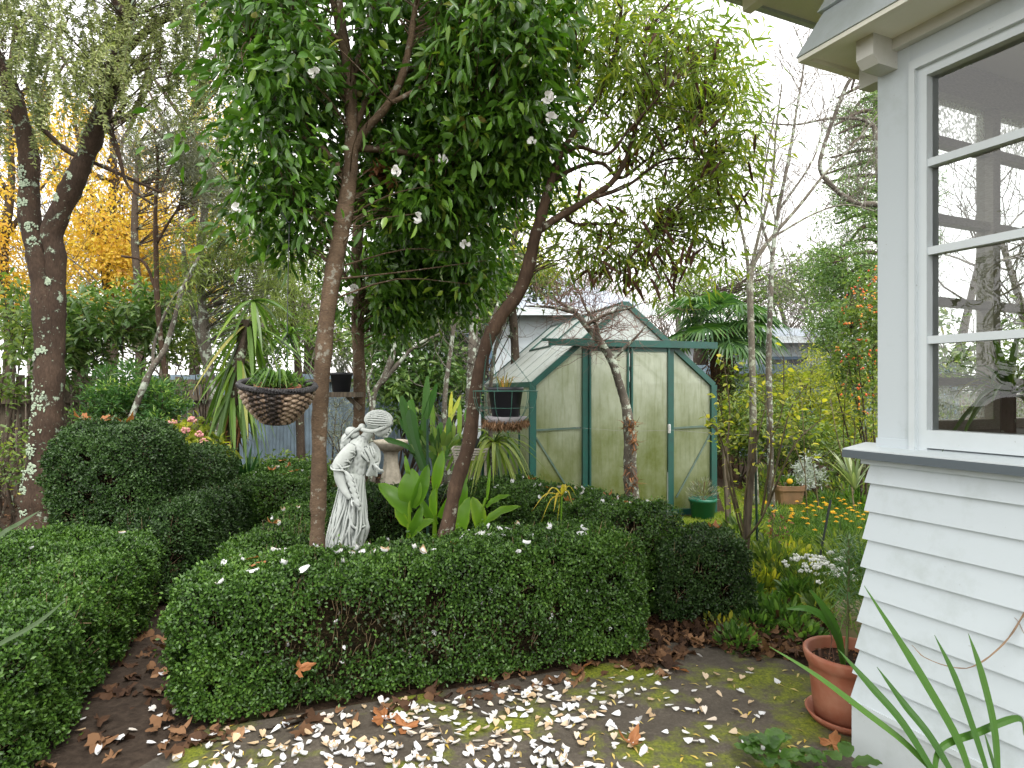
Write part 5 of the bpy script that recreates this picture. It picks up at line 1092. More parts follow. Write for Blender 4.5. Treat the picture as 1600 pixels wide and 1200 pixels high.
def canna(label, stem, leaves):
    b = np.append(stem[0][:2], 0); t = thing('canna_plant', label, 'plant', b); mb = MB(); mb.tube(smooth_path([b] + list(stem), 4), np.linspace(.02, .008, 4 * len(stem) + 1), 8, rnd=.6); mb.build('stem', M_canna, t)
    for (a, e, w, bd, fc, r) in leaves: q = MB(); broad(q, a, e, w, bd, fc, rnd=r); q.build('leaf', M_canna, t, True)
F0 = (0, -1, .3); Fl = (-.5, -.9, .3); Fr = (.5, -.9, .3); Fu = (.2, -.5, .9)
canna('canna plant with broad paddle leaves nearest the statue', [r3(905, 1180), r3(905, 1050), r3(925, 930)], [(r3(908, 1075), r3(778, 945), .125, .14, (.3, -1, .5), .2), (r3(908, 1045), r3(918, 885), .17, .1, F0, .25), (r3(920, 1050), r3(985, 870), .10, .1, Fr, .1), (r3(905, 1130), r3(845, 1030), .075, .1, Fl, .45), (r3(912, 1170), r3(1005, 1095), .10, .16, Fu, .35), (r3(900, 1180), r3(960, 1040), .08, .1, Fr, .15), (r3(905, 925), r3(888, 830), .035, .06, F0, .3)])
canna('canna plant with upright leaves behind the thin green stake', [r3(1010, 1190, 4.25), r3(1015, 1050, 4.25), r3(1020, 950, 4.25)], [(r3(1012, 975, 4.25), r3(1045, 808, 4.25), .085, .06, F0, .35), (r3(1012, 1080, 4.2), r3(1008, 965, 4.2), .075, .08, Fl, .4), (r3(1030, 1090, 4.3), r3(1150, 910, 4.3), .10, .1, Fr, .2), (r3(1020, 1120, 4.3), r3(950, 1010, 4.3), .08, .1, Fl, .15), (r3(1060, 1180, 4.2), r3(1145, 1000, 4.25), .12, .1, F0, .3)])
canna('canna plant with yellow edged leaves right of the leaning trunk', [r4(130, 1180, 3.95), r4(130, 1120, 3.95), r4(165, 1000, 3.95)], [(r4(60, 1160, 4.0), r4(92, 995, 4.0), .12, .1, Fl, .35), (r4(140, 1140, 3.95), r4(108, 995, 3.95), .115, .12, Fr, .5), (r4(150, 1130, 3.9), r4(312, 1030, 3.85), .085, .14, Fu, .35), (r4(165, 1040, 3.95), r4(272, 984, 3.95), .055, .12, Fu, .3), (r4(50, 1060, 4.05), r4(60, 890, 4.05), .09, .1, Fr, .15), (r4(170, 1010, 3.95), r4(185, 860, 3.95), .022, .03, F0, .4)])
mb = MB(); yb = np.append(P(860, 840, 4.0)[:2], 0); yt = P(878, 775, 4.0)
for (x, y) in ((845, 812), (830, 795), (895, 785), (900, 770), (870, 815), (885, 765), (850, 775), (865, 795)): e = P(x, y, 4.0 + U(-.1, .1)); m_ = (yt + e) / 2 + (0, 0, .05); mb.strap(smooth_path([yt, m_, e + (0, 0, -.02)], 4), [.006, .02, .028, .026, .024, .02, .014, .006, .001], .2, rnd=U(0, 1))
yp = thing('yellowed_plant', 'yellowed drooping strap leaved plant above the diagonal hedge', 'plant', yb); mb.build('leaves', m_leaf('yellow_leaves', [(0, (.30, .28, .03)), (.5, (.55, .42, .05)), (1, (.62, .5, .12))], .5, .35), yp); mb = MB(); mb.tube(smooth_path([yb, (yb + yt) / 2 + (.02, 0, 0), yt]), .006, 6, rnd=.5); mb.build('stem', M_canna, yp)

def straps(name, label, cat, c, n, L, w, mat, el=(.1, 1.3), droop=.7, group=None, parent=None, trunk=None, part='leaves'):
    c = np.asarray(c, float); t = thing(name, label, cat, (c[0], c[1], 0), group) if parent is None else parent; mb = MB()
    for k in range(n):
        a = U(0, 6.28); e = U(*el); l = L * U(.7, 1.15); h = np.array((math.cos(a), math.sin(a), 0)); s = np.linspace(0, 1, 7)[:, None]
        mb.strap(c + h * l * math.cos(e) * s + np.array((0, 0, 1)) * l * (math.sin(e) * s - droop * s * s * U(.6, 1.3)), w * np.array((.6, .9, 1, .95, .75, .45, .04)), .18, rnd=U(0, 1))
    mb.build(part, mat, t); return t
M_cord = m_leaf('cordyline_leaves', [(0, (.05, .10, .022)), (.6, (.11, .20, .032)), (.9, (.22, .30, .045)), (.97, (.30, .28, .08)), (1, (.20, .12, .05))], .4, .3, .45, gain=1.0)
M_yuc = m_leaf('yucca_leaves', [(0, (.012, .05, .014)), (.6, (.03, .10, .025)), (1, (.09, .17, .05))], .4, .2, .45, gain=1.3)
ck = thing('cordyline', 'cordyline with long drooping green and yellow strap leaves', 'plant', np.append(P(362, 700, 6.6)[:2], 0))
for (px, py, n_, e0, e1, L_) in ((395, 470, 14, -1.2, .5, .5), (388, 505, 30, -1.3, -.1, .75), (374, 560, 34, -1.4, -.4, .7), (362, 610, 30, -1.45, -.6, .55)): straps('x', '', '', P(px, py, 6.6), n_, L_, .05, M_cord, (e0, e1), .55, parent=ck)
mb = MB(); mb.tube(smooth_path([np.append(P(362, 700, 6.6)[:2], 0), P(366, 620, 6.6), P(385, 500, 6.6)]), .06, 8, .1); mb.build('trunk', B_dark, ck); mb = MB(); shag(mb, P(368, 640, 6.6), .10, 26, .5, .04, 2.6); mb.build('dead_leaves', M_dry, ck)
straps('cordyline', 'small pale green cordyline head above the wicker basket', 'plant', P(452, 525, 7.4), 46, .42, .028, M_lush, (-.3, 1.2), .7)
straps('yucca', 'dark green spiky yucca left of the wicker basket', 'plant', (*P(383, 720, 6.9)[:2], .28), 90, .62, .05, M_yuc, (.15, 1.45), .15)
M_fern = M_lush
def fern(label, c, n, L, mat=M_lush, nm='fern'):
    c = np.asarray(c, float); t = thing(nm, label, 'fern', (c[0], c[1], 0)); pp, aa, nn_ = [], [], []; mb = MB()
    for k in range(n):
        a = U(0, 6.28); h = np.array((math.cos(a), math.sin(a), 0)); l = L * U(.7, 1.1); e = U(.4, 1.1); s = np.linspace(0, 1, 9)[:, None]; q = c + h * l * math.cos(e) * s + np.array((0, 0, 1)) * l * (math.sin(e) * s - .75 * s * s); mb.tube(q, .002, 3, cap=False)
        for u in np.linspace(.1, .98, 22):
            i = min(int(u * 8), 7); p = q[i] + (q[i + 1] - q[i]) * (u * 8 - i); tg = nrm(q[i + 1] - q[i]); sd = nrm(np.cross(tg, (0, 0, 1)))
            for sg in (-1, 1): pp.append(p); aa.append(sd * sg + tg * .35); nn_.append(np.cross(tg, sd) * -1)
    mb.build('stems', M_twig, t); n = len(pp); ll = .14 * L * np.tile(np.repeat(np.sin(np.linspace(.35, 3.0, 22)), 2), n // 44) + .01; field('fronds', t, mat, np.array(pp), np.array(aa), np.array(nn_), ll, ll * .32, T_LANCE); return t
fern('light green fern below the yucca', (*P(395, 715, 6.3)[:2], .35), 16, .5); fern('flat spreading fern on the leaf litter left of the camellia trunk', (*P(445, 735, 7.0)[:2], .42), 12, .55)

def shrub(label, spec, mat, K, spread, L, W, base, name='shrub', cat='shrub', stems=7, tmpl=T_OVAL, droop=0.1, flat=.45, sbark=None, dd=None, sr=.018):
    cs = blobs(spec); base = np.array((base[0], base[1], 0.0)); t = thing(name, label, cat, base); mb = MB(); lm = []
    for i in rng.choice(len(cs), min(stems, len(cs)), replace=False):
        b = base + rdir(1)[0] * (.18, .18, 0); q = smooth_path([b, b * .55 + cs[i] * .45 + rdir(1)[0] * .08, cs[i]], 5); lm.append((q, None)); mb.tube(q, np.linspace(sr, .005, len(q)), 6)
    twigs_to(mb, skeleton(lm), cs, .003, .0012, .05, 3); mb.build('stems', sbark or B_dark, t)
    p, ax, nr, rnd = clusters(cs, K, spread, droop, flat); n = len(p); k = p[:, 2] > .02
    field('foliage', t, mat, p[k], ax[k], nr[k], L * U(.65, 1.25, k.sum()), W * U(.75, 1.2, k.sum()), tmpl, rnd[k]); return t
M_rho = m_leaf('rhododendron_leaves', [(0, (.025, .055, .016)), (.5, (.06, .115, .028)), (1, (.15, .20, .055))], .38, .25, .5, gain=1.45)
M_mid = m_leaf('mid_green_leaves', [(0, (.03, .055, .015)), (.5, (.075, .12, .027)), (.9, (.16, .20, .04)), (1, (.30, .28, .05))], .42, .32, .4, gain=1.45)
M_tip = m_leaf('pieris_leaves', [(0, (.02, .06, .016)), (.6, (.05, .12, .03)), (.85, (.16, .26, .05)), (1, (.46, .54, .14))], .4, .3, .4, gain=1.3)
M_yg = m_leaf('yellow_green_leaves', [(0, (.07, .10, .016)), (.5, (.18, .21, .028)), (.85, (.36, .34, .04)), (1, (.5, .42, .05))], .45, .4, .3, gain=1.3)
M_dk = m_leaf('deep_green_leaves', [(0, (.012, .028, .010)), (.5, (.03, .065, .016)), (1, (.075, .12, .03))], .36, .22, .5, gain=1.5)
shrub('broad leaved rhododendron right of the forked trunk', [(165, 500, 8.6, 90, 55, .6, 85), (110, 560, 8.4, 60, 60, .5, 50), (240, 480, 8.8, 60, 60, .5, 45), (60, 520, 8.6, 70, 60, .5, 45)], M_rho, 15, .2, .15, .048, (-5.4, 8.7), stems=9, flat=.6)
shrub('bushy pieris with pale green tips behind the hedge mound', [(215, 615, 7.2, 70, 48, .5, 90), (170, 640, 7.0, 40, 40, .4, 35), (250, 640, 7.1, 30, 40, .4, 30)], M_tip, 40, .13, .075, .018, (-4.2, 7.2), tmpl=T_LANCE, droop=-.4)
shrub('light leafy bush against the paling fence at left edge', [(20, 500, 7.2, 60, 70, .5, 50), (10, 590, 7.0, 50, 50, .4, 22)], M_mid, 16, .2, .08, .035, (-5.8, 7.3))
shrub('low tangled shrub at the foot of the paling fence', [(20, 700, 6.2, 50, 60, .4, 26), (-20, 740, 6, 60, 50, .4, 20)], M_mid, 14, .18, .06, .025, (-4.9, 6.3))
shrub('mixed leafy shrub below the autumn trees', [(330, 520, 9.2, 70, 60, .6, 55), (260, 530, 9.4, 60, 40, .5, 30), (420, 560, 9.6, 50, 40, .5, 22), (350, 590, 9, 50, 30, .4, 18)], M_mid, 20, .22, .10, .035, (-4.3, 9.3))
M_pink = m_plain('pink_flowers', (.62, .24, .28), (.50, .30, .22), .7, 30)
hy = shrub('hydrangea with faded pink flower heads beside the hedge mound', [(300, 680, 6.4, 38, 26, .3, 34), (325, 705, 6.3, 30, 20, .2, 18)], M_yg, 9, .10, .085, .05, (-3.15, 6.4))
for (px, py) in ((300, 656), (312, 678), (270, 660), (318, 690), (290, 672)):
    mb = MB(); c = P(px, py, 6.2)
    for q in rdir(26): mb.ball(c + q * .035 * np.array((1, 1, .7)), .012, None, 6, 4)
    mb.build('flower_head', M_pink, hy)
shrub('dense dark broad leaved shrub between the camellia trunk and the lichen stems', [(640, 560, 8.8, 75, 70, .6, 95), (700, 600, 8.6, 60, 60, .5, 60), (620, 620, 8.4, 50, 50, .5, 45), (590, 560, 9, 40, 70, .5, 30)], M_rho, 18, .2, .12, .042, (-1.5, 8.8), stems=9)
shrub('tall glossy shrub behind the lichen stems', [(680, 480, 9.8, 80, 60, .6, 60), (600, 500, 9.8, 60, 50, .6, 34), (760, 470, 9.8, 50, 60, .5, 40), (800, 430, 9.8, 50, 40, .5, 34), (640, 430, 9.8, 60, 50, .5, 50), (720, 430, 9.8, 60, 50, .5, 50), (860, 440, 10, 40, 40, .5, 18)], M_dk, 22, .25, .11, .04, (-1.2, 9.9))
shrub('wispy grey shrub beneath the trunk board', [(535, 660, 7.6, 38, 60, .3, 60), (560, 700, 7.4, 40, 40, .3, 30)], M_gry, 24, .15, .05, .008, (-2.0, 7.6), tmpl=T_LANCE)
shrub('low leafy ground shrub between trunk and fence', [(440, 730, 8.0, 60, 25, .5, 40), (520, 740, 7.8, 40, 20, .4, 24)], M_mid, 14, .16, .07, .03, (-2.6, 8.0), stems=5)
# lichen stems left of the greenhouse
for lab, lm in (('pair of pale lichen covered trunks left of the greenhouse', [limb([(733, 760, 15), (735, 640, 14), (738, 540, 13), (745, 460, 12), (752, 380, 10), (750, 280, 7)], 7.6), limb([(745, 470, 7), (725, 420, 6), (722, 370, 4)], 7.6), limb([(738, 560, 6), (760, 520, 5), (780, 470, 4)], 7.6)]),
                ('thin dark lichen stem rising from behind the canna leaves', [limb([(694, 730, 8), (694, 650, 7.5), (698, 590, 7), (704, 550, 6), (712, 490, 6), (722, 440, 5), (730, 380, 3)], 6.6), limb([(696, 690, 8), (715, 670, 8), (725, 650, 6), (735, 640, 4)], 6.6)]),
                ('slanting lichen branch tree behind the bird bath', [limb([(580, 700, 9), (584, 620, 8), (600, 590, 9), (612, 560, 9), (618, 530, 7), (628, 500, 5), (650, 470, 3)], 7.9), limb([(596, 600, 7), (625, 565, 6), (650, 540, 5), (690, 520, 3)], 7.9), limb([(582, 650, 5), (575, 600, 4), (582, 575, 3)], 7.8)]),
                ('mossy slim stem beside the wire basket', [limb([(770, 740, 6), (765, 640, 6), (768, 590, 5.5), (775, 540, 5), (790, 500, 4), (800, 450, 3)], 5.6)])):
    t = thing('lichen_tree', lab, 'tree', (*lm[0][0][0][:2], 0)); mb = MB()
    lm = rooted(thin(lm, .55))
    for p, r in lm: mb.tube(p, r, 10, .07)
    mb.build('trunk', B_grey, t, True)
    mb = MB(); sk = skeleton(lm); i = rng.choice(len(sk), 14); twigfield(mb, sk[i], nrm(rdir(14) + (0, 0, .5)), 2, .35, .005, .8, .1, 3); mb.build('twigs', M_bt, t)
# orchid cactus, strap plant below the wire basket
M_epi = m_leaf('flat_stems', [(0, (.03, .10, .02)), (.6, (.08, .19, .03)), (.85, (.22, .33, .05)), (1, (.5, .5, .06))], .35, .25, .45)
ep = thing('orchid_cactus', 'orchid cactus with flat upright green stems beside the bird bath', 'plant', (*P(690, 720, 6.3)[:2], 0)); mb = MB()
for (x0, y0, x1, y1, w_, r) in ((662, 690, 668, 588, 20, .3), (640, 680, 628, 618, 24, .2), (655, 690, 682, 600, 22, .1), (676, 690, 676, 632, 16, .7), (700, 690, 706, 612, 12, 1), (650, 690, 640, 640, 30, .1), (690, 690, 720, 618, 12, .95), (700, 700, 702, 652, 18, .5), (716, 690, 718, 630, 14, .8), (640, 700, 600, 685, 16, .15), (680, 700, 690, 660, 22, .4), (660, 700, 655, 668, 26, .35), (730, 690, 728, 640, 14, .6), (645, 640, 640, 625, 22, .5), (655, 705, 625, 655, 18, .1)):
    dd = 6.3 + U(-.25, .25); b = P(x0 * .5 + 340, 735, dd); b[2] = max(b[2], .4); q = smooth_path([b, P(x0, y0, dd), P(x1, y1, dd)], 5); mb.strap(q, .58 * w_ * dd / 1000 * np.linspace(.5, 1, len(q)) * np.append(np.ones(len(q) - 1), .35), .1, (rng.normal() * .3, -1, .1), r)
mb.build('stems', M_epi, ep); mb = MB(); mb.lathe((*P(690, 720, 6.3)[:2], .0), [(.02, 0), (.12, 0), (.15, .42), (.14, .42), (.02, .40)], 20); tag(mb.build('blue_pot', m_plain('slate_blue_plastic', (.05, .10, .12), (.04, .08, .10), .5)), 'slate blue pot holding the orchid cactus', 'plant pot')
small_leaves('leaves', ep, M_rho, P(690, 715, 6.2), 70, (.3, .25, .25), .16, .07)
straps('strap_plant', 'long strap leaved plant hanging below the wire basket', 'plant', (*P(772, 690, 5.6)[:2], .98), 70, .50, .032, M_mid, (-.2, 1.2), 1.15)
mbx = thing('slatted_basket', 'dark slatted basket with a black pot behind the leaning trunk', 'basket', P(735, 715, 5.5)); mb = MB(); c = P(735, 700, 5.5)
for k in range(6): mb.box(c + (0, 0, -.018 * k), (.15 - .006 * k, .12 - .006 * k, .006)) if k == 5 else [mb.box(c + (0, s * (.12 - .006 * k), -.022 * k), (.15 - .006 * k, .006, .007)) for s in (-1, 1)] + [mb.box(c + (s * (.15 - .006 * k), 0, -.022 * k), (.006, .12 - .006 * k, .007)) for s in (-1, 1)]
for a_ in (-1, 1): mb.bar(c + (a_ * .13, 0, -.11), (c[0] + a_ * .13, c[1], .0), .02, .02, (0, 1, 0))
mb.build('slats', M_dark, mbx); mb = MB(); mb.lathe(c, [(.06, -.1), (.08, .08), (.074, .08), (.02, .06)], 20); mb.build('pot', M_black, mbx)

# ---------------- right garden
def canes(name, label, cat, lines, d, mat, leafm, nleaf, L, W, r=.009, frac=.5, tmpl=T_OVAL):
    b = np.append(P(*lines[0][0], d)[:2], 0); t = thing(name, label, cat, b); mb = MB(); ends = []
    for ln in lines:
        q = smooth_path([P(x, y, d + (0 if i == 0 else U(-.25, .25))) for i, (x, y) in enumerate(ln)], 5); mb.tube(q, np.linspace(r, r * .35, len(q)), 6, .06, rnd=U(0, 1)); ends.append(q[int(len(q) * (1 - frac)):])
        for k in range(5): i = rng.integers(len(q) // 2, len(q)); v = nrm(rdir(1)[0] + (0, 0, .6)); mb.tube([q[i], q[i] + v * .08, q[i] + v * .16 + (0, 0, .03)], [.003, .002, .001], 4); ends.append(np.array([q[i] + v * .16, q[i] + v * .1]))
    mb.build('canes', mat, t); e = np.concatenate(ends); c = e[rng.choice(len(e), nleaf)] + rdir(nleaf) * .05; q = rdir(nleaf); field('foliage', t, leafm, c, nrm(q * (1, 1, .5) + (0, 0, -.1)), nrm(rdir(nleaf) * .5 + (0, 0, .7)), L * U(.6, 1.2, nleaf), W * U(.7, 1.2, nleaf), tmpl); return t
M_cane = m_plain('rose_canes', (.15, .12, .06), (.08, .06, .04), .75, 20, .3)
canes('rose_bush', 'staked rose bush with upright brown canes and yellowing leaves', 'rose bush', [[(1162, 905), (1163, 850), (1150, 800), (1138, 700), (1120, 610)], [(1163, 850), (1165, 770), (1180, 700), (1200, 620)], [(1164, 845), (1195, 800), (1215, 720), (1235, 640), (1262, 600)], [(1163, 835), (1145, 760), (1128, 690), (1112, 660)], [(1190, 805), (1205, 690), (1190, 600)], [(1164, 850), (1178, 740), (1220, 650), (1225, 560)], [(1150, 800), (1135, 730), (1140, 640), (1130, 560)], [(1200, 790), (1216, 750), (1245, 690), (1290, 650)]], 4.9, M_cane, M_yg, 330, .055, .036, .010, .45)
canes('rose_bush', 'bare caned rose bush in front of the house post', 'rose bush', [[(1335, 800), (1328, 740), (1318, 690), (1322, 600), (1330, 560)], [(1330, 760), (1310, 690), (1295, 610)], [(1333, 770), (1345, 690), (1350, 620)], [(1328, 740), (1335, 660), (1300, 640)]], 7.3, M_cane, M_yg, 90, .07, .04)
canes('rose_bush', 'tall thin rose with few leaves left of the dark stake', 'rose bush', [[(1262, 815), (1258, 740), (1255, 660), (1250, 600)], [(1258, 740), (1240, 690), (1235, 650)], [(1280, 800), (1270, 720), (1262, 690)]], 7.0, M_cane, M_yg, 60, .075, .05, .007)
canes('dead_stalks', 'brown dead flower stalks on the lawn by the green stake', 'plant', [[(1210, 880), (1208, 840), (1205, 800)], [(1214, 880), (1214, 850), (1220, 815)]], 5.4, M_cane, M_dry, 40, .05, .025, .006, .8)
shrub('ferny yellow green shrub below the neighbouring cottage', [(1265, 590, 10.5, 55, 45, .6, 70), (1220, 620, 10.2, 45, 45, .5, 40), (1300, 640, 10, 40, 50, .5, 40), (1180, 620, 10.6, 30, 35, .4, 20)], M_yg, 34, .2, .07, .02, (4.8, 10.4), tmpl=T_LANCE)
shrub('dark green bush behind the rose canes', [(1180, 650, 9.2, 50, 45, .5, 45), (1150, 600, 10, 30, 45, .4, 22), (1240, 670, 9.2, 50, 40, .5, 40), (1290, 700, 9, 45, 40, .4, 34), (1335, 720, 8.4, 35, 45, .4, 32)], M_mid, 24, .2, .08, .026, (3.9, 9.4))
# shrub('red leaved twiggy bush near the cottage wall', [(1265, 550, 12, 40, 20, .5, 10), (1330, 560, 11.5, 40, 30, .4, 12)], m_leaf('red_leaves', [(0, (.25, .05, .05)), (1, (.5, .16, .12))], .5, .3), 10, .2, .07, .03, (5.6, 11.8))
bshrub = shrub('orange berried bush spilling beside the house post', [(1345, 520, 7.4, 40, 70, .4, 60), (1365, 470, 7.4, 35, 60, .4, 45), (1350, 620, 7.3, 35, 60, .4, 45), (1330, 570, 7.4, 30, 40, .3, 26), (1400, 520, 7.5, 40, 120, .4, 50)], M_mid, 16, .16, .055, .028, (4.3, 7.5), stems=9)
mb = MB(); cs = blobs([(1345, 510, 7.2, 42, 80, .3, 50), (1350, 600, 7.1, 36, 50, .3, 20), (1365, 450, 7.2, 30, 40, .3, 16)])
for c in cs: [mb.ball(c + rdir(1)[0] * .02, U(.008, .013), None, 7, 5, U(0, 1)) for k in range(2)]
mb.build('berries', m_leaf('orange_berries', [(0, (.50, .06, .015)), (.6, (.62, .16, .02)), (1, (.70, .36, .04))], .35, 0, .5), bshrub)
M_sil = m_leaf('silver_leaves', [(0, (.32, .36, .34)), (1, (.62, .66, .64))], .7, .15, .2)
shrub('silvery white leaved plant behind the square planter', [(1265, 735, 8.3, 26, 26, .2, 34), (1250, 755, 8.2, 20, 14, .2, 14)], M_sil, 26, .09, .06, .018, (3.9, 8.3), stems=6, tmpl=T_LANCE, droop=-.3, sr=.008)
M_flax = m_leaf('variegated_flax', [(0, (.12, .17, .09)), (.5, (.25, .31, .18)), (1, (.45, .48, .30))], .4, .2, .4)
straps('flax', 'variegated grey green flax beside the house post', 'plant', (*P(1335, 740, 7.0)[:2], .35), 26, .62, .04, M_flax, (.5, 1.4), .25)
straps('day_lily', 'clump of bright green strap leaves at the weatherboard corner', 'plant', (*P(1352, 860, 4.6)[:2], .05), 46, .52, .022, M_lush, (.6, 1.45), .3)
# low mounds: fern-leaved, white alyssum, orange daisies
def mound(name, label, cat, c, r, h, n, mat, L, W, tmpl=T_LANCE, group=None):
    c = np.array((c[0], c[1], 0.0)); t = thing(name, label, cat, c, group); q = rdir(n); q[:, 2] = np.abs(q[:, 2]); k = U(.2, 1, n) ** .5
    field('foliage', t, mat, c + q * np.array((r, r, h)) * k[:, None], nrm(q + (0, 0, .5) + rdir(n) * .5), rdir(n) + (0, 0, .6), L * U(.6, 1.3, n), W * U(.7, 1.2, n), tmpl); return t
M_whf = m_plain('white_florets', (.82, .83, .80), (.72, .74, .70), .7, 30)
for lab, px, py, n in (('mound of white flowers in front of the dark stake', 1262, 905, 26), ('white flowered mound against the weatherboards', 1325, 900, 16), ('white flowers above feathery leaves behind the big pot', 1290, 925, 20)):
    g = G(px, py + 20); t = mound('alyssum', lab, 'flowers', g, .19, .22, 420, M_mid, .06, .008); mb = MB()
    for k in range(n):
        q = rdir(1)[0]; q[2] = abs(q[2]); c = g + q * np.array((.18, .16, .10)) + (0, 0, .17)
        for z in rdir(9): mb.ball(c + z * np.array((.018, .018, .008)), .0075, None, 6, 4)
    mb.build('flowers', M_whf, t)
M_org = m_leaf('orange_daisies', [(0, (.58, .28, .015)), (.5, (.64, .42, .02)), (1, (.68, .52, .04))], .6, .15, .2)
pr = mound('daisy_plant', 'low bright green plant with flat orange yellow daisies on the lawn', 'flowers', G(1280, 850), .22, .16, 380, M_lush, .07, .007, group='orange daisy plants on the lawn')
mb = MB(); c0 = G(1280, 850); sm = MB()
for k in range(7):
    a_ = U(0, 6.28); r = .26 * math.sqrt(U(0, 1)); c = c0 + np.array((r * math.cos(a_), r * math.sin(a_), U(.16, .27))); rn = U(0, 1); sm.tube([c0 + (c - c0) * (.6, .6, .1), c], .0018, 3); mb.ball(c + (0, 0, .004), (.010, .010, .006), None, 7, 4, 0)
    for j in range(9): b = j * .698; mb.strap([c, c + np.array((math.cos(b), math.sin(b), .05)) * .013, c + np.array((math.cos(b), math.sin(b), -.1)) * .024], [.006, .011, .006], .1, rnd=rn)
mb.build('flowers', M_org, pr); sm.build('stems', M_lush, pr)
for (px, py) in ((1230, 848), (1300, 836), (1330, 832), (1345, 846), (1335, 818), (1300, 818), (1235, 826), (1270, 824), (1350, 828)):
    g = G(px, py); dup(pr, g, U(0, 6.28))
leafy = [('leafy green weed by the foot of the rose stake', 1172, 960, .13, .16, M_lush), ('ragged green plant in the leaf litter right of the dark hedge block', 1215, 975, .14, .15, M_lush), ('bright low plant beside the path edge', 1190, 925, .14, .14, M_yg), ('broad leaved seedling among brown leaves', 1245, 945, .13, .16, M_lush), ('dark leafy clump at the green stake', 1225, 920, .15, .16, M_mid), ('feathery green clump left of the terracotta pot', 1290, 970, .14, .18, M_mid), ('yellow green clump below the rose canes', 1200, 890, .16, .14, M_yg)]
for lab, px, py, r, h, m in leafy: mound('garden_plant', lab, 'plant', G(px, py), r, h, 130, m, .075, .03, T_OVAL)
# broad soft leaves at the bottom edge
for lab, px, py, n, r in (('soft broad leaved plant at the bottom edge near the mossy patio', 1205, 1205, 22, .09), ('round leaved plant at the bottom edge below the terracotta saucer', 1320, 1235, 18, .12)):
    c = G(px, py); t = thing('broadleaf_plant', lab, 'plant', c); mb = MB()
    for k in range(n): a_ = U(0, 6.28); h = np.array((math.cos(a_), math.sin(a_), 0)); L = U(.05, .1); b = c + h * r * U(.1, .8) + (0, 0, U(.02, .10)); broad(mb, b, b + h * L + (0, 0, U(-.01, .03)), L * .85, .1, (0, 0, 1), .15, U(.05, .5))
    mb.build('leaves', M_lush, t, True)
# foreground blades
def blades(name, label, lines, d, mat, wall=None):
    b = np.append(P(*lines[0][0][0], d)[:2], 0.01); t = thing(name, label, 'plant', b)
    for pts, w_ in lines:
        q = smooth_path([P(x, y, d + .10 * i / len(pts)) for i, (x, y) in enumerate(pts)], 6); g = q[0].copy(); g[2] = 0.0; g[0] -= .02; q = np.vstack([[g], [g * .4 + q[0] * .6], q]) if q[0][2] > .03 else q; s = np.linspace(0, 1, len(q)); mb = MB()
        mb.strap(q, w_ * d / 1000 * np.minimum(1, .5 + s * 1.6) * np.clip((1 - s) * 3.2, .03, 1) ** .75, .10, (.25, -1, .35), U(.2, .8)); mb.build('leaf', mat, t)
blades('iris_plant', 'iris clump with long sword leaves in front of the weatherboards', [([(1522, 1230), (1495, 1155), (1450, 1075), (1407, 1005), (1350, 915)], 15), ([(1470, 1225), (1410, 1130), (1360, 1072), (1310, 1015)], 13), ([(1460, 1210), (1440, 1187), (1407, 1155), (1355, 1115), (1275, 1055), (1202, 1010)], 10), ([(1497, 1225), (1452, 1150), (1412, 1100), (1370, 1042)], 13), ([(1548, 1225), (1517, 1130), (1490, 1055), (1460, 992)], 12), ([(1560, 1230), (1552, 1135), (1532, 1050), (1513, 990)], 14), ([(1460, 1240), (1467, 1172), (1525, 1145), (1590, 1122), (1600, 1150)], 12), ([(1560, 1225), (1550, 1187), (1537, 1142)], 7)], 1.72, M_iris)
blades('flax', 'blurred green blades leaning in at the left edge', [([(-60, 1040), (0, 1006), (60, 972), (106, 934)], 7), ([(-80, 900), (0, 836), (30, 818), (62, 798)], 7)], 1.0, m_leaf('dull_blades', [(0, (.04, .07, .026)), (1, (.065, .105, .04))], .6, .2))
mb = MB(); mb.tube(smooth_path([P(1640, 880, 1.95), P(1600, 960, 2.0), P(1562, 1012, 2.03), P(1510, 1044, 2.08), P(1450, 1030, 2.15), P(1425, 1008, 2.2)], 6), np.linspace(.0035, .0012, 31), 5, .25); mb.tube(smooth_path([P(1600, 990, 2.0), P(1590, 970, 2.02), P(1578, 960, 2.05)], 4), .001, 4); tag(mb.build('dry_vine', m_plain('dry_vine', (.33, .22, .14), (.22, .15, .1), .8)), 'thin dry vine tendril crossing the weatherboards', 'vine')
hp = straps('house_plant', 'strap leaved house plant standing inside the window', 'plant', H(.25, -.42, 1.42), 44, .40, .026, M_cord, (.0, 1.4), .6)
hp.location = H(.25, -.42, 1.12); [fix(ch, hp) for ch in hp.children]
mb = MB(); mb.tube([H(.25, -.42, 1.10), H(.25, -.42, 1.46)], .025, 8); mb.build('stem', B_dark, hp); mb = MB(); mb.lathe(H(.25, -.42, .56), [(.02, .0), (.10, 0), (.13, .60), (.12, .60), (.02, .58)], 20); tag(mb.build('indoor_planter', M_terra2), 'tall clay planter of the house plant inside the porch window', 'plant pot')

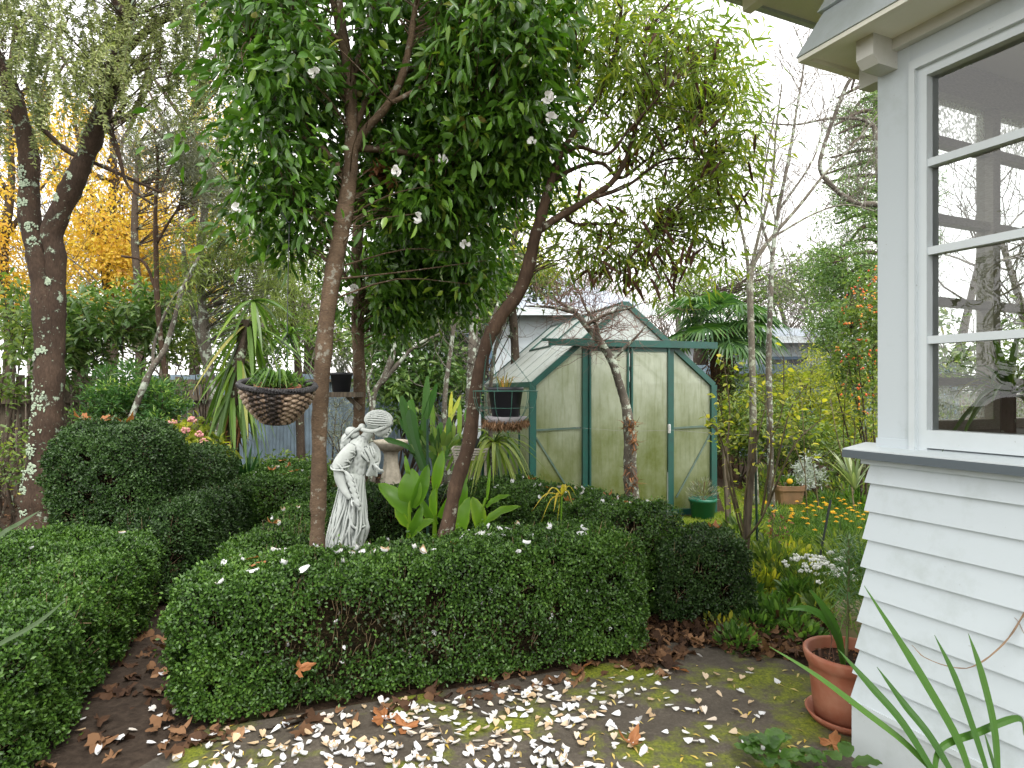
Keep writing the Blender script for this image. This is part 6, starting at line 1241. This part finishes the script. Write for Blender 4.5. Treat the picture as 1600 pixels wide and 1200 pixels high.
# ---------------- far bare trees and dark evergreens
for i, (px, d, h) in enumerate(((905, 24, 7), (985, 26, 7.5), (1075, 23, 6.5), (1150, 27, 8), (1240, 25, 8), (1330, 24, 8.5), (560, 24, 9), (680, 25, 9), (60, 20, 11), (220, 22, 11), (400, 21, 10))):
    b = np.array(((px - 800) / 1000 * d, d, 0.0)); t = thing('bare_tree', 'grey brown leafless tree far behind the garden', 'tree', b, 'leafless trees far behind the garden'); mb = MB(); tr = smooth_path([b, b + (U(-.3, .3), 0, h * .3), b + (U(-.5, .5), U(-.5, .5), h * .62)], 6); mb.tube(tr, np.linspace(.16, .06, len(tr)), 8, .05); mb.build('trunk', M_bt, t)
    mb = MB(); k = rng.integers(4, len(tr), 22); twigfield(mb, tr[k], nrm(rdir(22) * (1, .8, .5) + (0, 0, .6)), 4, h * .26, .035, .75, .1, 3, 4); mb.build('branches', M_bt, t)
for lab, px, d, sp in (('rounded dark evergreen behind the corrugated fence', 480, 15, [(470, 500, 15, 70, 60, 1, 50), (540, 540, 15, 50, 40, .8, 28)]), ('olive evergreen beyond the greenhouse roof', 850, 17, [(850, 470, 17, 60, 40, 1, 34), (930, 500, 17, 60, 40, 1, 28)]), ('grey green tree behind the fan palm', 1090, 19, [(1080, 450, 19, 70, 50, 1.2, 40), (1200, 455, 19, 60, 45, 1.2, 34), (1270, 440, 19, 60, 60, 1.2, 40)]), ('leafy backdrop tree beyond the paling fence', 120, 16, [(60, 480, 16, 100, 80, 1.2, 60), (220, 520, 16, 100, 60, 1.2, 50), (350, 500, 16, 70, 70, 1.2, 36)])):
    tree('evergreen_tree', lab, 'tree', [limb([(px, 690, 12), (px + 5, 560, 10), (px - 4, 470, 6)], d)], B_dark, sp, M_mid, 26, .5, .16, .06, T_OVAL, .2, .4, .006)

# ================================================================ ground cover, litter and petals
def in_poly(x, y, poly):
    c = np.zeros(len(x), bool); n = len(poly)
    for i in range(n):
        (x0, y0), (x1, y1) = poly[i], poly[(i + 1) % n]; k = ((y0 > y) != (y1 > y)) & (x < (x1 - x0) * (y - y0) / (y1 - y0 + 1e-12) + x0); c ^= k
    return c
lawnp = [(1.05, 4.5), (1.5, 4.05), (2.2, 3.9), (3.2, 4.0), (4.6, 5.6), (5.8, 8.6), (3.0, 9.4), (2.5, 7.5), (1.0, 6.9), (.7, 6.2)]
n = 60000; x, y = U(.7, 5.8, n), U(3.9, 9.4, n); k = in_poly(x, y, lawnp) & (rng.random(n) < .4 + .6 * (np.sin(x * 4) * np.sin(y * 5) > -.4)); x, y = x[k], y[k]; n = len(x)
field_ = field('grass', None, m_leaf('grass_blades', [(0, (.09, .16, .018)), (.6, (.24, .32, .035)), (1, (.38, .40, .07))], .5, .4), np.stack([x, y, np.zeros(n)], 1), nrm(rdir(n) * (.6, .6, 0) + (0, 0, 1)), rdir(n), U(.02, .05, n), .006, T_DIA); tag(field_, 'short bright moss and grass on the lawn', 'grass', kind='stuff')
# brown leaf litter (uncountable) on soil, under hedges, along the bed
def bandpts(poly, n): a = np.array(poly); x, y = U(a[:, 0].min(), a[:, 0].max(), n), U(a[:, 1].min(), a[:, 1].max(), n); k = in_poly(x, y, poly); return np.stack([x[k], y[k], U(.008, .03, k.sum())], 1)
pp = np.concatenate([bandpts([(.6, 3.35), (.72, 3.25), (1.0, 3.55), (1.3, 3.45), (1.8, 3.4), (2.1, 4.2), (1.5, 4.2), (.7, 3.95)], 1100), bandpts([(-1.45, 2.62), (-1.3, 2.55), (.75, 3.28), (.75, 3.5), (-1.4, 2.85)], 380), bandpts([(-2.4, 2.4), (-1.75, 2.2), (-1.4, 2.6), (-1.75, 5.5), (-2.2, 5.5)], 330),
                     bandpts([(-7, 4.5), (-3.3, 4.3), (-1.8, 7), (-1, 10.5), (-7, 11.5)], 2600), bandpts([(-1, 5.9), (.4, 5.6), (.2, 7), (-.5, 10), (-1, 10)], 900), bandpts([(2.0, 3.6), (4.8, 5.8), (5.6, 9.6), (3, 9.4), (4.2, 7), (3, 4.6)], 800), bandpts([(-1.1, 3.5), (.6, 3.8), (.3, 4.6), (-.6, 5.3), (-1.1, 5.3)], 300)])
M_lit = m_leaf('litter', [(0, (.03, .016, .010)), (.5, (.085, .045, .025)), (.85, (.17, .09, .045)), (1, (.30, .17, .09))], .8, .1, .2, 1.2)
for k, tm in enumerate(T_LOBE):
    p_ = pp[k::4]; n = len(p_); sz = U(.05, .13, n); fl = field('leaf_litter', None, M_lit, p_, rdir(n) * (1, 1, .25), nrm(rdir(n) * .5 + (0, 0, 1)), sz, sz * U(.5, .95, n), tm); tag(fl, 'brown fallen leaves lying on the soil and under the hedges', 'leaf litter', 'leaf litter on the soil', kind='stuff')
# yellow willow-like slips on the patio
def onpatio(m, pxr, pyr, edge=6):
    o = []
    while len(o) < m:
        px, py = U(*pxr), U(*pyr)
        if py > 1140 - (px - 285) * .1517 + edge: o.append(G(px, py))
    return np.array(o)
q = np.concatenate([onpatio(90, (900, 1280), (1040, 1199)), onpatio(70, (300, 1000), (1070, 1200))]); n = len(q); yl = field('leaf_slips', None, m_leaf('pale_slips', [(0, (.34, .25, .08)), (.5, (.52, .42, .16)), (1, (.55, .38, .05))], .6, .2), q + (0, 0, .012), rdir(n) * (1, 1, .08), nrm(rdir(n) * .3 + (0, 0, 1)), U(.03, .06, n), U(.008, .013, n), T_LANCE); tag(yl, 'small pale yellow leaf slips scattered over the patio', 'leaf litter', kind='stuff')
# big lobed brown leaves: things
def lobed(curl):
    a = np.linspace(-2.6, 2.6, 41); r = .30 + .70 * np.abs(np.cos(a * 1.5)) ** 1.6 * (1 - .10 * np.abs(a)) ; r *= 1 + .10 * np.sin(a * 14); V = [(0, 0, 0)]
    for k in (.5, 1): V += [(r_ * k * math.cos(b) * .5, r_ * k * math.sin(b) * .5, .5 * curl * (r_ * k) ** 2 * (.5 + .5 * math.sin(b * 3 + curl * 9)) + .03 * math.sin(b * 7) * k) for b, r_ in zip(a, r)]
    m = len(a); F = [(0, 1 + i, 2 + i) for i in range(m - 1)] + [(1 + i, 1 + m + i, 2 + m + i, 2 + i) for i in range(m - 1)]; return np.array(V), F
lm_ = []
for cu in (.25, .5, .8): mb = MB(); V, F = lobed(cu); mb.add(V, F, np.clip(.55 + .25 * rng.normal(size=len(V)) * .4, 0, 1)); mb.tube([(0, 0, 0), (-.2, .02, .04), (-.4, 0, .10)], .008, 4, rnd=.3); o = mb.build('fallen_leaf', m_leaf('plane_leaf', [(0, (.12, .045, .02)), (.5, (.30, .12, .045)), (1, (.44, .22, .10))], .65, .2, .3)); lm_.append(o.data); bpy.data.objects.remove(o)
def putleaf(p, s, lab, grp, tiltx=0, tilty=0, z=0): o = bpy.data.objects.new('fallen_leaf', lm_[rng.integers(3)]); link(o); o.location = [float(v) for v in p]; o.scale = (s,) * 3; o.rotation_euler = (tiltx, tilty, z); return tag(o, lab, 'leaf', grp)
putleaf(G(600, 1128) + (0, 0, .02), .17, 'large rust brown lobed leaf lying on the petals under the front hedge', None, .15, -.1, 2.2)
putleaf(G(632, 1142) + (0, 0, .02), .12, 'smaller brown lobed leaf next to the large rust brown leaf', None, .3, .1, .4)
putleaf(G(985, 1168) + (0, 0, .02), .13, 'curled tan leaf among petals in the middle of the patio', None, .2, .2, 1)
putleaf(G(1060, 1052) + (0, 0, .02), .12, 'curled brown leaf on moss right of the front hedge end', None, .3, .2, 2)
putleaf(G(905, 1048) + (0, -.02, .02), .17, 'tan leaf caught under the right part of the front hedge', None, .4, 0, 4.4)
putleaf(P(468, 1044, 2.72), .10, 'orange brown leaf caught in the thin face of the front hedge', None, 1.2, .2, 1)
putleaf(G(1300, 1170) + (0, 0, .02), .12, 'long tan leaf lying below the terracotta saucer', None, .3, -.3, .8)
for hi, s, u, sz in ((0, -.72, -.2, .09), (0, -.75, .1, .07), (0, .1, -.1, .05), (0, -.1, .2, .05), (1, -.2, .3, .08), (3, .55, .2, .10), (3, .2, -.3, .10), (3, -.2, .1, .09), (3, .8, -.1, .12), (3, -.5, .4, .08), (4, .5, .0, .11), (6, -.3, .0, .18), (6, -.6, -.2, .13), (6, .1, .1, .16), (8, .3, .1, .12), (8, .0, -.2, .14), (8, .5, .3, .12), (8, -.4, .0, .13), (8, -.1, .4, .1), (3, .35, .6, .08)):
    putleaf(HEDGES[hi + (hi > 6)](s, u) + np.array((0, 0, .015)), sz, 'brown lobed leaf resting on top of a clipped hedge', 'brown leaves on the hedge tops', U(-.3, .3), U(-.3, .3), U(0, 6.28))
# white camellia petals
def petal_mesh(cup, brown):
    mb = MB(); V = []; A = []; nu, nv = 7, 6
    for i in range(nv + 1):
        t = i / nv; wv = .5 * math.sin(math.pi * min(1, .12 + t * .78)) ** .7 * (.55 + .6 * t)
        for j in range(nu):
            s = j / (nu - 1) * 2 - 1; x = t - (.10 if i == nv else 0) * (1 - abs(s)) - .06 * s * s * (t > .7); V.append((x - .5, s * wv * .72, cup * (s * s * .30 + (t - .45) ** 2 * .55) + .02 * math.sin(s * 5 + t * 7))); A.append(np.clip(1 - brown * (max(abs(s), t) ** 5) - .02, 0, 1))
    mb.add(V, [(i * nu + j, i * nu + j + 1, (i + 1) * nu + j + 1, (i + 1) * nu + j) for i in range(nv) for j in range(nu - 1)], A); o = mb.build('fallen_petal', M_fpet, None, True); d = o.data; bpy.data.objects.remove(o); return d
M_fpet = m_leaf('fallen_petals', [(0, (.30, .16, .07)), (.4, (.60, .45, .28)), (.66, (.72, .71, .69)), (1, (.76, .77, .79))], .5, .22, .3, .8, True)
pmesh = [petal_mesh(c, b) for c, b in ((.5, .15), (.9, .4), (.4, .3), (1.3, .8), (.8, .9), (1.0, .2), (.3, .1), (1.1, .4), (.6, .1), (.7, .2))]
def petal(p, s, tilt=.35): o = bpy.data.objects.new('fallen_petal', pmesh[rng.integers(len(pmesh))]); link(o); o.location = [float(v) for v in p]; o.scale = (s, s, s); o.rotation_euler = (rng.normal() * tilt, rng.normal() * tilt, U(0, 6.28)); return o
spots = []
while len(spots) < 520:
    px, py = U(300, 1160), U(1050, 1215); lim = 1140 - (px - 285) * .1517 + 12
    if py < lim: continue
    wgt = math.exp(-((px - 640) / 320) ** 2) * .8 + math.exp(-((px - 900) / 120) ** 2 - ((py - 1110) / 40) ** 2) * .5 + .03
    cl = .5 + .5 * math.sin(px * .035 + 1) * math.sin(py * .07 + px * .012)
    if rng.random() < wgt * (.25 + .9 * cl): spots.append((px, py))
spots += [(75 + U(0, 200), U(1090, 1180)) for _ in range(10)] + [(U(215, 280), U(1030, 1200)) for _ in range(10)] + [(U(1080, 1260), U(1030, 1190)) for _ in range(22)]
spots.sort(key=lambda s: -s[1]); G1 = 'white petals fallen on the patio'
for k, (px, py) in enumerate(spots[:160]): tag(petal(G(px, py) + (0, 0, .016), U(.022, .052)), 'white camellia petal lying on the patio below the front hedge', 'petal', G1)
rest = spots[160:]; q = np.array([G(px, py) for px, py in rest]); n = len(q)
pf_ = field('petal_drift', None, M_fpet, q + (0, 0, .016), rdir(n) * (1, 1, .15), nrm(rdir(n) * .35 + (0, 0, 1)), U(.030, .05, n), U(.024, .036, n), T_PETAL, U(.3, 1, n)); tag(pf_, 'drift of small white petals further back along the hedge foot', 'petals', kind='stuff')
for hi, m, s0, s1 in ((0, 44, -.95, .8), (1, 9, -.9, .9), (2, 3, -.8, .8), (3, 24, -.95, .9), (5, 4, .2, .9), (8, 9, -.8, .8)):
    for _ in range(m): tag(petal(HEDGES[hi + (hi > 6)](U(s0, s1), U(-.95, .95)) + np.array((0, 0, .012)), U(.036, .055), .5), 'white camellia petal resting on top of a clipped hedge', 'petal', 'white petals on the hedge tops')
for _ in range(42): px = U(330, 980); py = U(920, 1040); q = P(px, py, 2.75 + (px - 285) / 725 * .66); tag(petal(q + (0, -.01, 0), U(.022, .042), 1.2), 'white petal caught in the face of the front hedge', 'petal', 'white petals caught in the front hedge')
# extra bed plants between the patio and the lawn
for lab, px, py, r, h, m, L, W, tm, n in (('tall leafy clump beside the green stake', 1205, 905, .22, .30, M_mid, .08, .03, T_OVAL, 260), ('feathery green mound under the white flowers', 1275, 935, .28, .22, M_lush, .07, .008, T_LANCE, 700), ('soft mound of fine leaves behind the lily stem', 1340, 925, .26, .30, M_lush, .08, .009, T_LANCE, 600),
        ('low weed with rounded leaves on the bed edge', 1255, 1000, .13, .09, M_lush, .055, .035, T_OVAL, 70), ('trailing weed against the front of the dark hedge block', 1130, 985, .16, .07, M_yg, .045, .025, T_OVAL, 80), ('yellow leaved clump right of the rose canes', 1240, 885, .20, .2, M_yg, .06, .02, T_OVAL, 220),
        ('broad green clump beyond the dark stake', 1320, 880, .26, .26, M_mid, .09, .02, T_LANCE, 260), ('dark leafy clump behind the stakes', 1160, 850, .24, .26, M_mid, .08, .03, T_OVAL, 260), ('fine leaved clump in front of the square planter', 1215, 815, .24, .18, M_lush, .06, .008, T_LANCE, 400),
        ('grassy tuft before the silvery plant', 1290, 800, .26, .22, M_lush, .10, .010, T_LANCE, 380), ('rough leafy plant behind the square planter', 1200, 775, .3, .4, M_mid, .09, .03, T_OVAL, 300), ('tangled green plant right of the silvery plant', 1320, 785, .34, .45, M_mid, .09, .03, T_OVAL, 340),
        ('yellowing tall weed on the far lawn', 1230, 755, .3, .6, M_yg, .08, .03, T_OVAL, 260), ('leafy plant below the flax', 1345, 800, .3, .3, M_lush, .09, .03, T_OVAL, 260)):
    mound('garden_plant', lab, 'plant', G(px, py), r, h, n, m, L, W, tm)

# trees beyond the porch, seen through its windows
shrub('tall leafy shrub beyond the porch windows', [(1500, 560, 11, 160, 90, 1, 110), (1750, 520, 11, 160, 110, 1, 90)], M_mid, 22, .3, .12, .045, (9.5, 11.2), stems=9)
shrub('low bushes beyond the porch windows', [(1550, 680, 8, 200, 60, .6, 80)], M_mid, 20, .25, .09, .03, (6.5, 8.2))
for px, d, h in ((1480, 15, 7.5), (1600, 17, 9), (1720, 14, 7), (1850, 18, 9)):
    b = np.array(((px - 800) / 1000 * d, d, 0.0)); t = thing('bare_tree', 'leafless tree seen through the porch windows', 'tree', b, 'leafless trees beyond the porch'); mb = MB(); tr = smooth_path([b, b + (U(-.3, .3), 0, h * .3), b + (U(-.5, .5), U(-.5, .5), h * .62)], 6); mb.tube(tr, np.linspace(.15, .06, len(tr)), 8, .05); mb.build('trunk', M_bt, t)
    mb = MB(); k = rng.integers(4, len(tr), 16); twigfield(mb, tr[k], nrm(rdir(16) * (1, .8, .5) + (0, 0, .5)), 4, h * .24, .03, .75, .1, 3, 4); mb.build('branches', M_bt, t)

tree('yellowing_tree', 'loose yellow green tree seen between the camellia and the leaning tree', 'tree', [limb([(800, 700, 8), (805, 560, 7), (798, 420, 6), (810, 320, 4), (800, 220, 3)], 9.6), limb([(800, 420, 4), (760, 360, 3), (720, 330, 2)], 9.6)], B_dark, [(800, 330, 9.6, 70, 80, .8, 46), (750, 400, 9.6, 60, 50, .6, 34), (840, 410, 9.4, 50, 40, .6, 30), (880, 300, 9.6, 50, 70, .6, 22)], M_yg, 22, .26, .08, .03, T_OVAL, .3)
tree('leafy_tree', 'mid green leafy tree behind the wicker basket', 'tree', [limb([(470, 700, 7), (465, 560, 6), (455, 450, 5), (460, 380, 3)], 9.8)], B_dark, [(450, 480, 9.8, 60, 60, .6, 46), (400, 520, 9.6, 60, 40, .5, 26), (480, 420, 9.8, 40, 50, .5, 24)], M_mid, 22, .24, .09, .032, T_OVAL, .3)

# evergreens off to the left, mirrored in the window
for k, (x, y) in enumerate(((-12, 2.0),)):
    b = np.array((x, y, 0.0)); sp_c = b + (0, 0, 3.0); t = thing('evergreen_tree', 'evergreen tree standing outside the left edge of the view', 'tree', b, None); mb = MB(); mb.tube([b, b + (.1, 0, 2), sp_c + (0, 0, 2)], [.16, .12, .04], 8, .05); mb.build('trunk', B_dark, t)
    q = rdir(260) * (U(0, 1, 260) ** .45)[:, None] * np.array((1.5, 1.6, 2.4)) + sp_c; p, ax, nr, rnd = clusters(q, 20, .4, .2, .4); n = len(p); field('crown', t, M_mid, p, ax, nr, .13 * U(.7, 1.2, n), .05, T_OVAL, rnd)
shrub('bright yellow green bushes filling the far right of the garden', [(1200, 640, 11, 60, 50, .6, 60), (1330, 600, 11, 60, 60, .6, 50), (1150, 660, 9.6, 30, 40, .4, 26), (1290, 660, 10.6, 70, 40, .6, 50)], M_yg, 26, .22, .08, .028, (4.6, 11.0))

for px, d, h in ((1310, 15.5, 6.0), (1365, 13, 6)):
    b = np.array(((px - 800) / 1000 * d, d, 0.0)); t = thing('bare_tree', 'pale twiggy leafless tree before the cottage roof at right', 'tree', b, 'pale twiggy trees before the cottage'); mb = MB(); tr = smooth_path([b, b + (U(-.2, .2), 0, h * .3), b + (U(-.4, .4), U(-.4, .4), h * .62)], 6); mb.tube(tr, np.linspace(.09, .035, len(tr)), 8, .05); mb.build('trunk', M_bt, t)
    mb = MB(); k = rng.integers(3, len(tr), 24); twigfield(mb, tr[k], nrm(rdir(24) * (1, .8, .5) + (0, 0, .5)), 4, h * .26, .016, .8, .08, 3, 4); mb.build('branches', M_bt, t)

# veil of twigs and extra height behind the garden
for lab, px, d, h, n_ in (('twiggy leafless tree rising behind the autumn trees at left', 250, 13.0, 8.5, 26), ('fine twigged leafless tree above the forked trunk', 70, 15.0, 9.5, 26), ('leafless tree seen between the two crowns', 770, 14.5, 6.5, 26), ('leafless tree standing left of the hanging basket', 400, 14, 8.5, 22)):
    b = np.array(((px - 800) / 1000 * d, d, 0.0)); t = thing('bare_tree', lab, 'tree', b); mb = MB(); tr = smooth_path([b, b + (U(-.3, .3), 0, h * .3), b + (U(-.5, .5), U(-.5, .5), h * .65)], 6); mb.tube(tr, np.linspace(.12, .04, len(tr)), 8, .05); mb.build('trunk', M_bt, t)
    mb = MB(); k = rng.integers(3, len(tr), n_); twigfield(mb, tr[k], nrm(rdir(n_) * (1, .8, .5) + (0, 0, .55)), 4, h * .25, .02, .8, .08, 3, 4); mb.build('branches', M_bt, t)
tree('leafy_tree', 'tall green tree filling the gap behind the lichen trunks', 'tree', [limb([(700, 700, 9), (704, 560, 8), (695, 440, 6), (705, 340, 4)], 8.9), limb([(697, 450, 4), (740, 400, 3), (790, 390, 2)], 8.9)], B_grey, [(640, 430, 8.9, 60, 50, .6, 50), (700, 420, 8.9, 70, 50, .6, 56), (770, 440, 8.9, 50, 40, .5, 34), (620, 480, 8.7, 50, 40, .5, 34), (690, 490, 8.7, 50, 40, .5, 30), (850, 430, 9.2, 36, 30, .4, 16), (735, 500, 8.7, 40, 30, .4, 18)], M_mid, 22, .2, .085, .034, T_OVAL, .3)
tree('leafy_tree', 'pale green loose tree behind the grey leaved tree at left', 'tree', [limb([(215, 700, 8), (220, 520, 7), (210, 360, 5), (218, 220, 3)], 11)], B_dark, [(330, 330, 11, 60, 80, .8, 40), (390, 230, 11, 60, 90, .8, 40)], M_yg, 22, .3, .085, .026, T_LANCE, .4)
for lab, px, py, r in (('yellow green weed creeping over the patio edge', 1180, 985, .13), ('bright green weed patch in the brown leaves', 1230, 985, .15), ('fresh green sprouts at the corner of the dark hedge block', 1150, 1010, .12)): mound('garden_plant', lab, 'plant', G(px, py), r, .10, 150, M_lush, .06, .022, T_OVAL)

shrub('low green shrub at the far edge of the lawn right of the greenhouse', [(1140, 665, 9.7, 34, 40, .4, 40), (1180, 690, 9.6, 40, 30, .4, 36), (1225, 700, 9.7, 40, 30, .4, 30)], M_mid, 24, .2, .075, .028, (3.6, 9.7))
shrub('yellow tinged low shrub beyond the silvery plant', [(1290, 690, 9.9, 50, 34, .4, 44), (1340, 670, 9.9, 40, 44, .4, 40)], M_yg, 24, .2, .075, .026, (5.1, 9.9))
